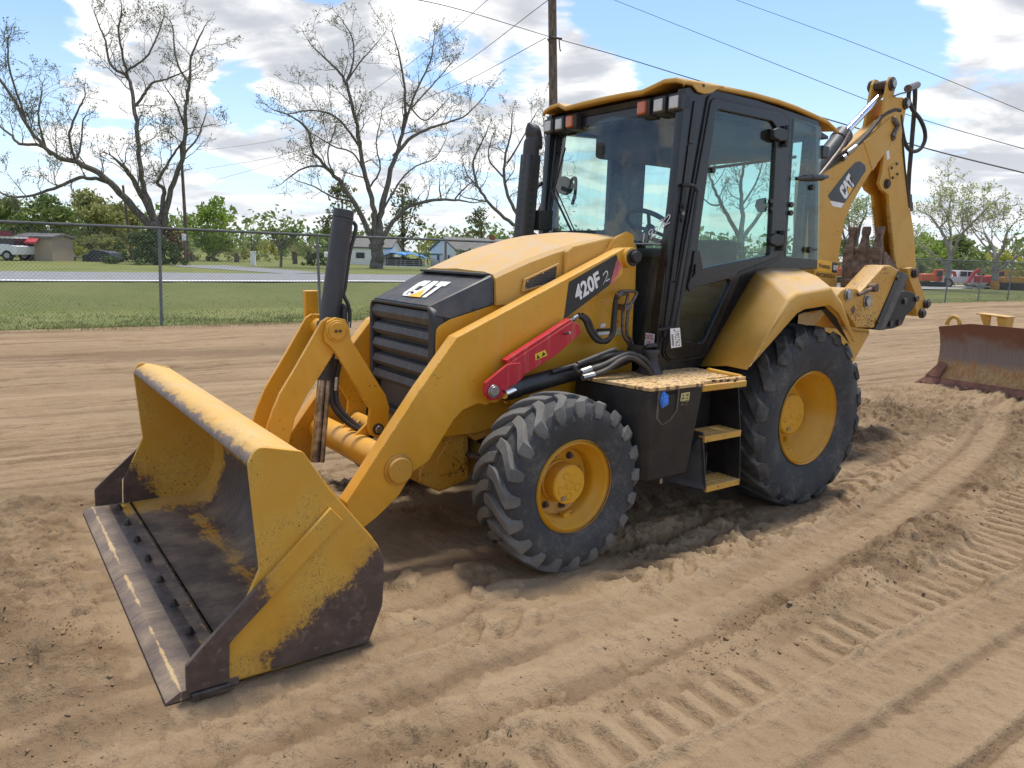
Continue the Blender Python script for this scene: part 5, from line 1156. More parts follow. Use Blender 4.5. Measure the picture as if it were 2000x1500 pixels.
def grid_object(name, xs_, ys_, hfun, mat, attr=None):
    X, Y = np.meshgrid(xs_, ys_); r_ = hfun(X, Y); Z, A = r_ if isinstance(r_, tuple) else (r_, None)
    nx, ny = len(xs_), len(ys_); me = bpy.data.meshes.new(name); nv = nx*ny; nf = (nx-1)*(ny-1)
    me.vertices.add(nv); me.vertices.foreach_set('co', np.stack([X, Y, Z], -1).astype(np.float32).ravel())
    i = np.arange(nv).reshape(ny, nx); q = np.stack([i[:-1, :-1], i[:-1, 1:], i[1:, 1:], i[1:, :-1]], -1).reshape(-1, 4).astype(np.int32)
    me.loops.add(nf*4); me.loops.foreach_set('vertex_index', q.ravel()); me.polygons.add(nf)
    me.polygons.foreach_set('loop_start', np.arange(0, nf*4, 4, dtype=np.int32)); me.polygons.foreach_set('use_smooth', np.ones(nf, dtype=bool))
    me.update(calc_edges=True)
    if A is not None and attr: at = me.attributes.new(attr, 'FLOAT', 'POINT'); at.data.foreach_set('value', A.astype(np.float32).ravel())
    o = bpy.data.objects.new(name, me); COL.objects.link(o); me.materials.append(mat); return o
t = NT('sandy_dirt'); p = t.pos(); x, y, z = t.xyz(p)
n1 = t.noise(p, .8, 5, .6); n2 = t.noise(p, 5, 6, .65); n3 = t.noise(p, 60, 4, .7)
c = t.mix(t.step(n1, .3, .7), (0.250, 0.175, 0.102), (0.293, 0.207, 0.125))
at = t.node('ShaderNodeAttribute', attribute_name='tone').outputs['Fac']
c = t.mix(t.mul(t.step(n2, .46, .72), .35), c, (0.186, 0.113, 0.057))
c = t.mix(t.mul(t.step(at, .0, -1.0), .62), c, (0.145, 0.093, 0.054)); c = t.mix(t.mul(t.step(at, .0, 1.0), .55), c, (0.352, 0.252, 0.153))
c = t.mix(t.mul(t.step(t.noise(p, 1.3, 3), .62, .78), .3), c, (0.295, 0.182, 0.101))
c = t.mix(t.mul(t.step(n3, .55, .78), .22), c, (0.136, 0.090, 0.051)); c = t.mix(t.mul(t.step(t.noise(p, 170, 2), .66, .8), .2), c, (0.371, 0.284, 0.182))
bk2 = t.step(y, -1.2, -2.6); l2 = t.noise(t.scale(t.add_v(p), (.06, 7.5, 1)), 1.3, 4, .6); c = t.mix(t.mul(t.mul(bk2, t.step(l2, .555, .63)), .62), c, (0.139, 0.090, 0.051)); c = t.mix(t.mul(t.mul(bk2, t.step(l2, .43, .35)), .5), c, (0.346, 0.249, 0.151))
t.bump(t.add(t.mul(t.noise(p, 20, 5, .6), 1.0), t.add(t.mul(n3, .62), t.mul(t.noise(p, 200, 2), .16))), .95, .018)
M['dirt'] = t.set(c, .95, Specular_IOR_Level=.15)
t = NT('dry_clod'); p = t.pos(); M['clod'] = t.set(t.mix(t.noise(p, 14, 4), (0.179, 0.116, 0.068), (0.292, 0.202, 0.121)), .95, Specular_IOR_Level=.1)
gx = axis(-110, -5.2, 5.45, 60, .0125); gy_ = axis(-2.4, -2.4, 3.55, 40, .0125); gn = [-2.4]; s_ = .0125
while gn[-1] > -12.6: s_ = min(s_*1.0125, .12); gn.append(gn[-1]-s_)
gy = np.concatenate([np.array(gn[1:])[::-1], gy_])
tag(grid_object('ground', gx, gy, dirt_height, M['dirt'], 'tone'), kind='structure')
# clods lying on the dirt
def clods():
    rs = np.random.RandomState(4); n = 15000
    X = rs.uniform(-5, 5.4, n); Y = np.clip(rs.normal(1.2, 1.4, n), -4, 3.4)
    zone = rs.randint(0, 7, n)
    X = np.where(zone == 1, rs.normal(4.7, .25, n), X); Y = np.where(zone == 1, rs.normal(.4, .8, n), Y)
    X = np.where(zone == 2, rs.normal(-3.7, .5, n), X); Y = np.where(zone == 2, rs.normal(-.1, .35, n), Y)
    Y = np.where(zone >= 4, 2.05+rs.normal(0, .13, n)-.034*np.maximum(0, 2.5-X)**1.85*.6, Y)
    keep = ~((X > 3.3) & (X < 4.34) & (np.abs(Y) < 1.3))
    X, Y = X[keep], Y[keep]; n = len(X); H, Lm = dirt_height(X, Y)
    dens = (fbm(X, Y, 1.1, 3, 200) > -.12) | (rs.rand(n) < .2); X, Y, H = X[dens], Y[dens], H[dens]; n = len(X)
    S = np.clip(rs.lognormal(-5.75, .55, n), .0018, .018)
    bb = bmesh.new(); bmesh.ops.create_icosphere(bb, subdivisions=1, radius=1); base = np.array([v.co[:] for v in bb.verts]); tri = np.array([[v.index for v in f.verts] for f in bb.faces]); bb.free()
    nb = len(base); sc = S[:, None, None]*rs.uniform(.55, 1.25, (n, 1, 3))*rs.uniform(.5, 1.4, (n, nb, 1)); sc[:, :, 2] *= .5
    a = rs.uniform(0, 6.28, n); v = base[None]*sc; ca, sa = np.cos(a)[:, None], np.sin(a)[:, None]
    vx = v[:, :, 0]*ca-v[:, :, 1]*sa+X[:, None]; vy = v[:, :, 0]*sa+v[:, :, 1]*ca+Y[:, None]; vz = v[:, :, 2]+(H+S*.05)[:, None]
    co_ = np.stack([vx, vy, vz], -1).reshape(-1, 3); f = (tri[None]+(np.arange(n)*nb)[:, None, None]).reshape(-1, 3)
    me = bpy.data.meshes.new('dirt_clods'); me.vertices.add(len(co_)); me.vertices.foreach_set('co', co_.astype(np.float32).ravel()); me.loops.add(f.size); me.loops.foreach_set('vertex_index', f.astype(np.int32).ravel())
    me.polygons.add(len(f)); me.polygons.foreach_set('loop_start', np.arange(0, f.size, 3, dtype=np.int32)); me.update(calc_edges=True)
    o = bpy.data.objects.new('dirt_clods', me); COL.objects.link(o); me.materials.append(M['clod'])
    tag(o, 'loose brown clods scattered over the churned dirt around the loader', 'clods', kind='stuff')
clods()
# lawn: flat verge, a bank up to the road, level ground beyond
ZB = .42
t = NT('mown_grass'); p = t.pos(); x, y, z = t.xyz(p)
a = t.noise(p, .35, 5, .6); b_ = t.noise(t.scale(p, (1, 1, .2)), 9, 5, .7); d_ = t.noise(p, 1.6, 4, .65)
c = t.mix(t.step(a, .3, .7), (.135, .16, .040), (.205, .205, .065)); c = t.mix(t.mul(t.step(t.noise(p, .9, 5, .7), .45, .7), .5), c, (.12, .15, .035)); c = t.mix(t.mul(t.step(b_, .4, .75), .6), c, (.075, .095, .026)); c = t.mix(t.mul(t.step(d_, .52, .75), .45), c, (.26, .22, .09))
bank = t.mul(t.step(y, -17.2, -17.6), t.step(y, -23.2, -22.4)); c = t.mix(t.mul(bank, .5), c, (.085, .095, .03))  # shade of the slope painted into the bank's grass colour
ed = t.step(t.add(y, t.mul(t.noise(p, 2.5, 5, .7), 1.3)), -12.5, -11.7); c = t.mix(t.mul(ed, .85), c, (.38, .28, .17))
t.bump(t.add(b_, t.noise(p, 40, 3)), .5, .015); M['grass'] = t.set(c, .9, Specular_IOR_Level=.2)
M['tuft'] = plain('grass_blade', (.19, .205, .065), .8, var=.4, sc=3)
def lawn_h(X, Y):
    prof_ = np.interp(-Y, [0, 12, 17.3, 17.6, 21.8, 22.6], [-.02, .0, -.07, .02, ZB-.02, ZB])
    near = ss(-Y, 20, 30); r_ = (4.76-X)/np.maximum(4-Y, .5); prof_ = np.where(Y < -17.3, prof_*(1-ss(r_, .95, 1.4)), prof_); return prof_+.05*fbm(X, Y, .3, 3, 300)*(1-near)+.02*fbm(X, Y, 3, 3, 301)*(1-near)+ss(-Y, 11.8, 12.4)*.02
ly = np.concatenate([np.arange(-11.6, -26, -.14), np.linspace(-26, -120, 40), np.linspace(-140, -900, 12)])[::-1]
lx = np.concatenate([np.linspace(-900, -80, 14), np.arange(-70, -12, .6), np.arange(-12, 9, .15), np.linspace(9, 60, 20), np.linspace(90, 600, 8)])
tag(grid_object('lawn', lx, ly, lawn_h, M['grass']), kind='structure')
# grass tufts standing along the verge
def tufts():
    rs = np.random.RandomState(9); n = 70000
    X = rs.uniform(-16, 8, n); X = np.where(rs.rand(n) < .3, rs.uniform(-70, -16, n), X); Y = -12.0-np.abs(rs.normal(0, 2.6, n)); k = (Y > -24) & ((fbm(X, Y, 1.2, 3, 310) > -.1) | (rs.rand(n) < .35)); X, Y = X[k], Y[k]; n = len(X)
    Z = lawn_h(X, Y); hgt = rs.uniform(.03, .09, n)*np.where(Y > -13, 1.25, .9); a = rs.uniform(0, 6.28, n); w_ = rs.uniform(.003, .009, n); lx_ = rs.normal(0, .4, n)*hgt; ly_ = rs.normal(0, .4, n)*hgt
    v = np.stack([np.stack([X-np.cos(a)*w_, Y-np.sin(a)*w_, Z-.01], -1), np.stack([X+np.cos(a)*w_, Y+np.sin(a)*w_, Z-.01], -1), np.stack([X+lx_, Y+ly_, Z+hgt], -1)], 1).reshape(-1, 3)
    me = bpy.data.meshes.new('grass_tufts'); me.vertices.add(len(v)); me.vertices.foreach_set('co', v.astype(np.float32).ravel()); me.loops.add(3*n); me.loops.foreach_set('vertex_index', np.arange(3*n, dtype=np.int32)); me.polygons.add(n); me.polygons.foreach_set('loop_start', np.arange(0, 3*n, 3, dtype=np.int32)); me.update(calc_edges=True)
    o = bpy.data.objects.new('grass', me); COL.objects.link(o); me.materials.append(M['tuft']); tag(o, 'short green grass blades along the verge behind the dirt', 'grass', kind='stuff')
tufts()
# road with its white edge line, drive and gravel lot
t = NT('asphalt'); p = t.pos(); n_ = t.noise(p, 2, 5); M['asphalt'] = t.set(t.mix(n_, (.16, .16, .165), (.26, .26, .26)), .9)
def sheet(name, pts, z, mat):
    b = BM(); face(b, [(q[0], q[1], z) for q in pts]); o = obj(name, b, mat, smooth=0); tag(o, kind='structure'); return o
ya, yb_ = U(0, 552, Z=ZB).y, U(0, 532, Z=ZB).y
rx = np.concatenate([np.linspace(-400, -90, 20), np.arange(-85, 10, 2.5), np.linspace(12, 300, 20)])
tag(grid_object('road', rx, np.linspace(yb_, ya, 8), lambda X, Y: lawn_h(X, np.minimum(Y, -24.))+.03, M['asphalt']), kind='structure')
tag(grid_object('road_marking', rx, np.linspace(ya-.75, ya-.12, 2), lambda X, Y: lawn_h(X, np.minimum(Y, -24.))+.045, M['white']), kind='structure')
dv = [U(440, 529, Z=ZB), U(560, 531, Z=ZB), U(420, 518, Z=ZB), U(370, 516, Z=ZB)]
sheet('driveway', [(q.x, q.y) for q in (U(355, 522, Z=ZB), U(330, 519, Z=ZB), U(440, 519, Z=ZB), U(640, 534, Z=ZB), U(560, 536, Z=ZB))], ZB+.035, M['asphalt'])
t = NT('pale_gravel'); p = t.pos(); M['gravel'] = t.set(t.mix(t.noise(p, 3, 5), (.40, .33, .23), (.55, .47, .35)), .95)
sheet('gravel_path', [(q.x, q.y) for q in (U(1690, 556, Z=0), U(2150, 571, Z=0), U(2150, 561, Z=0), U(1690, 550, Z=0))], .062, M['gravel'])
# ================================================================ everything beyond the dirt
ZG = ZB+.02
GAL = plain('galvanised_pipe', (.20, .215, .22), .6, .3, var=.2)
RAIL = plain('dull_rail_pipe', (.085, .095, .095), .7, .2, var=.3, sc=5)
# ---------------------------------------------------------------- chain-link fence
FY = -13.3
fence = thing('chain_link_fence', 'long chain link fence on grey posts between the dirt and the road', 'fence', (1.47, FY, 0))
X0 = U(318, 632, Y=FY).x; X1 = U(623, 540, Y=FY).x; dX = X0-X1
posts = [X0+dX*k for k in range(2, -26, -1)]
rs_ = random.Random(8)
for k, xp in enumerate(posts):
    b = BM(); tx, ty = rs_.uniform(-.03, .03), rs_.uniform(-.03, .03); tube(b, [(xp-tx, FY, -.05), (xp+tx, FY+ty, 1.97)], .033, 10); cyl(b, (xp+tx, FY+ty, 1.96), (xp+tx, FY+ty, 2.02), .04, 10); obj('post', b, GAL, fence)
b = BM(); rp = []
for k, xp in enumerate(posts): rp.append((xp, FY+rs_.uniform(-.01, .01), 2.0+rs_.uniform(-.015, .015)))
tube(b, [Vector(p)+Vector((0, .0, 0)) for p in rp], .030, 8); obj('top_rail', b, RAIL, fence)
def mesh_wires():
    xa, xb, hgt, pit = posts[-1], posts[0], 1.96, .075
    n = int((xb-xa)/pit); m_ = int(hgt/(pit/2)); V = []; F = []
    xs0 = xa+np.arange(n)*pit; k = np.arange(m_+1); rr = np.array([[0, .0032], [-.0028, -.0016], [.0028, -.0016]])
    off = np.where(k % 2 == 0, 0, pit/2)
    for sgn in (1, -1):
        base = xs0[:, None]+(off if sgn > 0 else pit-off)[None]*1.0
        z_ = (k*pit/2)[None]+0*base; y_ = FY+.035+.004*np.where(k % 2 == 0, 1, -1)[None]*sgn+.02*np.sin(base*2.1)
        V.append(np.stack([base, y_, z_], -1))
    P_ = np.concatenate(V, 0)[:n*2:1]; P_ = V[0]                        # one zigzag per column; neighbours hook at the bends
    nw, nk = P_.shape[:2]; vv = P_[:, :, None, :]+np.stack([rr[:, 0], rr[:, 1], 0*rr[:, 0]], -1)[None, None]
    idx = np.arange(nw*nk*3).reshape(nw, nk, 3); a = idx[:, :-1]; c = idx[:, 1:]
    q = np.stack([a, np.roll(a, -1, 2), np.roll(c, -1, 2), c], -1).reshape(-1, 4)
    W2 = vv.copy(); W2[..., 0] = (2*xs0[:, None, None]+pit)-W2[..., 0]; W2[..., 0] += 0
    vv = np.concatenate([vv.reshape(-1, 3), W2.reshape(-1, 3)]); q = np.concatenate([q, q+nw*nk*3])
    me = bpy.data.meshes.new('m'); me.vertices.add(len(vv)); me.vertices.foreach_set('co', vv.astype(np.float32).ravel()); me.loops.add(q.size); me.loops.foreach_set('vertex_index', q.astype(np.int32).ravel()); me.polygons.add(len(q)); me.polygons.foreach_set('loop_start', np.arange(0, q.size, 4, dtype=np.int32)); me.update(calc_edges=True)
    return me
obj('wire_mesh', mesh_wires(), GAL, fence, smooth=0)
# ---------------------------------------------------------------- trees
def barkmat(name, a, b_):
    t = NT(name); p = t.pos(); n = t.noise(t.scale(p, (6, 6, 1.2)), 2.2, 6, .7); t.bump(n, .8, .05); return t.set(t.mix(t.step(n, .35, .7), a, b_), .95, Specular_IOR_Level=.1)
BARK = barkmat('grey_brown_bark', (.085, .073, .063), (.235, .205, .175)); PALE = barkmat('pale_bark', (.20, .18, .15), (.42, .39, .34)); PINEB = barkmat('pine_bark', (.09, .06, .045), (.2, .15, .11))
def leafmat(name, a, b_, tr=.25):
    t = NT(name); p = t.pos(); n = t.noise(p, .9, 4, .6); f = t.noise(p, 6, 3, .6)
    c = t.mix(t.step(n, .32, .68), a, b_); c = t.mix(t.mul(t.step(f, .5, .8), .4), c, tuple(q*1.5 for q in b_)); t.set(c, .7, Specular_IOR_Level=.2)
    tl_ = t.node('ShaderNodeBsdfTranslucent'); t.put(tl_.inputs[0], c); mx = t.node('ShaderNodeMixShader'); mx.inputs[0].default_value = tr
    t.t.links.new(t.bs.outputs[0], mx.inputs[1]); t.t.links.new(tl_.outputs[0], mx.inputs[2]); t.t.links.new(mx.outputs[0], t.out.inputs[0]); return t.m
LF = {'bud': leafmat('budding_leaf', (0.092, 0.118, 0.034), (0.160, 0.185, 0.054)), 'bright': leafmat('bright_leaf', (0.151, 0.232, 0.041), (0.282, 0.383, 0.071), .4), 'mid': leafmat('mid_green_leaf', (0.113, 0.159, 0.050), (0.216, 0.273, 0.080)),
      'dark': leafmat('dark_evergreen_leaf', (0.044, 0.075, 0.026), (0.099, 0.135, 0.044), .15), 'olive': leafmat('olive_leaf', (0.170, 0.193, 0.068), (0.340, 0.340, 0.113), .35), 'yellow': leafmat('yellow_green_leaf', (0.240, 0.259, 0.046), (0.443, 0.425, 0.092), .4),
      'red': leafmat('russet_leaf', (0.101, 0.050, 0.030), (0.185, 0.092, 0.050)), 'palm': leafmat('palm_frond', (0.168, 0.193, 0.076), (0.336, 0.336, 0.151), .3), 'pine': leafmat('pine_needles', (0.105, 0.121, 0.046), (0.220, 0.220, 0.095), .25), 'blossom': leafmat('pale_new_leaf', (0.269, 0.319, 0.118), (0.470, 0.504, 0.218), .4)}
class Leaves:
    def __init__(s): s.P = []
    def add(s, P): s.P.append(np.asarray(P, dtype=np.float32))
    def build(s, size, rs, asp=.55, jit=.5, up=.0):
        C = np.concatenate(s.P); n = len(C); sz = size*rs.uniform(1-jit, 1+jit, n)
        a = rs.normal(size=(n, 3)); a[:, 2] += up; a /= np.linalg.norm(a, axis=1)[:, None]; b = np.cross(a, rs.normal(size=(n, 3))); b /= np.linalg.norm(b, axis=1)[:, None]
        h, w_ = (a*sz[:, None]*.5), (b*(sz*asp)[:, None]*.5)
        v = np.stack([C-h, C+w_*.9, C+h, C-w_*.9], 1).reshape(-1, 3)
        me = bpy.data.meshes.new('leaves'); me.vertices.add(len(v)); me.vertices.foreach_set('co', v.astype(np.float32).ravel()); me.loops.add(4*n); me.loops.foreach_set('vertex_index', np.arange(4*n, dtype=np.int32)); me.polygons.add(n); me.polygons.foreach_set('loop_start', np.arange(0, 4*n, 4, dtype=np.int32)); me.update(calc_edges=True); return me
def bare_tree(name, label, limbs, dist, base, seed, rk=1.0, leaf='bud', nsub=1.0, leafn=4, leafs=.125, bark=None, group=None, spread=1.0, grp_leaf=None):
    """limbs: measured limb courses (u, v, radius in photo pixels); finer branches grow out of them"""
    rs = np.random.RandomState(seed); rr = random.Random(seed); sc = dist/CF*rk
    root = thing(name, label, 'tree', (G(base[0], dist, ZG)), group)
    b = BM(); LV = Leaves(); depth_dir = CFW.copy(); depth_dir.z = 0; depth_dir.normalize()
    def leafc(p, k=1.0):
        n = max(1, int(leafn*k+.5)); LV.add(np.array(p)[None]+rs.normal(0, .075*spread, (n, 3)))
    def grow(p, d, ln, r, lev):
        n = 5 if lev < 2 else 4; pts = [p.copy()]; q = p.copy(); dd = d.copy()
        for i in range(n):
            dd = (dd+Vector((rr.gauss(0, .20), rr.gauss(0, .20), rr.gauss(.07, .16)))).normalized(); q = q+dd*(ln/n); pts.append(q.copy())
        tube(b, pts, [max(r*(1-.75*i/n), .009) for i in range(n+1)], 4 if lev > 0 else 5, False)
        if lev >= 2 or ln < .8:
            leafc(pts[-1]); leafc(pts[3], .5) if rr.random() < .5 else None; return
        for i in range(1, n+1):
            k = 2 if i >= n-1 else 1
            for _ in range(k):
                if rr.random() > .92*nsub: continue
                side = Vector((rr.gauss(0, 1), rr.gauss(0, 1), rr.gauss(.15, .7))); side = (side-dd*side.dot(dd)); 
                if side.length < 1e-3: continue
                nd = (dd*.75+side.normalized()*.8).normalized(); grow(pts[i], nd, ln*rr.uniform(.36, .58), max(r*.45, .009), lev+1)
        leafc(pts[-1])
    placed = []
    near_k = lambda u, v, pl: min(pl, key=lambda q: (q[0]-u)**2+(q[1]-v)**2)[2] if pl else 1.0
    for li, limb in enumerate(limbs):
        dd_ = rr.uniform(-.5, .5) if li else 0
        pts = []; rad = []
        tot = len(limb)-1
        for i, (u, v, r_) in enumerate(limb):
            k_ = near_k(u, v, placed)*(1+dd_*i*.02*spread) if li else 1.0
            if i == 0: k0 = k_
            k_ = k0*(1+dd_*i*.022*spread); pts.append(D(u, v, dist*k_)); rad.append(r_*sc)
        placed += [(a[0], a[1], math.hypot(q.x-CP.x, q.y-CP.y)/dist) for a, q in zip(limb, pts)]
        placed += [((a[0]+c_[0])/2, (a[1]+c_[1])/2, math.hypot((q.x+w_.x)/2-CP.x, (q.y+w_.y)/2-CP.y)/dist) for a, c_, q, w_ in zip(limb, limb[1:], pts, pts[1:])]
        sp_ = spline(pts, 5); ra = [rad[min(int(i/5), tot)]*(1-(i % 5)/5)+rad[min(int(i/5)+1, tot)]*((i % 5)/5) for i in range(len(sp_))]
        sp_ = [q+Vector((rr.gauss(0, 1), rr.gauss(0, 1), rr.gauss(0, 1)))*ra[i]*.25 for i, q in enumerate(sp_)]
        tube(b, sp_, ra, 9, False)
        if li == 0: continue
        L_ = len(sp_); acc = 0
        for i in range(3, L_):
            seg = (sp_[i]-sp_[i-1]); d = seg.normalized(); acc += seg.length
            if acc > .62/nsub and i/L_ > .22:
                acc = 0
                for _ in range(1 if rr.random() < .6 else 2):
                    side = Vector((rr.gauss(0, 1), rr.gauss(0, 1), rr.gauss(.35, .8))); side = side-d*side.dot(d); nd = (d*.55+side.normalized()*.9+Vector((0, 0, .15))).normalized()
                    ln = (1.0+1.8*(1-abs(i/L_-.6)))*rr.uniform(.55, 1.1)*dist/70; grow(sp_[i], nd, ln, min(ra[i]*.4, .042), 0 if ln > 1.3 else 1)
        grow(sp_[-1], (sp_[-1]-sp_[-3]).normalized(), 1.15*dist/70, ra[-1], 1)
    obj('trunk', b, bark or BARK, root, smooth=60); obj('crown', LV.build(leafs*dist/70, rs), LF[leaf], root, smooth=0); return root
PG = 'tall pecan trees just coming into leaf'
T1 = [[(306, 520, 19), (305, 480, 16), (306, 445, 17), (308, 425, 9)],
      [(303, 448, 9), (243, 385, 8), (200, 345, 7), (150, 318, 6), (105, 303, 4.5), (60, 255, 3.6), (30, 200, 3), (0, 155, 2.5), (-30, 120, 2)], [(212, 356, 4.5), (180, 348, 4.2), (150, 349, 4), (105, 368, 3.4), (40, 385, 2.6), (5, 378, 2.0), (-20, 360, 1.5)],
      [(100, 301, 4), (80, 285, 3.4), (38, 280, 3), (20, 262, 2.4), (-10, 240, 1.8)], [(304, 440, 8), (276, 380, 6.5), (252, 338, 5), (236, 321, 4)],
      [(306, 446, 8), (280, 360, 6), (272, 310, 5.5), (268, 250, 5), (261, 200, 4.5), (250, 152, 4), (216, 128, 3), (206, 80, 2.3), (190, 42, 1.6)],
      [(264, 207, 3.5), (283, 182, 3.2), (298, 162, 2.7), (325, 155, 2.2), (360, 140, 1.5)], [(250, 152, 3.3), (240, 110, 2.8), (232, 62, 2.2), (238, 20, 1.4)], [(247, 140, 3), (285, 112, 2.3), (305, 75, 1.8), (318, 40, 1.2)],
      [(311, 446, 6), (320, 377, 5), (309, 357, 4), (316, 340, 3.4), (340, 300, 2.6), (362, 268, 1.6)], [(317, 446, 8), (334, 370, 6), (360, 300, 5), (362, 220, 4), (370, 160, 3.2), (374, 110, 2.4), (395, 62, 1.5)],
      [(369, 165, 2.8), (345, 120, 2.2), (338, 60, 1.4)], [(362, 250, 2.4), (345, 205, 2.0), (330, 180, 1.4)], [(356, 305, 2.4), (385, 270, 1.9), (400, 230, 1.3)], [(150, 318, 3), (135, 270, 2.6), (150, 220, 2), (165, 190, 1.4)], [(90, 290, 2.4), (75, 230, 2.0), (82, 180, 1.3)], [(55, 250, 2.4), (20, 140, 2.0), (15, 80, 1.3)], [(150, 318, 2.6), (158, 280, 2.0), (162, 235, 1.4)]]
bare_tree('pecan_tree', 'leaning many-limbed pecan with buds on bare limbs, growing out of the dark round bush', T1, 58, (306,), 21, rk=.72, nsub=.85, group=PG)
T2 = [[(738, 532, 27), (736, 500, 23), (735, 470, 22), (735, 440, 16)],
      [(729, 472, 11), (700, 410, 9), (668, 360, 8), (652, 343, 6.5), (630, 318, 5.2), (610, 292, 4.6), (602, 255, 3.8), (570, 228, 2.7), (535, 215, 1.8)], [(655, 345, 4.2), (628, 325, 3.6), (590, 330, 2.8), (560, 350, 1.8)], [(690, 395, 4), (650, 385, 3.2), (615, 365, 2.4), (585, 355, 1.6)],
      [(733, 468, 11), (728, 400, 9), (714, 345, 8), (704, 290, 7), (694, 232, 6), (676, 165, 5), (662, 140, 4), (636, 115, 3), (612, 92, 1.8)], [(675, 165, 4), (690, 120, 3), (688, 75, 2.2), (665, 35, 1.4)], [(676, 160, 3), (705, 120, 2.4), (735, 85, 1.4)],
      [(738, 465, 13), (747, 400, 11), (764, 330, 8.5), (785, 262, 6.5), (791, 190, 4.6), (780, 110, 3), (766, 62, 1.6)], [(786, 262, 4.6), (812, 180, 3.6), (840, 120, 2.5), (848, 75, 1.5)], [(800, 215, 3), (850, 160, 2.3), (880, 125, 1.4)],
      [(768, 305, 7), (806, 266, 6), (842, 250, 4.6), (880, 238, 3.6), (910, 225, 2.7), (945, 190, 1.6)], [(742, 472, 10), (786, 412, 7.5), (830, 394, 6), (880, 390, 4.6), (918, 395, 2.5)], [(862, 391, 3), (859, 375, 2.7), (858, 362, 1.8)], [(888, 388, 3), (910, 365, 2.4), (930, 350, 1.6)],
      [(702, 285, 4.6), (660, 232, 3.6), (615, 216, 2.7), (565, 222, 1.8)], [(748, 410, 4), (785, 350, 3.2), (812, 325, 2.6), (850, 308, 2), (870, 275, 1.3)], [(712, 335, 3.6), (690, 300, 3), (650, 285, 2.4), (600, 255, 1.6)], [(793, 200, 3), (830, 235, 2.4), (870, 200, 1.6)], [(720, 370, 3.6), (742, 330, 3), (735, 280, 2.3), (745, 225, 1.5)], [(652, 345, 3), (640, 300, 2.4), (655, 250, 1.7)]]
bare_tree('pecan_tree', 'broad spreading pecan, nearly bare, its thick trunk standing just left of the blue tarp', T2, 52, (737,), 33, rk=.52, nsub=.9, group=PG)
T3 = [[(1058, 540, 14), (1045, 480, 11), (1030, 450, 10), (1020, 430, 7)],
      [(1030, 455, 6), (985, 425, 5), (950, 390, 4.2), (930, 355, 3.6), (925, 315, 3), (945, 270, 2), (955, 245, 1.3)], [(1025, 440, 6), (1000, 400, 5), (985, 350, 4.2), (988, 300, 3.4), (998, 260, 2.4), (1000, 225, 1.4)], [(990, 320, 3), (1015, 280, 2.2), (1045, 225, 1.4)],
      [(1035, 455, 5), (1060, 390, 4), (1068, 320, 3), (1062, 240, 1.6)], [(940, 370, 2.4), (915, 345, 2), (905, 320, 1.3)], [(955, 395, 2.4), (930, 390, 2), (905, 385, 1.4)], [(986, 350, 3), (955, 310, 2.2), (960, 270, 1.4)], [(1060, 540, 6), (1068, 470, 6), (1072, 420, 4), (1085, 330, 2)]]
bare_tree('pecan_tree', 'thin budding pecan half hidden by the black exhaust stack', T3, 58, (1050,), 44, rk=.66, nsub=.72, group=PG)
T7 = [[(1452, 548, 12), (1450, 510, 10), (1448, 480, 9), (1446, 460, 7)], [(1448, 470, 6), (1420, 420, 5), (1400, 380, 4), (1385, 340, 2.6), (1380, 300, 1.4)], [(1446, 465, 7), (1450, 410, 5.6), (1447, 360, 4.4), (1455, 310, 2.8), (1450, 275, 1.5)], [(1449, 470, 6), (1480, 425, 4.6), (1505, 390, 3.2), (1530, 350, 1.6)], [(1450, 400, 3), (1475, 360, 2.4), (1490, 315, 1.4)], [(1410, 400, 3), (1390, 400, 2.2), (1365, 380, 1.4)]]
bare_tree('pecan_tree', 'upright budding pecan seen through the glass of the cab door', T7, 58, (1452,), 88, rk=.7, nsub=.9, group=PG)
T4 = [[(1850, 548, 9), (1852, 520, 7), (1856, 500, 7), (1857, 490, 4)], [(1856, 500, 5), (1848, 470, 4.2), (1832, 442, 3.4), (1818, 424, 2)], [(1858, 500, 5), (1868, 478, 4.2), (1880, 455, 3.6), (1905, 430, 3), (1932, 402, 1.8)], [(1856, 492, 3.6), (1857, 460, 3), (1852, 420, 2.4), (1858, 390, 1.4)], [(1850, 520, 3.6), (1830, 502, 3), (1815, 490, 2)], [(1882, 455, 2.4), (1880, 425, 2), (1890, 405, 1.3)], [(1835, 445, 2.4), (1850, 425, 1.8), (1840, 405, 1.2)]]
bare_tree('half_leafed_tree', 'grey-limbed tree in pale new leaf standing behind the red excavator boom', T4, 62, (1850,), 55, rk=.62, leaf='blossom', nsub=1.0, leafn=4, bark=PALE, leafs=.17, spread=1.1, group='half leafed trees by the machine yard')
T5 = [[(1944, 548, 9), (1944, 520, 7), (1945, 505, 6)], [(1944, 510, 5), (1938, 480, 4), (1925, 460, 3), (1920, 445, 1.6)], [(1946, 510, 5), (1962, 478, 3.8), (1966, 455, 3), (1978, 440, 1.6)], [(1964, 474, 2.6), (1975, 468, 2), (1982, 460, 1.2)], [(1950, 528, 4), (1975, 510, 3.4), (2005, 488, 2.6), (2030, 470, 1.8)], [(1940, 500, 3), (1915, 470, 2.2), (1900, 450, 1.4)]]
bare_tree('half_leafed_tree', 'gnarled sparse tree with a white leaning limb near the right fence posts', T5, 62, (1944,), 66, rk=.6, leaf='olive', nsub=.8, leafn=3, bark=PALE, leafs=.17, group='half leafed trees by the machine yard')
T6 = [[(1665, 545, 6), (1668, 500, 5), (1668, 480, 4)], [(1668, 490, 3.4), (1660, 450, 2.7), (1655, 420, 1.6)], [(1668, 485, 3.4), (1680, 440, 2.4), (1690, 420, 1.4)], [(1666, 500, 3), (1650, 470, 2.2), (1646, 445, 1.3)]]
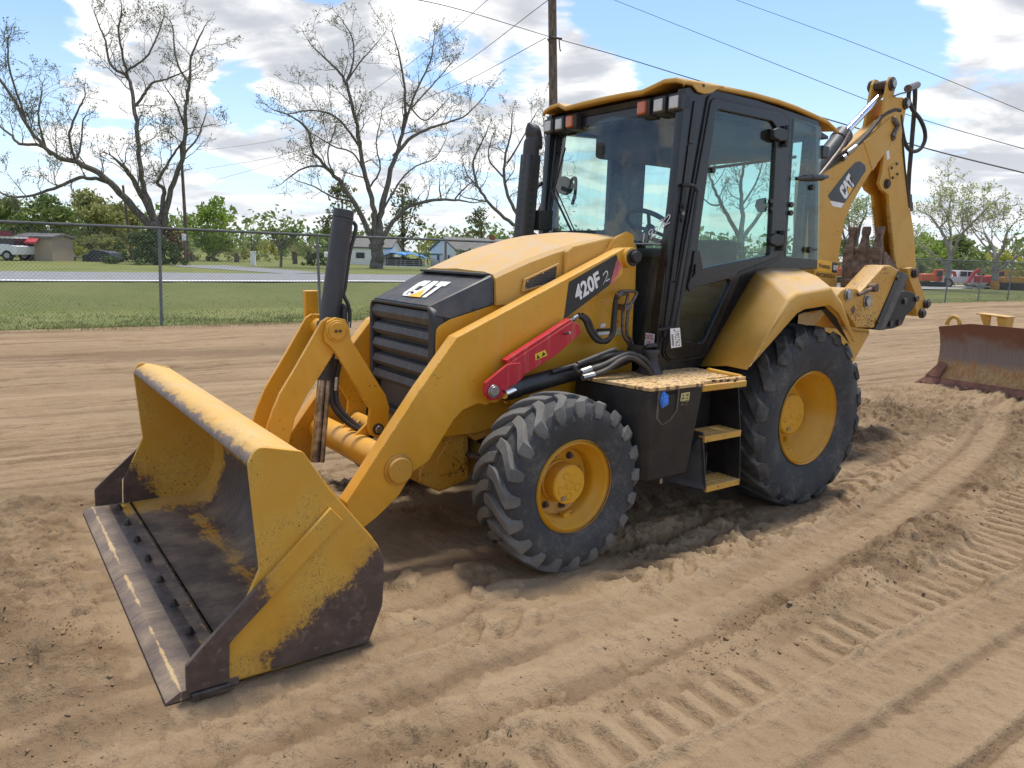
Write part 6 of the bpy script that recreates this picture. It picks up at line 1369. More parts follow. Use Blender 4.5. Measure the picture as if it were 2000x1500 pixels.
bare_tree('half_leafed_tree', 'small wispy tree framed between the digging boom and the stick', T6, 66, (1665,), 77, leaf='blossom', nsub=.9, leafn=5, leafs=.17, group='half leafed trees by the machine yard')
def leafy(name, label, u, vtop, vbase, wpx, dist, leaf, seed, dens=1.0, trunk=True, bark=None, lf=.30, clumps=None, cat='tree', group=None, low=.25, trw=.022, open_=1.0):
    """crown of many small leaves gathered in uneven clumps on a tapered, forked trunk"""
    rs = np.random.RandomState(seed); rr = random.Random(seed); sc = dist/CF
    base = G(u, dist, ZG); top = D(u, vtop, dist).z; Hh = max(top-base.z, .4); Wd = wpx*sc
    root = thing(name, label, cat, base, group); LV = Leaves(); b = BM()
    n = clumps or max(10, int(16*Wd*Hh/30)+8); n = min(n, 80); cs = []
    for i in range(n):
        t_ = rs.uniform(low, 1)**.85; wprof = math.sqrt(max(0, 1-t_*t_)) if cat == 'bush' else (math.sin(math.pi*min(1, (t_-low+.12)/(1.1-low)))**.7)
        a = rs.uniform(0, 6.28); r_ = Wd*.5*wprof*math.sqrt(rs.uniform(.05, 1)); cr = min(Wd, Hh)*rs.uniform(.10, .21)
        cs.append((base+Vector((math.cos(a)*r_, math.sin(a)*r_, max(t_*Hh-cr*.6, cr*.5))), cr))
    for c_, cr in cs:
        m_ = int(dens*26*(cr/.5)**2/(lf/.3)**2)+6; q = rs.normal(size=(m_, 3)); q /= np.linalg.norm(q, axis=1)[:, None]; q *= (rs.uniform(.25, 1, (m_, 1))**.6)*cr*rs.uniform(.7, 1.3, (m_, 1))*open_; q[:, 2] *= .75
        q = q+np.array(c_)[None]; q = q[q[:, 2] > base.z+.02]; LV.add(q) if len(q) else None
    if trunk:
        th = Hh*max(low, .15); r0 = max(Hh*trw, .03)
        tube(b, [base-Vector((0, 0, .1)), base+Vector((rr.gauss(0, .1), rr.gauss(0, .1), th*.6)), base+Vector((rr.gauss(0, .15), rr.gauss(0, .15), Hh*.75))], [r0*1.2, r0, r0*.3], 8)
        for c_, cr in cs[::2]:
            s_ = base+Vector((0, 0, th*.7+.35*(c_.z-base.z-th*.7)*.6)); tube(b, [s_, (s_+c_)/2+Vector((0, 0, -.1*Hh*.3)), c_], [r0*.4, r0*.22, r0*.08], 5)
        obj('trunk', b, bark or BARK, root)
    else: b.free()
    obj('crown', LV.build(lf, rs), LF[leaf], root, smooth=0); return root
GW = 'leafy trees along the far edge of the lawn'
far = [('oak_tree', 'dark green tree at the far left edge above the shed roof', 28, 385, 503, 120, 66, 'mid', .33), ('birch_tree', 'green tree with a white branching trunk just right of the red awning', 98, 374, 503, 92, 64, 'mid', .30), ('willow_tree', 'yellowish green tree mass between the white trunk and the leaning pecan', 178, 366, 503, 120, 68, 'olive', .30),
       ('willow_tree', 'thin olive tree behind the thickest leaning pecan limb', 245, 392, 503, 90, 70, 'olive', .28), ('wild_cherry_tree', 'bright green round-headed tree on two thin pale stems left of the charcoal cylinder', 421, 374, 506, 84, 64, 'bright', .30), ('young_tree', 'small pale green sapling crown beside the white utility box', 496, 418, 512, 44, 60, 'blossom', .22),
       ('young_tree', 'pale sapling between the leaning utility pole and the round-headed tree', 352, 415, 506, 46, 66, 'blossom', .24), ('pine_tree', 'dark pine at the left of the distant tree line', 538, 446, 506, 46, 80, 'dark', .3), ('pine_tree', 'dark flat-topped pine just left of the charcoal cylinder', 572, 448, 506, 50, 82, 'dark', .3), ('oak_tree', 'rounded olive tree low in the distant line beside the palms', 640, 442, 508, 70, 84, 'mid', .3),
       ('pine_tree', 'open evergreen behind the left half of the broad pecan crown', 672, 345, 512, 90, 68, 'pine', .30), ('pine_tree', 'open evergreen behind the right half of the broad pecan crown', 788, 352, 514, 80, 70, 'pine', .30), ('pine_tree', 'lone shaggy pine above the white house roof', 938, 403, 516, 82, 72, 'pine', .27), ('dogwood_tree', 'yellow green shrubby tree between the carport and the white house', 838, 462, 520, 70, 72, 'yellow', .26),
       ('crape_myrtle', 'small dark leafy tree against the white gable wall', 905, 480, 522, 62, 50, 'dark', .22), ('oak_tree', 'full bright green tree on the right behind the orange excavator', 1800, 452, 548, 96, 80, 'bright', .34), ('oak_tree', 'deep green tree behind the pale forked trunk at right', 1868, 455, 548, 92, 84, 'mid', .34), ('oak_tree', 'yellow-green tree at the far right edge above the yellow machine', 1962, 482, 550, 70, 82, 'yellow', .30), ('oak_tree', 'green tree seen in the gap below the digging boom', 1650, 462, 546, 76, 86, 'mid', .32), ('oak_tree', 'shaded green tree behind the digging bucket teeth', 1705, 462, 546, 76, 86, 'mid', .32), ('oak_tree', 'low green tree at right between the two pale half leafed trees', 1910, 490, 549, 70, 86, 'mid', .32)]
for k, (nm, lb, u, vt, vb, wd_, ds, lf_, ls) in enumerate(far):
    pine = nm == 'pine_tree'; wt_ = nm in ('birch_tree',)
    leafy(nm, lb, u, vt, vb, wd_, ds, lf_, 100+k, dens=.85 if pine else 1.15, lf=ls, bark=PALE if wt_ or 'thin' in lb else (PINEB if pine else BARK), low=.30 if pine else .12, group=GW, clumps=26 if pine and wd_ > 60 else (52 if wd_ > 80 else None), open_=1.0)
for k, (nm, lb, u, vt, vb, wd_, ds, lf_, ls) in enumerate([('evergreen_bush', 'big dark rounded bush round the foot of the leaning pecan', 292, 450, 519, 140, 50, 'dark', .17), ('photinia_bush', 'russet-tipped bush behind the dark rounded bush', 338, 436, 512, 46, 58, 'red', .16), ('shrub', 'bright yellow-green shrub beside the shed wall', 128, 462, 505, 66, 60, 'yellow', .18), ('shrub', 'grey-green thicket behind the covered car', 205, 455, 504, 110, 62, 'olive', .2), ('shrub', 'low yellowish thicket below the round-headed tree', 440, 462, 508, 120, 66, 'olive', .2), ('shrub', 'green thicket between the sapling and the palms', 520, 466, 510, 70, 66, 'yellow', .2), ('evergreen_bush', 'near-black low bush beside the white mailbox', 622, 492, 519, 62, 56, 'dark', .14), ('shrub', 'green hedge behind the blue tarp', 760, 478, 518, 110, 74, 'mid', .2), ('shrub', 'low green hedge at right along the machine yard', 1830, 520, 551, 110, 76, 'mid', .22), ('shrub', 'low hedge of olive scrub at far right', 1950, 520, 552, 120, 76, 'olive', .22), ('shrub', 'distant hazy hedge left of the leaning pecan', 250, 440, 503, 90, 74, 'olive', .22), ('shrub', 'distant hazy thicket under the pines', 560, 468, 507, 150, 88, 'mid', .24), ('shrub', 'distant scrub behind the white gabled house', 960, 472, 520, 130, 90, 'mid', .24), ('shrub', 'distant scrub at the left edge behind the shed', 40, 452, 503, 120, 74, 'mid', .22)]):
    leafy(nm, lb, u, vt, vb, wd_, ds, lf_, 300+k, dens=2.4 if nm == 'evergreen_bush' else 1.6, lf=ls, trunk=False, low=.02, cat='bush', group='bushes and thickets on the far lawn', clumps=70 if nm == 'evergreen_bush' else (44 if wd_ > 80 else 24))
# palms
def palm(label, u, vtop, vbase, dist, seed):
    rr = random.Random(seed); base = G(u, dist, ZG); H_ = D(u, vtop, dist).z-ZG; root = thing('palm', label, 'palm', base, 'fan palms on the far lawn'); b = BM(); tube(b, [base, base+Vector((0, 0, H_*.45))], [.2, .16], 8); obj('trunk', b, BARK, root); b = BM()
    for k in range(34):
        a = rr.uniform(0, 6.28); e_ = rr.uniform(-.3, 1.25); ln = H_*rr.uniform(.45, .65); p0 = base+Vector((0, 0, H_*.45)); dr_ = Vector((math.cos(a)*math.cos(e_), math.sin(a)*math.cos(e_), math.sin(e_)))
        pts = [p0+dr_*ln*t_-Vector((0, 0, .35*ln*t_*t_)) for t_ in (0, .25, .5, .75, 1)]; sd_ = dr_.cross(Vector((0, 0, 1))).normalized()
        for i in range(1, 5):
            for s_ in (1, -1):
                for j in range(2):
                    q0 = pts[i-1].lerp(pts[i], .5*j); w0 = ln*.22*(1-.15*i); face(b, [q0, q0+dr_*ln*.06, q0+sd_*s_*w0+dr_*ln*.12-Vector((0, 0, w0*.5))])
    obj('crown', b, LF['palm'], root, smooth=0)
palm('shaggy fan palm with drooping pale fronds just left of the green palm', 576, 468, 514, 60, 1); palm('green fan palm beside the charcoal cylinder foot', 603, 462, 514, 60, 2); palm('pale fan palm below the round-headed tree', 462, 478, 510, 62, 3); palm('bleached fan palm right of the dark rounded bush', 374, 478, 512, 60, 4)
# ---------------------------------------------------------------- buildings
RIGHT = Vector((CR.x, CR.y, 0)).normalized(); AWAY = Vector((CFW.x, CFW.y, 0)).normalized()
def local(u, dist, yaw=0):
    o = G(u, dist, ZG); c, s = math.cos(yaw), math.sin(yaw); rx = RIGHT*c+AWAY*s; ry = AWAY*c-RIGHT*s
    return lambda x, y, z: o+rx*x+ry*y+Vector((0, 0, z))
def lbox(b, F, lo, hi, mi=0):
    v = [b.verts.new(F(*( (lo[0], hi[0])[k & 1], (lo[1], hi[1])[(k >> 1) & 1], (lo[2], hi[2])[(k >> 2) & 1]))) for k in range(8)]
    for q in ((0, 2, 3, 1), (4, 5, 7, 6), (0, 1, 5, 4), (2, 6, 7, 3), (0, 4, 6, 2), (1, 3, 7, 5)): b.faces.new([v[i] for i in q]).material_index = mi
def siding(name, col, n=9):
    t = NT(name); p = t.pos(); x, y, z = t.xyz(p); s_ = t.math('PINGPONG', t.mul(z, n), .5); c = t.mix(t.mul(t.step(s_, .06, .0), .5), t.mix(t.noise(p, 1.2, 4), col, tuple(q*.85 for q in col)), tuple(q*.5 for q in col)); return t.set(c, .7)
ROOFM = plain('grey_shingles', (.17, .16, .15), .9, var=.3, sc=4); WALLW = siding('white_siding', (.92, .92, .88)); TAN = siding('tan_board_wall', (.42, .33, .24), .5); WIN = plain('dark_window_pane', (.03, .035, .04), .15)
def house(name, label, u, dist, yaw, w_, d_, hw_, hr_, wall, wins, ridge='x', cat='house'):
    F = local(u, dist, yaw); root = thing(name, label, cat, F(0, 0, 0)); b = BM(); lbox(b, F, (-w_/2, 0, 0), (w_/2, d_, hw_))
    if ridge == 'y':
        for yy in (0, d_): face(b, [F(-w_/2, yy, hw_), F(w_/2, yy, hw_), F(0, yy, hw_+hr_)])
    else:
        for xx in (-w_/2, w_/2): face(b, [F(xx, 0, hw_), F(xx, d_, hw_), F(xx, d_/2, hw_+hr_)])
    obj('wall', b, wall, root, smooth=0); b = BM(); o_ = .15
    if ridge == 'y':
        for s_ in (1, -1):
            P0, P1, P2, P3 = F(s_*(w_/2+o_), -o_, hw_-hr_*o_/(w_/2)), F(0, -o_, hw_+hr_), F(0, d_+o_, hw_+hr_), F(s_*(w_/2+o_), d_+o_, hw_-hr_*o_/(w_/2)); up = Vector((0, 0, .14))
            A = [b.verts.new(q+Vector((0, 0, .01))) for q in (P0, P1, P2, P3)]; B = [b.verts.new(q+up) for q in (P0, P1, P2, P3)]
            for i in range(4): b.faces.new((A[i], A[(i+1) % 4], B[(i+1) % 4], B[i]))
            b.faces.new(A); b.faces.new(B[::-1])
    else:
        for s_ in (0, 1):
            ye = -o_ if s_ == 0 else d_+o_; P0, P1, P2, P3 = F(-w_/2-o_, ye, hw_-hr_*o_/(d_/2)), F(-w_/2-o_, d_/2, hw_+hr_), F(w_/2+o_, d_/2, hw_+hr_), F(w_/2+o_, ye, hw_-hr_*o_/(d_/2)); up = Vector((0, 0, .14))
            A = [b.verts.new(q+Vector((0, 0, .01))) for q in (P0, P1, P2, P3)]; B = [b.verts.new(q+up) for q in (P0, P1, P2, P3)]
            for i in range(4): b.faces.new((A[i], A[(i+1) % 4], B[(i+1) % 4], B[i]))
            b.faces.new(A); b.faces.new(B[::-1])
    obj('roof', b, ROOFM, root, smooth=0)
    for (x0, x1, z0, z1) in wins:
        b = BM(); lbox(b, F, (x0, -.03, z0), (x1, .02, z1)); wo = obj('window', b, M['white'], root, smooth=0); b = BM(); lbox(b, F, (x0+.07, -.045, z0+.07), (x1-.07, -.032, z1-.07)); obj('pane', b, WIN, wo, smooth=0)
    return root, F
hs, F = house('white_house', 'white gabled house with grey shingle roof behind the loader hood', 866, 64, -.85, 3.7, 9, 1.35, 1.0, WALLW, [(-.9, -.5, .45, 1.05), (.6, 1.0, .45, 1.05)], 'y')
b = BM(); lbox(b, F, (-.2, 5, 2.1), (.2, 5.4, 2.75)); obj('chimney', b, plain('red_brick', (.30, .10, .06), .9), hs)
b = BM(); lbox(b, F, (.9, -1.5, 3.2), (3.5, 3.5, 3.3)) if False else lbox(b, F, (.25, 5.8, 2.22), (.7, 7.5, 2.3)); obj('roof_patch', b, M['white'], hs)
house('low_white_house', 'low white house with grey roof and one dark window left of the broad trunk', 708, 64, .0, 4.6, 6, 1.35, .75, WALLW, [(-.6, .25, .45, 1.05), (1.2, 1.8, .45, 1.05)])
sh_, F = house('shed', 'small tan board shed with a red awning over its dark door', 70, 54, .0, 2.0, 2.2, 1.35, .18, TAN, [])
b = BM(); lbox(b, F, (-.62, -.03, 0), (-.10, .02, 1.05)); obj('door', b, WIN, sh_)
b = BM(); AW = plain('red_awning', (.50, .05, .06), .7, var=.3, sc=9)
A = [F(-.95, -.02, 1.42), F(.35, -.02, 1.42), F(.40, -.55, 1.12), F(-1.0, -.55, 1.12)]; A2 = [q-Vector((0, 0, .03)) for q in A]; va = [b.verts.new(q) for q in A]; vb = [b.verts.new(q) for q in A2]
for i in range(4): b.faces.new((va[i], va[(i+1) % 4], vb[(i+1) % 4], vb[i]))
b.faces.new(va); b.faces.new(vb[::-1]); lbox(b, F, (-1.0, -.56, 1.0), (.40, -.53, 1.12)); obj('awning', b, AW, sh_, smooth=0)
# carport under a sagging blue tarpaulin
F = local(788, 62); cp_ = thing('carport', 'open carport frame sheltering dark clutter under the blue tarp', 'carport', F(0, 0, 0))
for x_ in (-1.7, -.2, 1.3):
    for y_ in (0, 3): b = BM(); cyl(b, F(x_, y_, 0), F(x_, y_, .75), .04, 8); obj('post', b, GAL, cp_)
b = BM(); lbox(b, F, (-1.5, .5, 0), (1.2, 2.6, .6)); lbox(b, F, (-.9, .2, .0), (.2, .5, .7)); obj('stored_crate', b, plain('dark_clutter', (.04, .04, .042), .8, var=.6, sc=3), cp_)
b = BM(); n_ = 14; V = []
for i in range(n_+1):
    row = []
    for j in range(9):
        x_ = -1.95+3.6*i/n_; y_ = -.3+3.8*j/8; a_ = (i/n_-.5)*2; z_ = .66+.46*(1-a_*a_)+.07*math.sin(i*1.9+j*.7)*(.4+.3*math.sin(j))-(.28*math.exp(-((i-7.5)/1.6)**2) if j == 0 else 0); row.append(b.verts.new(F(x_, y_, z_)))
    V.append(row)
for i in range(n_):
    for j in range(8): b.faces.new((V[i][j], V[i+1][j], V[i+1][j+1], V[i][j+1]))
tarp = obj('tarp', b, plain('blue_tarpaulin', (.02, .24, .60), .4, var=.3, sc=2), smooth=50); so = tarp.modifiers.new('s', 'SOLIDIFY'); so.thickness = .02; tag(tarp, 'bright blue tarp draped over the carport roof', 'tarp')
b = BM(); F2 = local(838, 61); ca = thing('canopy', 'small green-roofed lean-to beside the white house', 'canopy', F2(0, 0, 0)); lbox(b, F2, (-.9, 0, .95), (.9, 2, 1.08)); obj('roof', b, plain('green_metal_roof', (.07, .14, .09), .5), ca)
for x_ in (-.8, .8): b = BM(); cyl(b, F2(x_, .1, 0), F2(x_, .1, .95), .03, 6); obj('post', b, GAL, ca)
yf = thing('yard_fence', 'low wire yard fence in front of the carport', 'fence', local(790, 59)(0, 0, 0)); F3 = local(790, 59)
for k in range(7): b = BM(); cyl(b, F3(-2+.68*k, 0, 0), F3(-2+.68*k, 0, .5), .025, 6); obj('post', b, GAL, yf)
b = BM()
for z_ in (.5, .35, .2, .06): tube(b, [F3(-2, 0, z_), F3(2.1, 0, z_)], .012, 4)
obj('wire', b, GAL, yf)
b = BM(); lbox(b, F3, (-2.1, -.15, 0), (2.2, -.02, .07)); obj('kerb', b, M['white'], yf)
# ---------------------------------------------------------------- poles, wires, small roadside things
WOOD = barkmat('weathered_pole_wood', (.10, .075, .055), (.24, .19, .145))
def pole(label, pb, pt, dist, r0, r1, dt=0):
    a = G(pb[0], dist, ZG); c = D(pt[0], pt[1], dist); a2 = D(pb[0], pb[1], dist); a.z = ZG-.3; b = BM(); tube(b, [a, c], [r0, r1], 12); o = obj('utility_pole', b, WOOD, smooth=60); tag(o, label, 'utility pole'); return o, c
pole1, ptop = pole('tall weathered wooden utility pole rising behind the cab', (1088, 400), (1078, -60), 26, .155, .135)
pole('thin grey utility pole beside the leaning pecan', (366, 500), (353, 282), 58, .13, .09); pole('short tilted grey pole behind the leaning pecan limb', (258, 500), (240, 362), 62, .10, .08)
b = BM()
pb_ = D(1086, 70, 25.8)
for q0, q1 in (((1069, 75), (1080, 78)), ((1092, 78), (1096, 100))): tube(b, spline([D(*q0, 25.8), (D(*q0, 25.8)+D(*q1, 25.8))/2-Vector((0, 0, .12)), D(*q1, 25.8)], 5), .02, 6)
cyl(b, D(1072, 72, 25.8), D(1098, 76, 25.8), .035, 8); br_ = obj('cable_bracket', b, M['darkSteel'] if 'darkSteel' in M else M['darksteel']); br_.parent = pole1
def wire(label, pts, r=.011, k=8, mat=None):
    P_ = [D(u, v, d) for u, v, d in pts]; b = BM(); tube(b, spline(P_, k), r, 5); o = obj('power_line', b, mat or M['darktext'], smooth=60); tag(o, label, 'power line', 'overhead lines strung from the wooden pole'); return o
wire('thick black cable from the wooden pole down past the cab roof', [(780, -8, 20), (900, 19, 22), (1075, 72, 25.8), (1200, 107, 22), (1340, 150, 19), (1600, 228, 16), (1810, 290, 15), (2050, 350, 14)], .011)
wire('thin wire crossing the sky above the roof behind the boom', [(1180, -8, 22), (1440, 95, 20), (1680, 190, 19), (1810, 236, 18), (2050, 305, 17)], .007)
wire('highest thin wire across the upper right sky', [(1400, -14, 24), (1700, 96, 22), (2050, 238, 20)], .007)
wire('lowest thin wire running left from the pole bracket behind the broad pecan', [(1066, 74, 25.8), (895, 165, 36), (720, 238, 50), (580, 305, 60), (420, 352, 72)], .012)
wire('middle thin wire running left from the pole', [(1076, -4, 25.8), (880, 140, 38), (700, 235, 52), (560, 300, 62), (400, 330, 76)], .012)
wire('upper thin wire leaving the top of the frame toward the left', [(968, -14, 30), (860, 78, 40), (700, 195, 52), (560, 268, 62), (400, 294, 80)], .012)
def small(name, label, cat, mat, build, group=None):
    b = BM(); build(b); o = obj(name, b, mat, smooth=40, bevel=.01); return tag(o, label, cat, group)
F = local(493, 52); small('utility_box', 'white utility pedestal standing on the lawn near the driveway', 'utility box', M['white'], lambda b: (lbox(b, F, (-.14, 0, 0), (.14, .25, .85)), lbox(b, F, (-.17, -.02, .85), (.17, .27, .92))))
F4 = local(548, 50); sm = thing('young_ornamental_tree', 'small bare ornamental tree with a dark trunk by the driveway', 'tree', F4(0, 0, 0)); b = BM(); LV = Leaves(); rr = random.Random(2); rs = np.random.RandomState(2)
tube(b, [F4(0, 0, 0), F4(.05, 0, .6), F4(0, 0, 1.1)], [.09, .08, .06], 8)
for k in range(12):
    a = rr.uniform(0, 6.28); q = F4(0, 0, 1.0); e_ = F4(math.cos(a)*.5, math.sin(a)*.5, 1.4+rr.uniform(0, .8)); tube(b, [q, (q+e_)/2+Vector((0, 0, .1)), e_], [.035, .025, .01], 5); LV.add(np.array(e_)[None]+rs.normal(0, .18, (14, 3)))
obj('trunk', b, BARK, sm); obj('crown', LV.build(.1, rs), LF['red'], sm, smooth=0)
F5 = local(640, 44); mb = thing('mailbox', 'white roadside mailbox on a dark post beside the charcoal cylinder', 'mailbox', F5(0, 0, 0)); b = BM(); lbox(b, F5, (-.05, 0, 0), (.05, .1, .75)); obj('post', b, WOOD, mb); b = BM(); lbox(b, F5, (-.17, -.2, .75), (.17, .3, 1.05)); obj('box', b, M['white'], mb, bevel=.05)
F6 = local(361, 50); sp_ = thing('sign_post', 'rusty post topped by a small white plate right of the dark bush', 'sign post', F6(0, 0, 0)); b = BM(); lbox(b, F6, (-.05, 0, 0), (.05, .08, 1.5)); obj('post', b, M['rust'], sp_); b = BM(); lbox(b, F6, (-.13, -.02, 1.45), (.13, .02, 1.85)); obj('plate', b, M['white'], sp_, bevel=.03)
# ---------------------------------------------------------------- vehicles far off
TYR = plain('far_tyre', (.02, .02, .02), .8)
def wheelset(F, root, xs_, y_, r_, wd=.22):
    for x_ in xs_:
        for yy in y_:
            b = BM(); cyl(b, F(x_, yy, r_), F(x_, yy+wd, r_), r_, 18); w_ = obj('wheel', b, TYR, root, bevel=.02); b = BM(); cyl(b, F(x_, yy-.01, r_), F(x_, yy+.02, r_), r_*.55, 14); obj('rim', b, M['steel'], w_)
def profile_body(F, pts, y0, y1):
    b = BM(); A = [b.verts.new(F(x_, y0, z_)) for x_, z_ in pts]; B = [b.verts.new(F(x_, y1, z_)) for x_, z_ in pts]; n = len(pts)
    for i in range(n): b.faces.new((A[i], A[(i+1) % n], B[(i+1) % n], B[i]))
    b.faces.new(A[::-1]); b.faces.new(B); return b
CARW = plain('white_car_paint', (.72, .72, .72), .25, var=.05)
def pickup(label, u, dist, s=1.0, bed=True):
    F0 = local(u, dist); F = lambda x, y, z: F0(x*s, y*s, z*s); rt = thing('pickup_truck', label, 'pickup truck', F(0, 0, 0))
    obj('body', profile_body(F, [(-2.6, .45), (2.5, .45), (2.6, .95), (1.3, 1.05), (.75, 1.65), (-.7, 1.68), (-.85, 1.08), (-2.6, 1.05)], 0, 1.8), CARW, rt, bevel=.05, smooth=30)
    for x0, x1 in ((-.65, .0), (.08, .9)): b = BM(); v_ = [F(x0, -.01, 1.1), F(x1, -.01, 1.1), F(x1-(.35 if x1 > .5 else 0), -.01, 1.58), F(x0, -.01, 1.58)]; face(b, v_); obj('window', b, M['carglass'], rt, smooth=0)
    wheelset(F, rt, (-1.7, 1.65), (-.03, 1.6), .38); return rt, F
pickup('white pickup truck parked beside the excavators at right', 1893, 72, .82)
F = local(14, 53); sv = thing('service_truck', 'white utility truck with a red sign panel on its roof beside the shed', 'truck', F(0, 0, 0))
obj('body', profile_body(F, [(-2.2, .35), (.55, .35), (.62, .85), (.0, .95), (-2.2, .95)], 0, 1.7), CARW, sv, bevel=.04); b = BM(); lbox(b, F, (-2.2, .2, .95), (.35, 1.5, 1.28)); obj('window', b, M['carglass'], sv); b = BM(); lbox(b, F, (-2.2, .1, 1.28), (.40, 1.6, 1.40)); obj('roof', b, CARW, sv); wheelset(F, sv, (.0, -1.9), (-.03, 1.5), .30)
b = BM(); lbox(b, F, (-2.4, .0, 1.40), (.36, .06, 1.70)); obj('sign_panel', b, plain('maroon_sign', (.20, .02, .04), .5), sv)
F = local(190, 54); b = profile_body(F, [(-.95, 0), (.95, 0), (1.0, .25), (.8, .55), (.45, .68), (-.35, .72), (-.55, .5), (-.95, .38)], 0, 1.3); bmesh.ops.subdivide_edges(b, edges=b.edges[:], cuts=3, use_grid_fill=True)
for v_ in b.verts: v_.co += Vector((0, 0, 1))*mnoise.noise(v_.co*2.5)*.06
tag(obj('covered_car', b, plain('grey_car_cover', (.035, .037, .042), .45, var=.4, sc=3), smooth=40), 'car wrapped in a dark grey cover on the far lawn', 'covered car')
F = local(120, 56); b = BM(); rr = random.Random(6)
for k in range(9): bmesh.ops.create_icosphere(b, subdivisions=2, radius=rr.uniform(.16, .3), matrix=Matrix.Translation(F(-.6+.15*k, rr.uniform(0, .4), rr.uniform(.05, .25))))
for v_ in b.verts: v_.co += Vector((1, 1, 1))*mnoise.noise(v_.co*3)*.08
tag(obj('brush_pile', b, plain('grey_debris', (.16, .15, .13), .9, var=.6, sc=5)), 'grey heap of yard debris between the shed and the covered car', 'debris pile')
RED = plain('red_machine_paint', (.48, .03, .03), .5); ORG = plain('orange_machine_paint', (.60, .11, .02), .5); YM = plain('yellow_machine_paint', (.55, .26, .03), .5)
def excavator(label, u, dist, mat, s, pts, cab=True, flip=1):
    F0 = local(u, dist); F = lambda x, y, z: F0(x*s*flip, y*s, z*s); rt = thing('excavator', label, 'excavator', F(0, 0, 0))
    for yy in (0, 1.7): obj('track', profile_body(F, [(-1.4, 0), (1.4, 0), (1.65, .3), (1.4, .62), (-1.4, .62), (-1.65, .3)], yy, yy+.5), TYR, rt, bevel=.04)
    obj('body', profile_body(F, [(-1.5, .75), (1.1, .75), (1.1, 1.25), (.0, 1.7), (-1.5, 1.6)], 0, 2.1), mat, rt, bevel=.06)
    b = BM(); lbox(b, F, (.15, .0, .78), (1.15, .85, 2.25)); c_ = obj('cab', b, mat, rt, bevel=.05); b = BM(); lbox(b, F, (.28, -.01, 1.35), (1.02, .0, 2.1)); obj('window', b, M['carglass'], c_)
    obj('boom', profile_body(F, pts, 1.0, 1.35), mat, rt, bevel=.02); return rt, F
GX = 'machines parked in the far yard'
e1, F = excavator('orange excavator with a red folded boom left of the pale tree', 1830, 70, ORG, .62, [(.6, 1.3), (1.5, 2.3), (3.3, 2.05), (3.6, 1.2), (3.35, .5), (3.15, .55), (3.25, 1.2), (3.05, 1.75), (1.6, 2.0), (1.0, 1.2)]); e1['group'] = GX
bpy.data.objects[[c.name for c in e1.children if c.name.startswith('boom')][0]].data.materials[0] = RED
e2, F = excavator('red excavator with its boom raised high near the right edge', 1950, 71, RED, .62, [(-.5, 1.3), (-1.6, 2.6), (-2.3, 2.0), (-2.9, .6), (-2.6, .5), (-2.0, 1.8), (-1.5, 2.15), (.0, 1.2)]); e2['group'] = GX
e3, F = excavator('orange excavator half hidden behind the digging bucket cheek', 1650, 72, ORG, .75, [(.6, 1.3), (-.5, 2.3), (-1.9, 2.0), (-2.3, 1.0), (-2.1, .9), (-1.7, 1.7), (-.5, 1.95), (1.0, 1.2)]); e3['group'] = GX
F0 = local(1994, 71); F = lambda x, y, z: F0(x*.7, y*.7, z*.7); yl_ = thing('bulldozer', 'yellow bulldozer cut off by the right edge of the yard', 'bulldozer', F(0, 0, 0), GX)
obj('track', profile_body(F, [(-1.4, 0), (1.4, 0), (1.65, .35), (1.4, .75), (-1.4, .75), (-1.65, .35)], 0, 2), TYR, yl_, bevel=.04); obj('body', profile_body(F, [(-1.5, .75), (1.5, .75), (1.5, 1.4), (.2, 1.5), (-1.5, 1.4)], .2, 1.8), YM, yl_, bevel=.05)
b = BM(); lbox(b, F, (-1.2, .2, 2.0), (.3, 1.8, 2.1))
for x_ in (-1.1, .2):
    for y_ in (.25, 1.65): lbox(b, F, (x_-.05, y_, 1.4), (x_+.05, y_+.1, 2.0))
obj('canopy', b, YM, yl_); obj('blade', profile_body(F, [(-2.3, 0), (-2.0, .1), (-2.05, .6), (-2.2, .95), (-2.3, .95)], -.2, 2.2), YM, yl_)
F0 = local(1918, 68); b = BM(); rr = random.Random(3)
for k in range(14): x_ = rr.uniform(-1, 1); y_ = rr.uniform(0, 1); lbox(b, F0, (x_-.3, y_, .1*k/3), (x_+.3, y_+.2, .1*k/3+.08))
tag(obj('lumber_heap', b, plain('bleached_scrap', (.42, .40, .36), .8, var=.4)), 'pale heap of stacked scrap boards in front of the red excavator', 'scrap heap')
# ---------------------------------------------------------------- rusty blade on the dirt at right
bl0, bl1 = U(1800, 745, Z=0), U(2000, 777, Z=0); dB = (bl1-bl0); dB.z = 0; dB.normalize(); nB = Vector((dB.y, -dB.x, 0))
if nB.dot(CP-bl0) < 0: nB = -nB
def BB(s_, f_, z_): return bl0+dB*s_+nB*f_+Vector((0, 0, z_))
t = NT('rusted_blade'); p = t.pos(); x, y, z = t.xyz(p); n = t.noise(t.scale(p, (3, 3, 1)), 6, 6, .7); st = t.noise(t.scale(p, (16, 16, .8)), 3, 4, .7)
k1 = t.step(t.add(z, t.mul(t.sub(n, .5), .35)), .42, .30); k2 = t.step(t.add(z, t.mul(t.sub(t.noise(p, 2.5, 5), .5), .5)), .62, .78)
c = t.mix(k1, t.mix(st, (.15, .10, .08), (.28, .22, .18)), t.mix(t.step(n, .35, .65), (.32, .15, .055), (.40, .27, .12))); c = t.mix(k2, c, t.mix(n, (.16, .065, .04), (.22, .10, .06))); M['blade'] = t.set(c, .75, .2)
BR = plain('red_brown_rust', (.20, .085, .055), .85, var=.35, sc=9, bump=.2)
gb = thing('grader_blade', 'rusty curved grader blade with yellow lugs lying on the dirt at right', 'grader blade', bl0)
cv = [(.10, .10), (.04, .17), (-.02, .28), (-.05, .42), (-.045, .58), (0, .74), (.06, .86)]
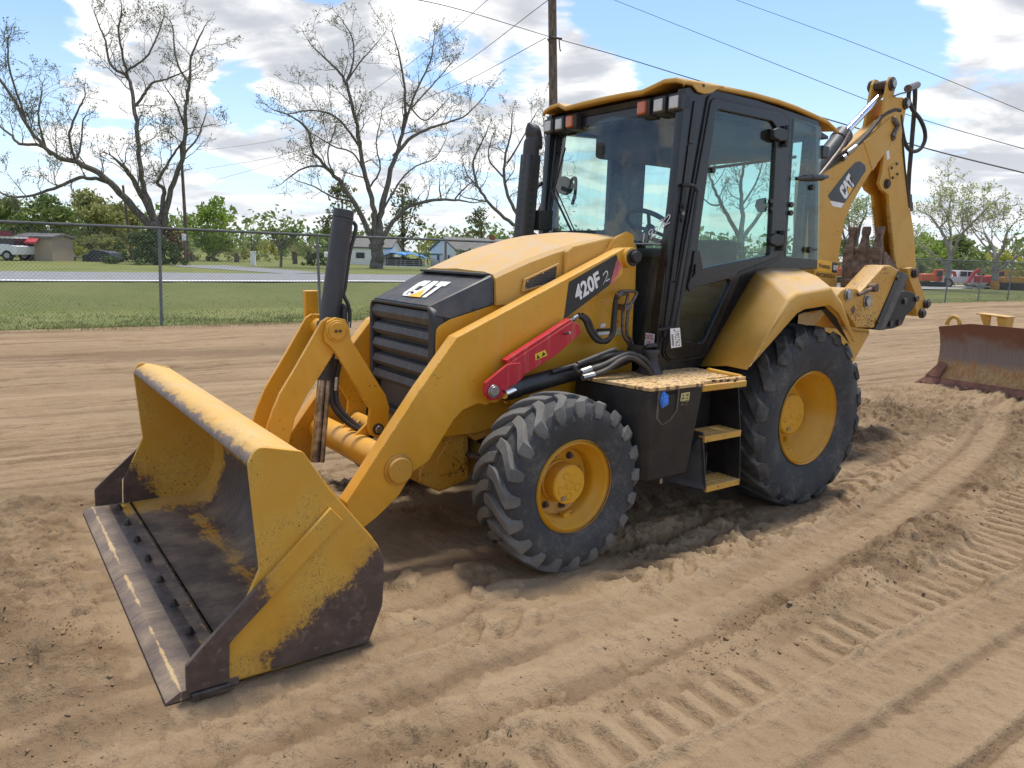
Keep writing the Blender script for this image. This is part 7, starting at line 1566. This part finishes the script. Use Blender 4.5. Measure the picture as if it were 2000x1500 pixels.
def bladegrid(s0, s1, tops):
    b = BM(); ns = 24; R1, R2 = [], []
    for i in range(ns+1):
        s_ = s0+(s1-s0)*i/ns; tp_ = np.interp(s_, tops[0], tops[1]); r1, r2 = [], []
        for f_, z_ in cv: zz = .10+(z_-.10)*(tp_-.10)/.76; r1.append(b.verts.new(BB(s_, f_, zz))); r2.append(b.verts.new(BB(s_, f_-.03, zz)))
        R1.append(r1); R2.append(r2)
    for i in range(ns):
        for j in range(len(cv)-1): b.faces.new((R1[i][j], R1[i+1][j], R1[i+1][j+1], R1[i][j+1])); b.faces.new((R2[i][j], R2[i][j+1], R2[i+1][j+1], R2[i+1][j]))
        b.faces.new((R1[i][-1], R1[i+1][-1], R2[i+1][-1], R2[i][-1])); b.faces.new((R1[i][0], R2[i][0], R2[i+1][0], R1[i+1][0]))
    for a, c_ in ((R1[0], R2[0]), (R1[-1], R2[-1])):
        for j in range(len(cv)-1): b.faces.new((a[j], a[j+1], c_[j+1], c_[j]))
    return b
obj('mouldboard', bladegrid(.18, 3.6, ([0, .18, .62, 1.2, 3.6], [.84, .84, .92, .92, .90])), M['blade'], gb, smooth=60)
def bprism(b, quad, th):                                            # quad in (s, front, z), thickened backwards
    A = [b.verts.new(BB(*q)) for q in quad]; B = [b.verts.new(BB(q[0], q[1]-th, q[2]-.0)) for q in quad]; n = len(quad)
    for i in range(n): b.faces.new((A[i], A[(i+1) % n], B[(i+1) % n], B[i]))
    b.faces.new(A); b.faces.new(B[::-1])
b = BM(); bprism(b, [(-.02, .20, -.02), (.33, .205, -.03), (.33, .115, .115), (.12, .115, .12)], .03); bprism(b, [(.335, .20, -.03), (3.6, .20, -.03), (3.6, .112, .11), (.335, .112, .115)], .03); ce = obj('cutting_edge', b, BR, gb, bevel=.004)
b = BM(); bprism(b, [(.10, .125, .12), (.31, .125, .115), (.36, .05, .30), (.25, .03, .34)], .03); obj('corner_plate', b, BR, gb, bevel=.004)
for s_ in (.08, .15, .22, .42, .58, .74, .91, 1.08, 1.25, 1.42): b = BM(); q = BB(s_, .185, .03); q2 = q+(nB*.85+Vector((0, 0, .5)))*.012; cyl(b, q-(q2-q), q2, .018, 10); obj('bolt', b, M['rust'], ce)
b = BM(); q0 = BB(.30, -.10, .86); tube(b, [q0+dB*math.cos(a)*.09+Vector((0, 0, math.sin(a)*.13)) for a in [math.pi*k/12 for k in range(13)]], .028, 8); obj('lifting_eye', b, M['yellow_worn'], gb)
b = BM(); bprism(b, [(.62, -.04, 1.07), (1.02, -.04, 1.05), (1.02, -.04, 1.03), (.62, -.04, 1.05)], .25); bprism(b, [(.66, -.06, 1.04), (.80, -.06, 1.04), (.80, -.06, .88), (.74, -.06, .88)], .04); bprism(b, [(.88, -.06, 1.03), (1.02, -.06, 1.03), (1.01, -.06, .88), (.92, -.06, .88)], .2); obj('mounting_bracket', b, M['yellow_worn'], gb, bevel=.006)
# ---------------------------------------------------------------- far-off wood closing the horizon
def far_wood():
    rs = np.random.RandomState(77); LV = Leaves(); n = 520
    for k in range(n):
        u = rs.uniform(-2600, 4200); ds = rs.uniform(118, 170); base = G(u, ds, ZG); hgt = rs.uniform(3.2, 7.5)*(1.25 if rs.rand() < .2 else 1); wd_ = rs.uniform(2.5, 5)
        m_ = 95; q = rs.normal(size=(m_, 3)); q /= np.linalg.norm(q, axis=1)[:, None]; q *= rs.uniform(.3, 1, (m_, 1))**.5
        q = q*np.array([wd_, wd_, hgt*.5])[None]*rs.uniform(.8, 1.2, (m_, 1))+np.array([base.x, base.y, base.z+hgt*.48])[None]; LV.add(q[q[:, 2] > base.z])
    o = obj('far_wood', LV.build(1.0, rs), LF['mid'], smooth=0); tag(o, 'distant mixed wood along the horizon beyond the lawn', 'wood', kind='stuff')
far_wood()
# ================================================================ light and sky
SUN_EL, SUN_AZ = R(74), R(-158)      # high, behind the machine, filtered by cloud
sd = Vector((math.cos(SUN_EL)*math.cos(SUN_AZ), math.cos(SUN_EL)*math.sin(SUN_AZ), math.sin(SUN_EL)))
L = bpy.data.lights.new('sun', 'SUN'); L.energy = 3.2; L.angle = R(8); L.color = (1, .95, .87)
lo = bpy.data.objects.new('sun', L); COL.objects.link(lo); lo.rotation_euler = (-sd).to_track_quat('-Z', 'Y').to_euler(); lo.location = sd*60
w = bpy.data.worlds.new('World'); scene.world = w; w.use_nodes = True
class WT(NT):
    def __init__(s): s.t = w.node_tree; s.n = s.t.nodes
t = WT(); bg = t.n['Background']
sky = t.node('ShaderNodeTexSky', sky_type='NISHITA', sun_disc=False); sky.sun_elevation = SUN_EL; sky.sun_rotation = math.atan2(sd.x, sd.y)
sky.air_density = 1.0; sky.dust_density = .25; sky.ozone_density = 1.6
tc = t.node('ShaderNodeTexCoord').outputs['Generated']; dx, dy, dz = t.xyz(tc)
den = t.add(t.math('MAXIMUM', dz, 0), .16)
comb = t.node('ShaderNodeCombineXYZ'); t.put(comb.inputs[0], t.math('DIVIDE', dx, den)); t.put(comb.inputs[1], t.math('DIVIDE', dy, den)); pl = comb.outputs[0]
def cover(off):
    v = t.node('ShaderNodeVectorMath', operation='ADD'); t.put(v.inputs[0], pl); v.inputs[1].default_value = off
    return t.noise(v.outputs[0], 2.0, 9, .57, .3)
def lobe(u, v, r_px, wgt):
    d = ray(u, v).normalized(); x = t.node('ShaderNodeVectorMath', operation='DOT_PRODUCT'); t.put(x.inputs[0], tc); x.inputs[1].default_value = d
    a = r_px/1466; return t.mul(t.step(x.outputs['Value'], math.cos(a*1.5), math.cos(a*.35)), wgt)
bias = .0
for q in ((830, 60, 220, .07), (540, 80, 160, .09), (250, 230, 130, .10), (700, 330, 260, .03), (430, 130, 60, -.10), (450, 300, 60, -.10), (930, 330, 90, -.07), (620, 270, 60, -.06), (1190, 170, 90, .16), (1590, 190, 45, .10), (1910, 40, 110, .15), (1930, 230, 130, .13), (1850, 380, 130, .08), (300, 60, 130, .06), (340, 420, 300, .05), (1300, 420, 400, .05),
          (75, 180, 140, -.17), (1480, 90, 230, -.16), (1720, 170, 150, -.17), (1270, 60, 100, -.16), (480, 190, 50, -.12), (1040, 130, 60, -.13), (20, 30, 80, -.10), (1130, 30, 60, -.10)):
    bias = t.add(bias, lobe(*q))
c0 = t.add(cover((3.1, 1.7, 0)), bias); c1 = t.add(cover((3.1+.07*sd.x-.10, 1.7+.07*sd.y-.10, 0)), bias)
mask = t.step(c0, .485, .585)
lit = t.step(t.add(t.mul(t.sub(c0, c1), 4.5), t.sub(.66, t.mul(t.step(c0, .54, .78), .62))), .0, 1.0)
cc = t.mix(lit, (3.1, 3.25, 3.55), (6.3, 6.25, 6.2))
hz = t.step(dz, .16, .0); cc = t.mix(t.mul(hz, .6), cc, (4.9, 5.15, 5.5))
skyc = t.mix(1.0, sky.outputs[0], (.90, .96, 1.04), 'MULTIPLY'); skyc = t.mix(.06, skyc, (4.2, 4.6, 5.2)); skyc = t.mix(t.mul(t.step(dz, .26, .02), .6), skyc, (4.0, 4.7, 5.6))
t.put(bg.inputs[0], t.mix(mask, skyc, cc)); bg.inputs[1].default_value = .145
vs_ = scene.view_settings; vs_.view_transform = 'Standard'; vs_.look = 'None'; vs_.exposure = .48; vs_.gamma = 1
scene.render.engine = 'CYCLES'; scene.cycles.max_bounces = 6; scene.cycles.use_denoising = True; scene.cycles.denoising_prefilter = 'ACCURATE'; scene.cycles.transparent_max_bounces = 24
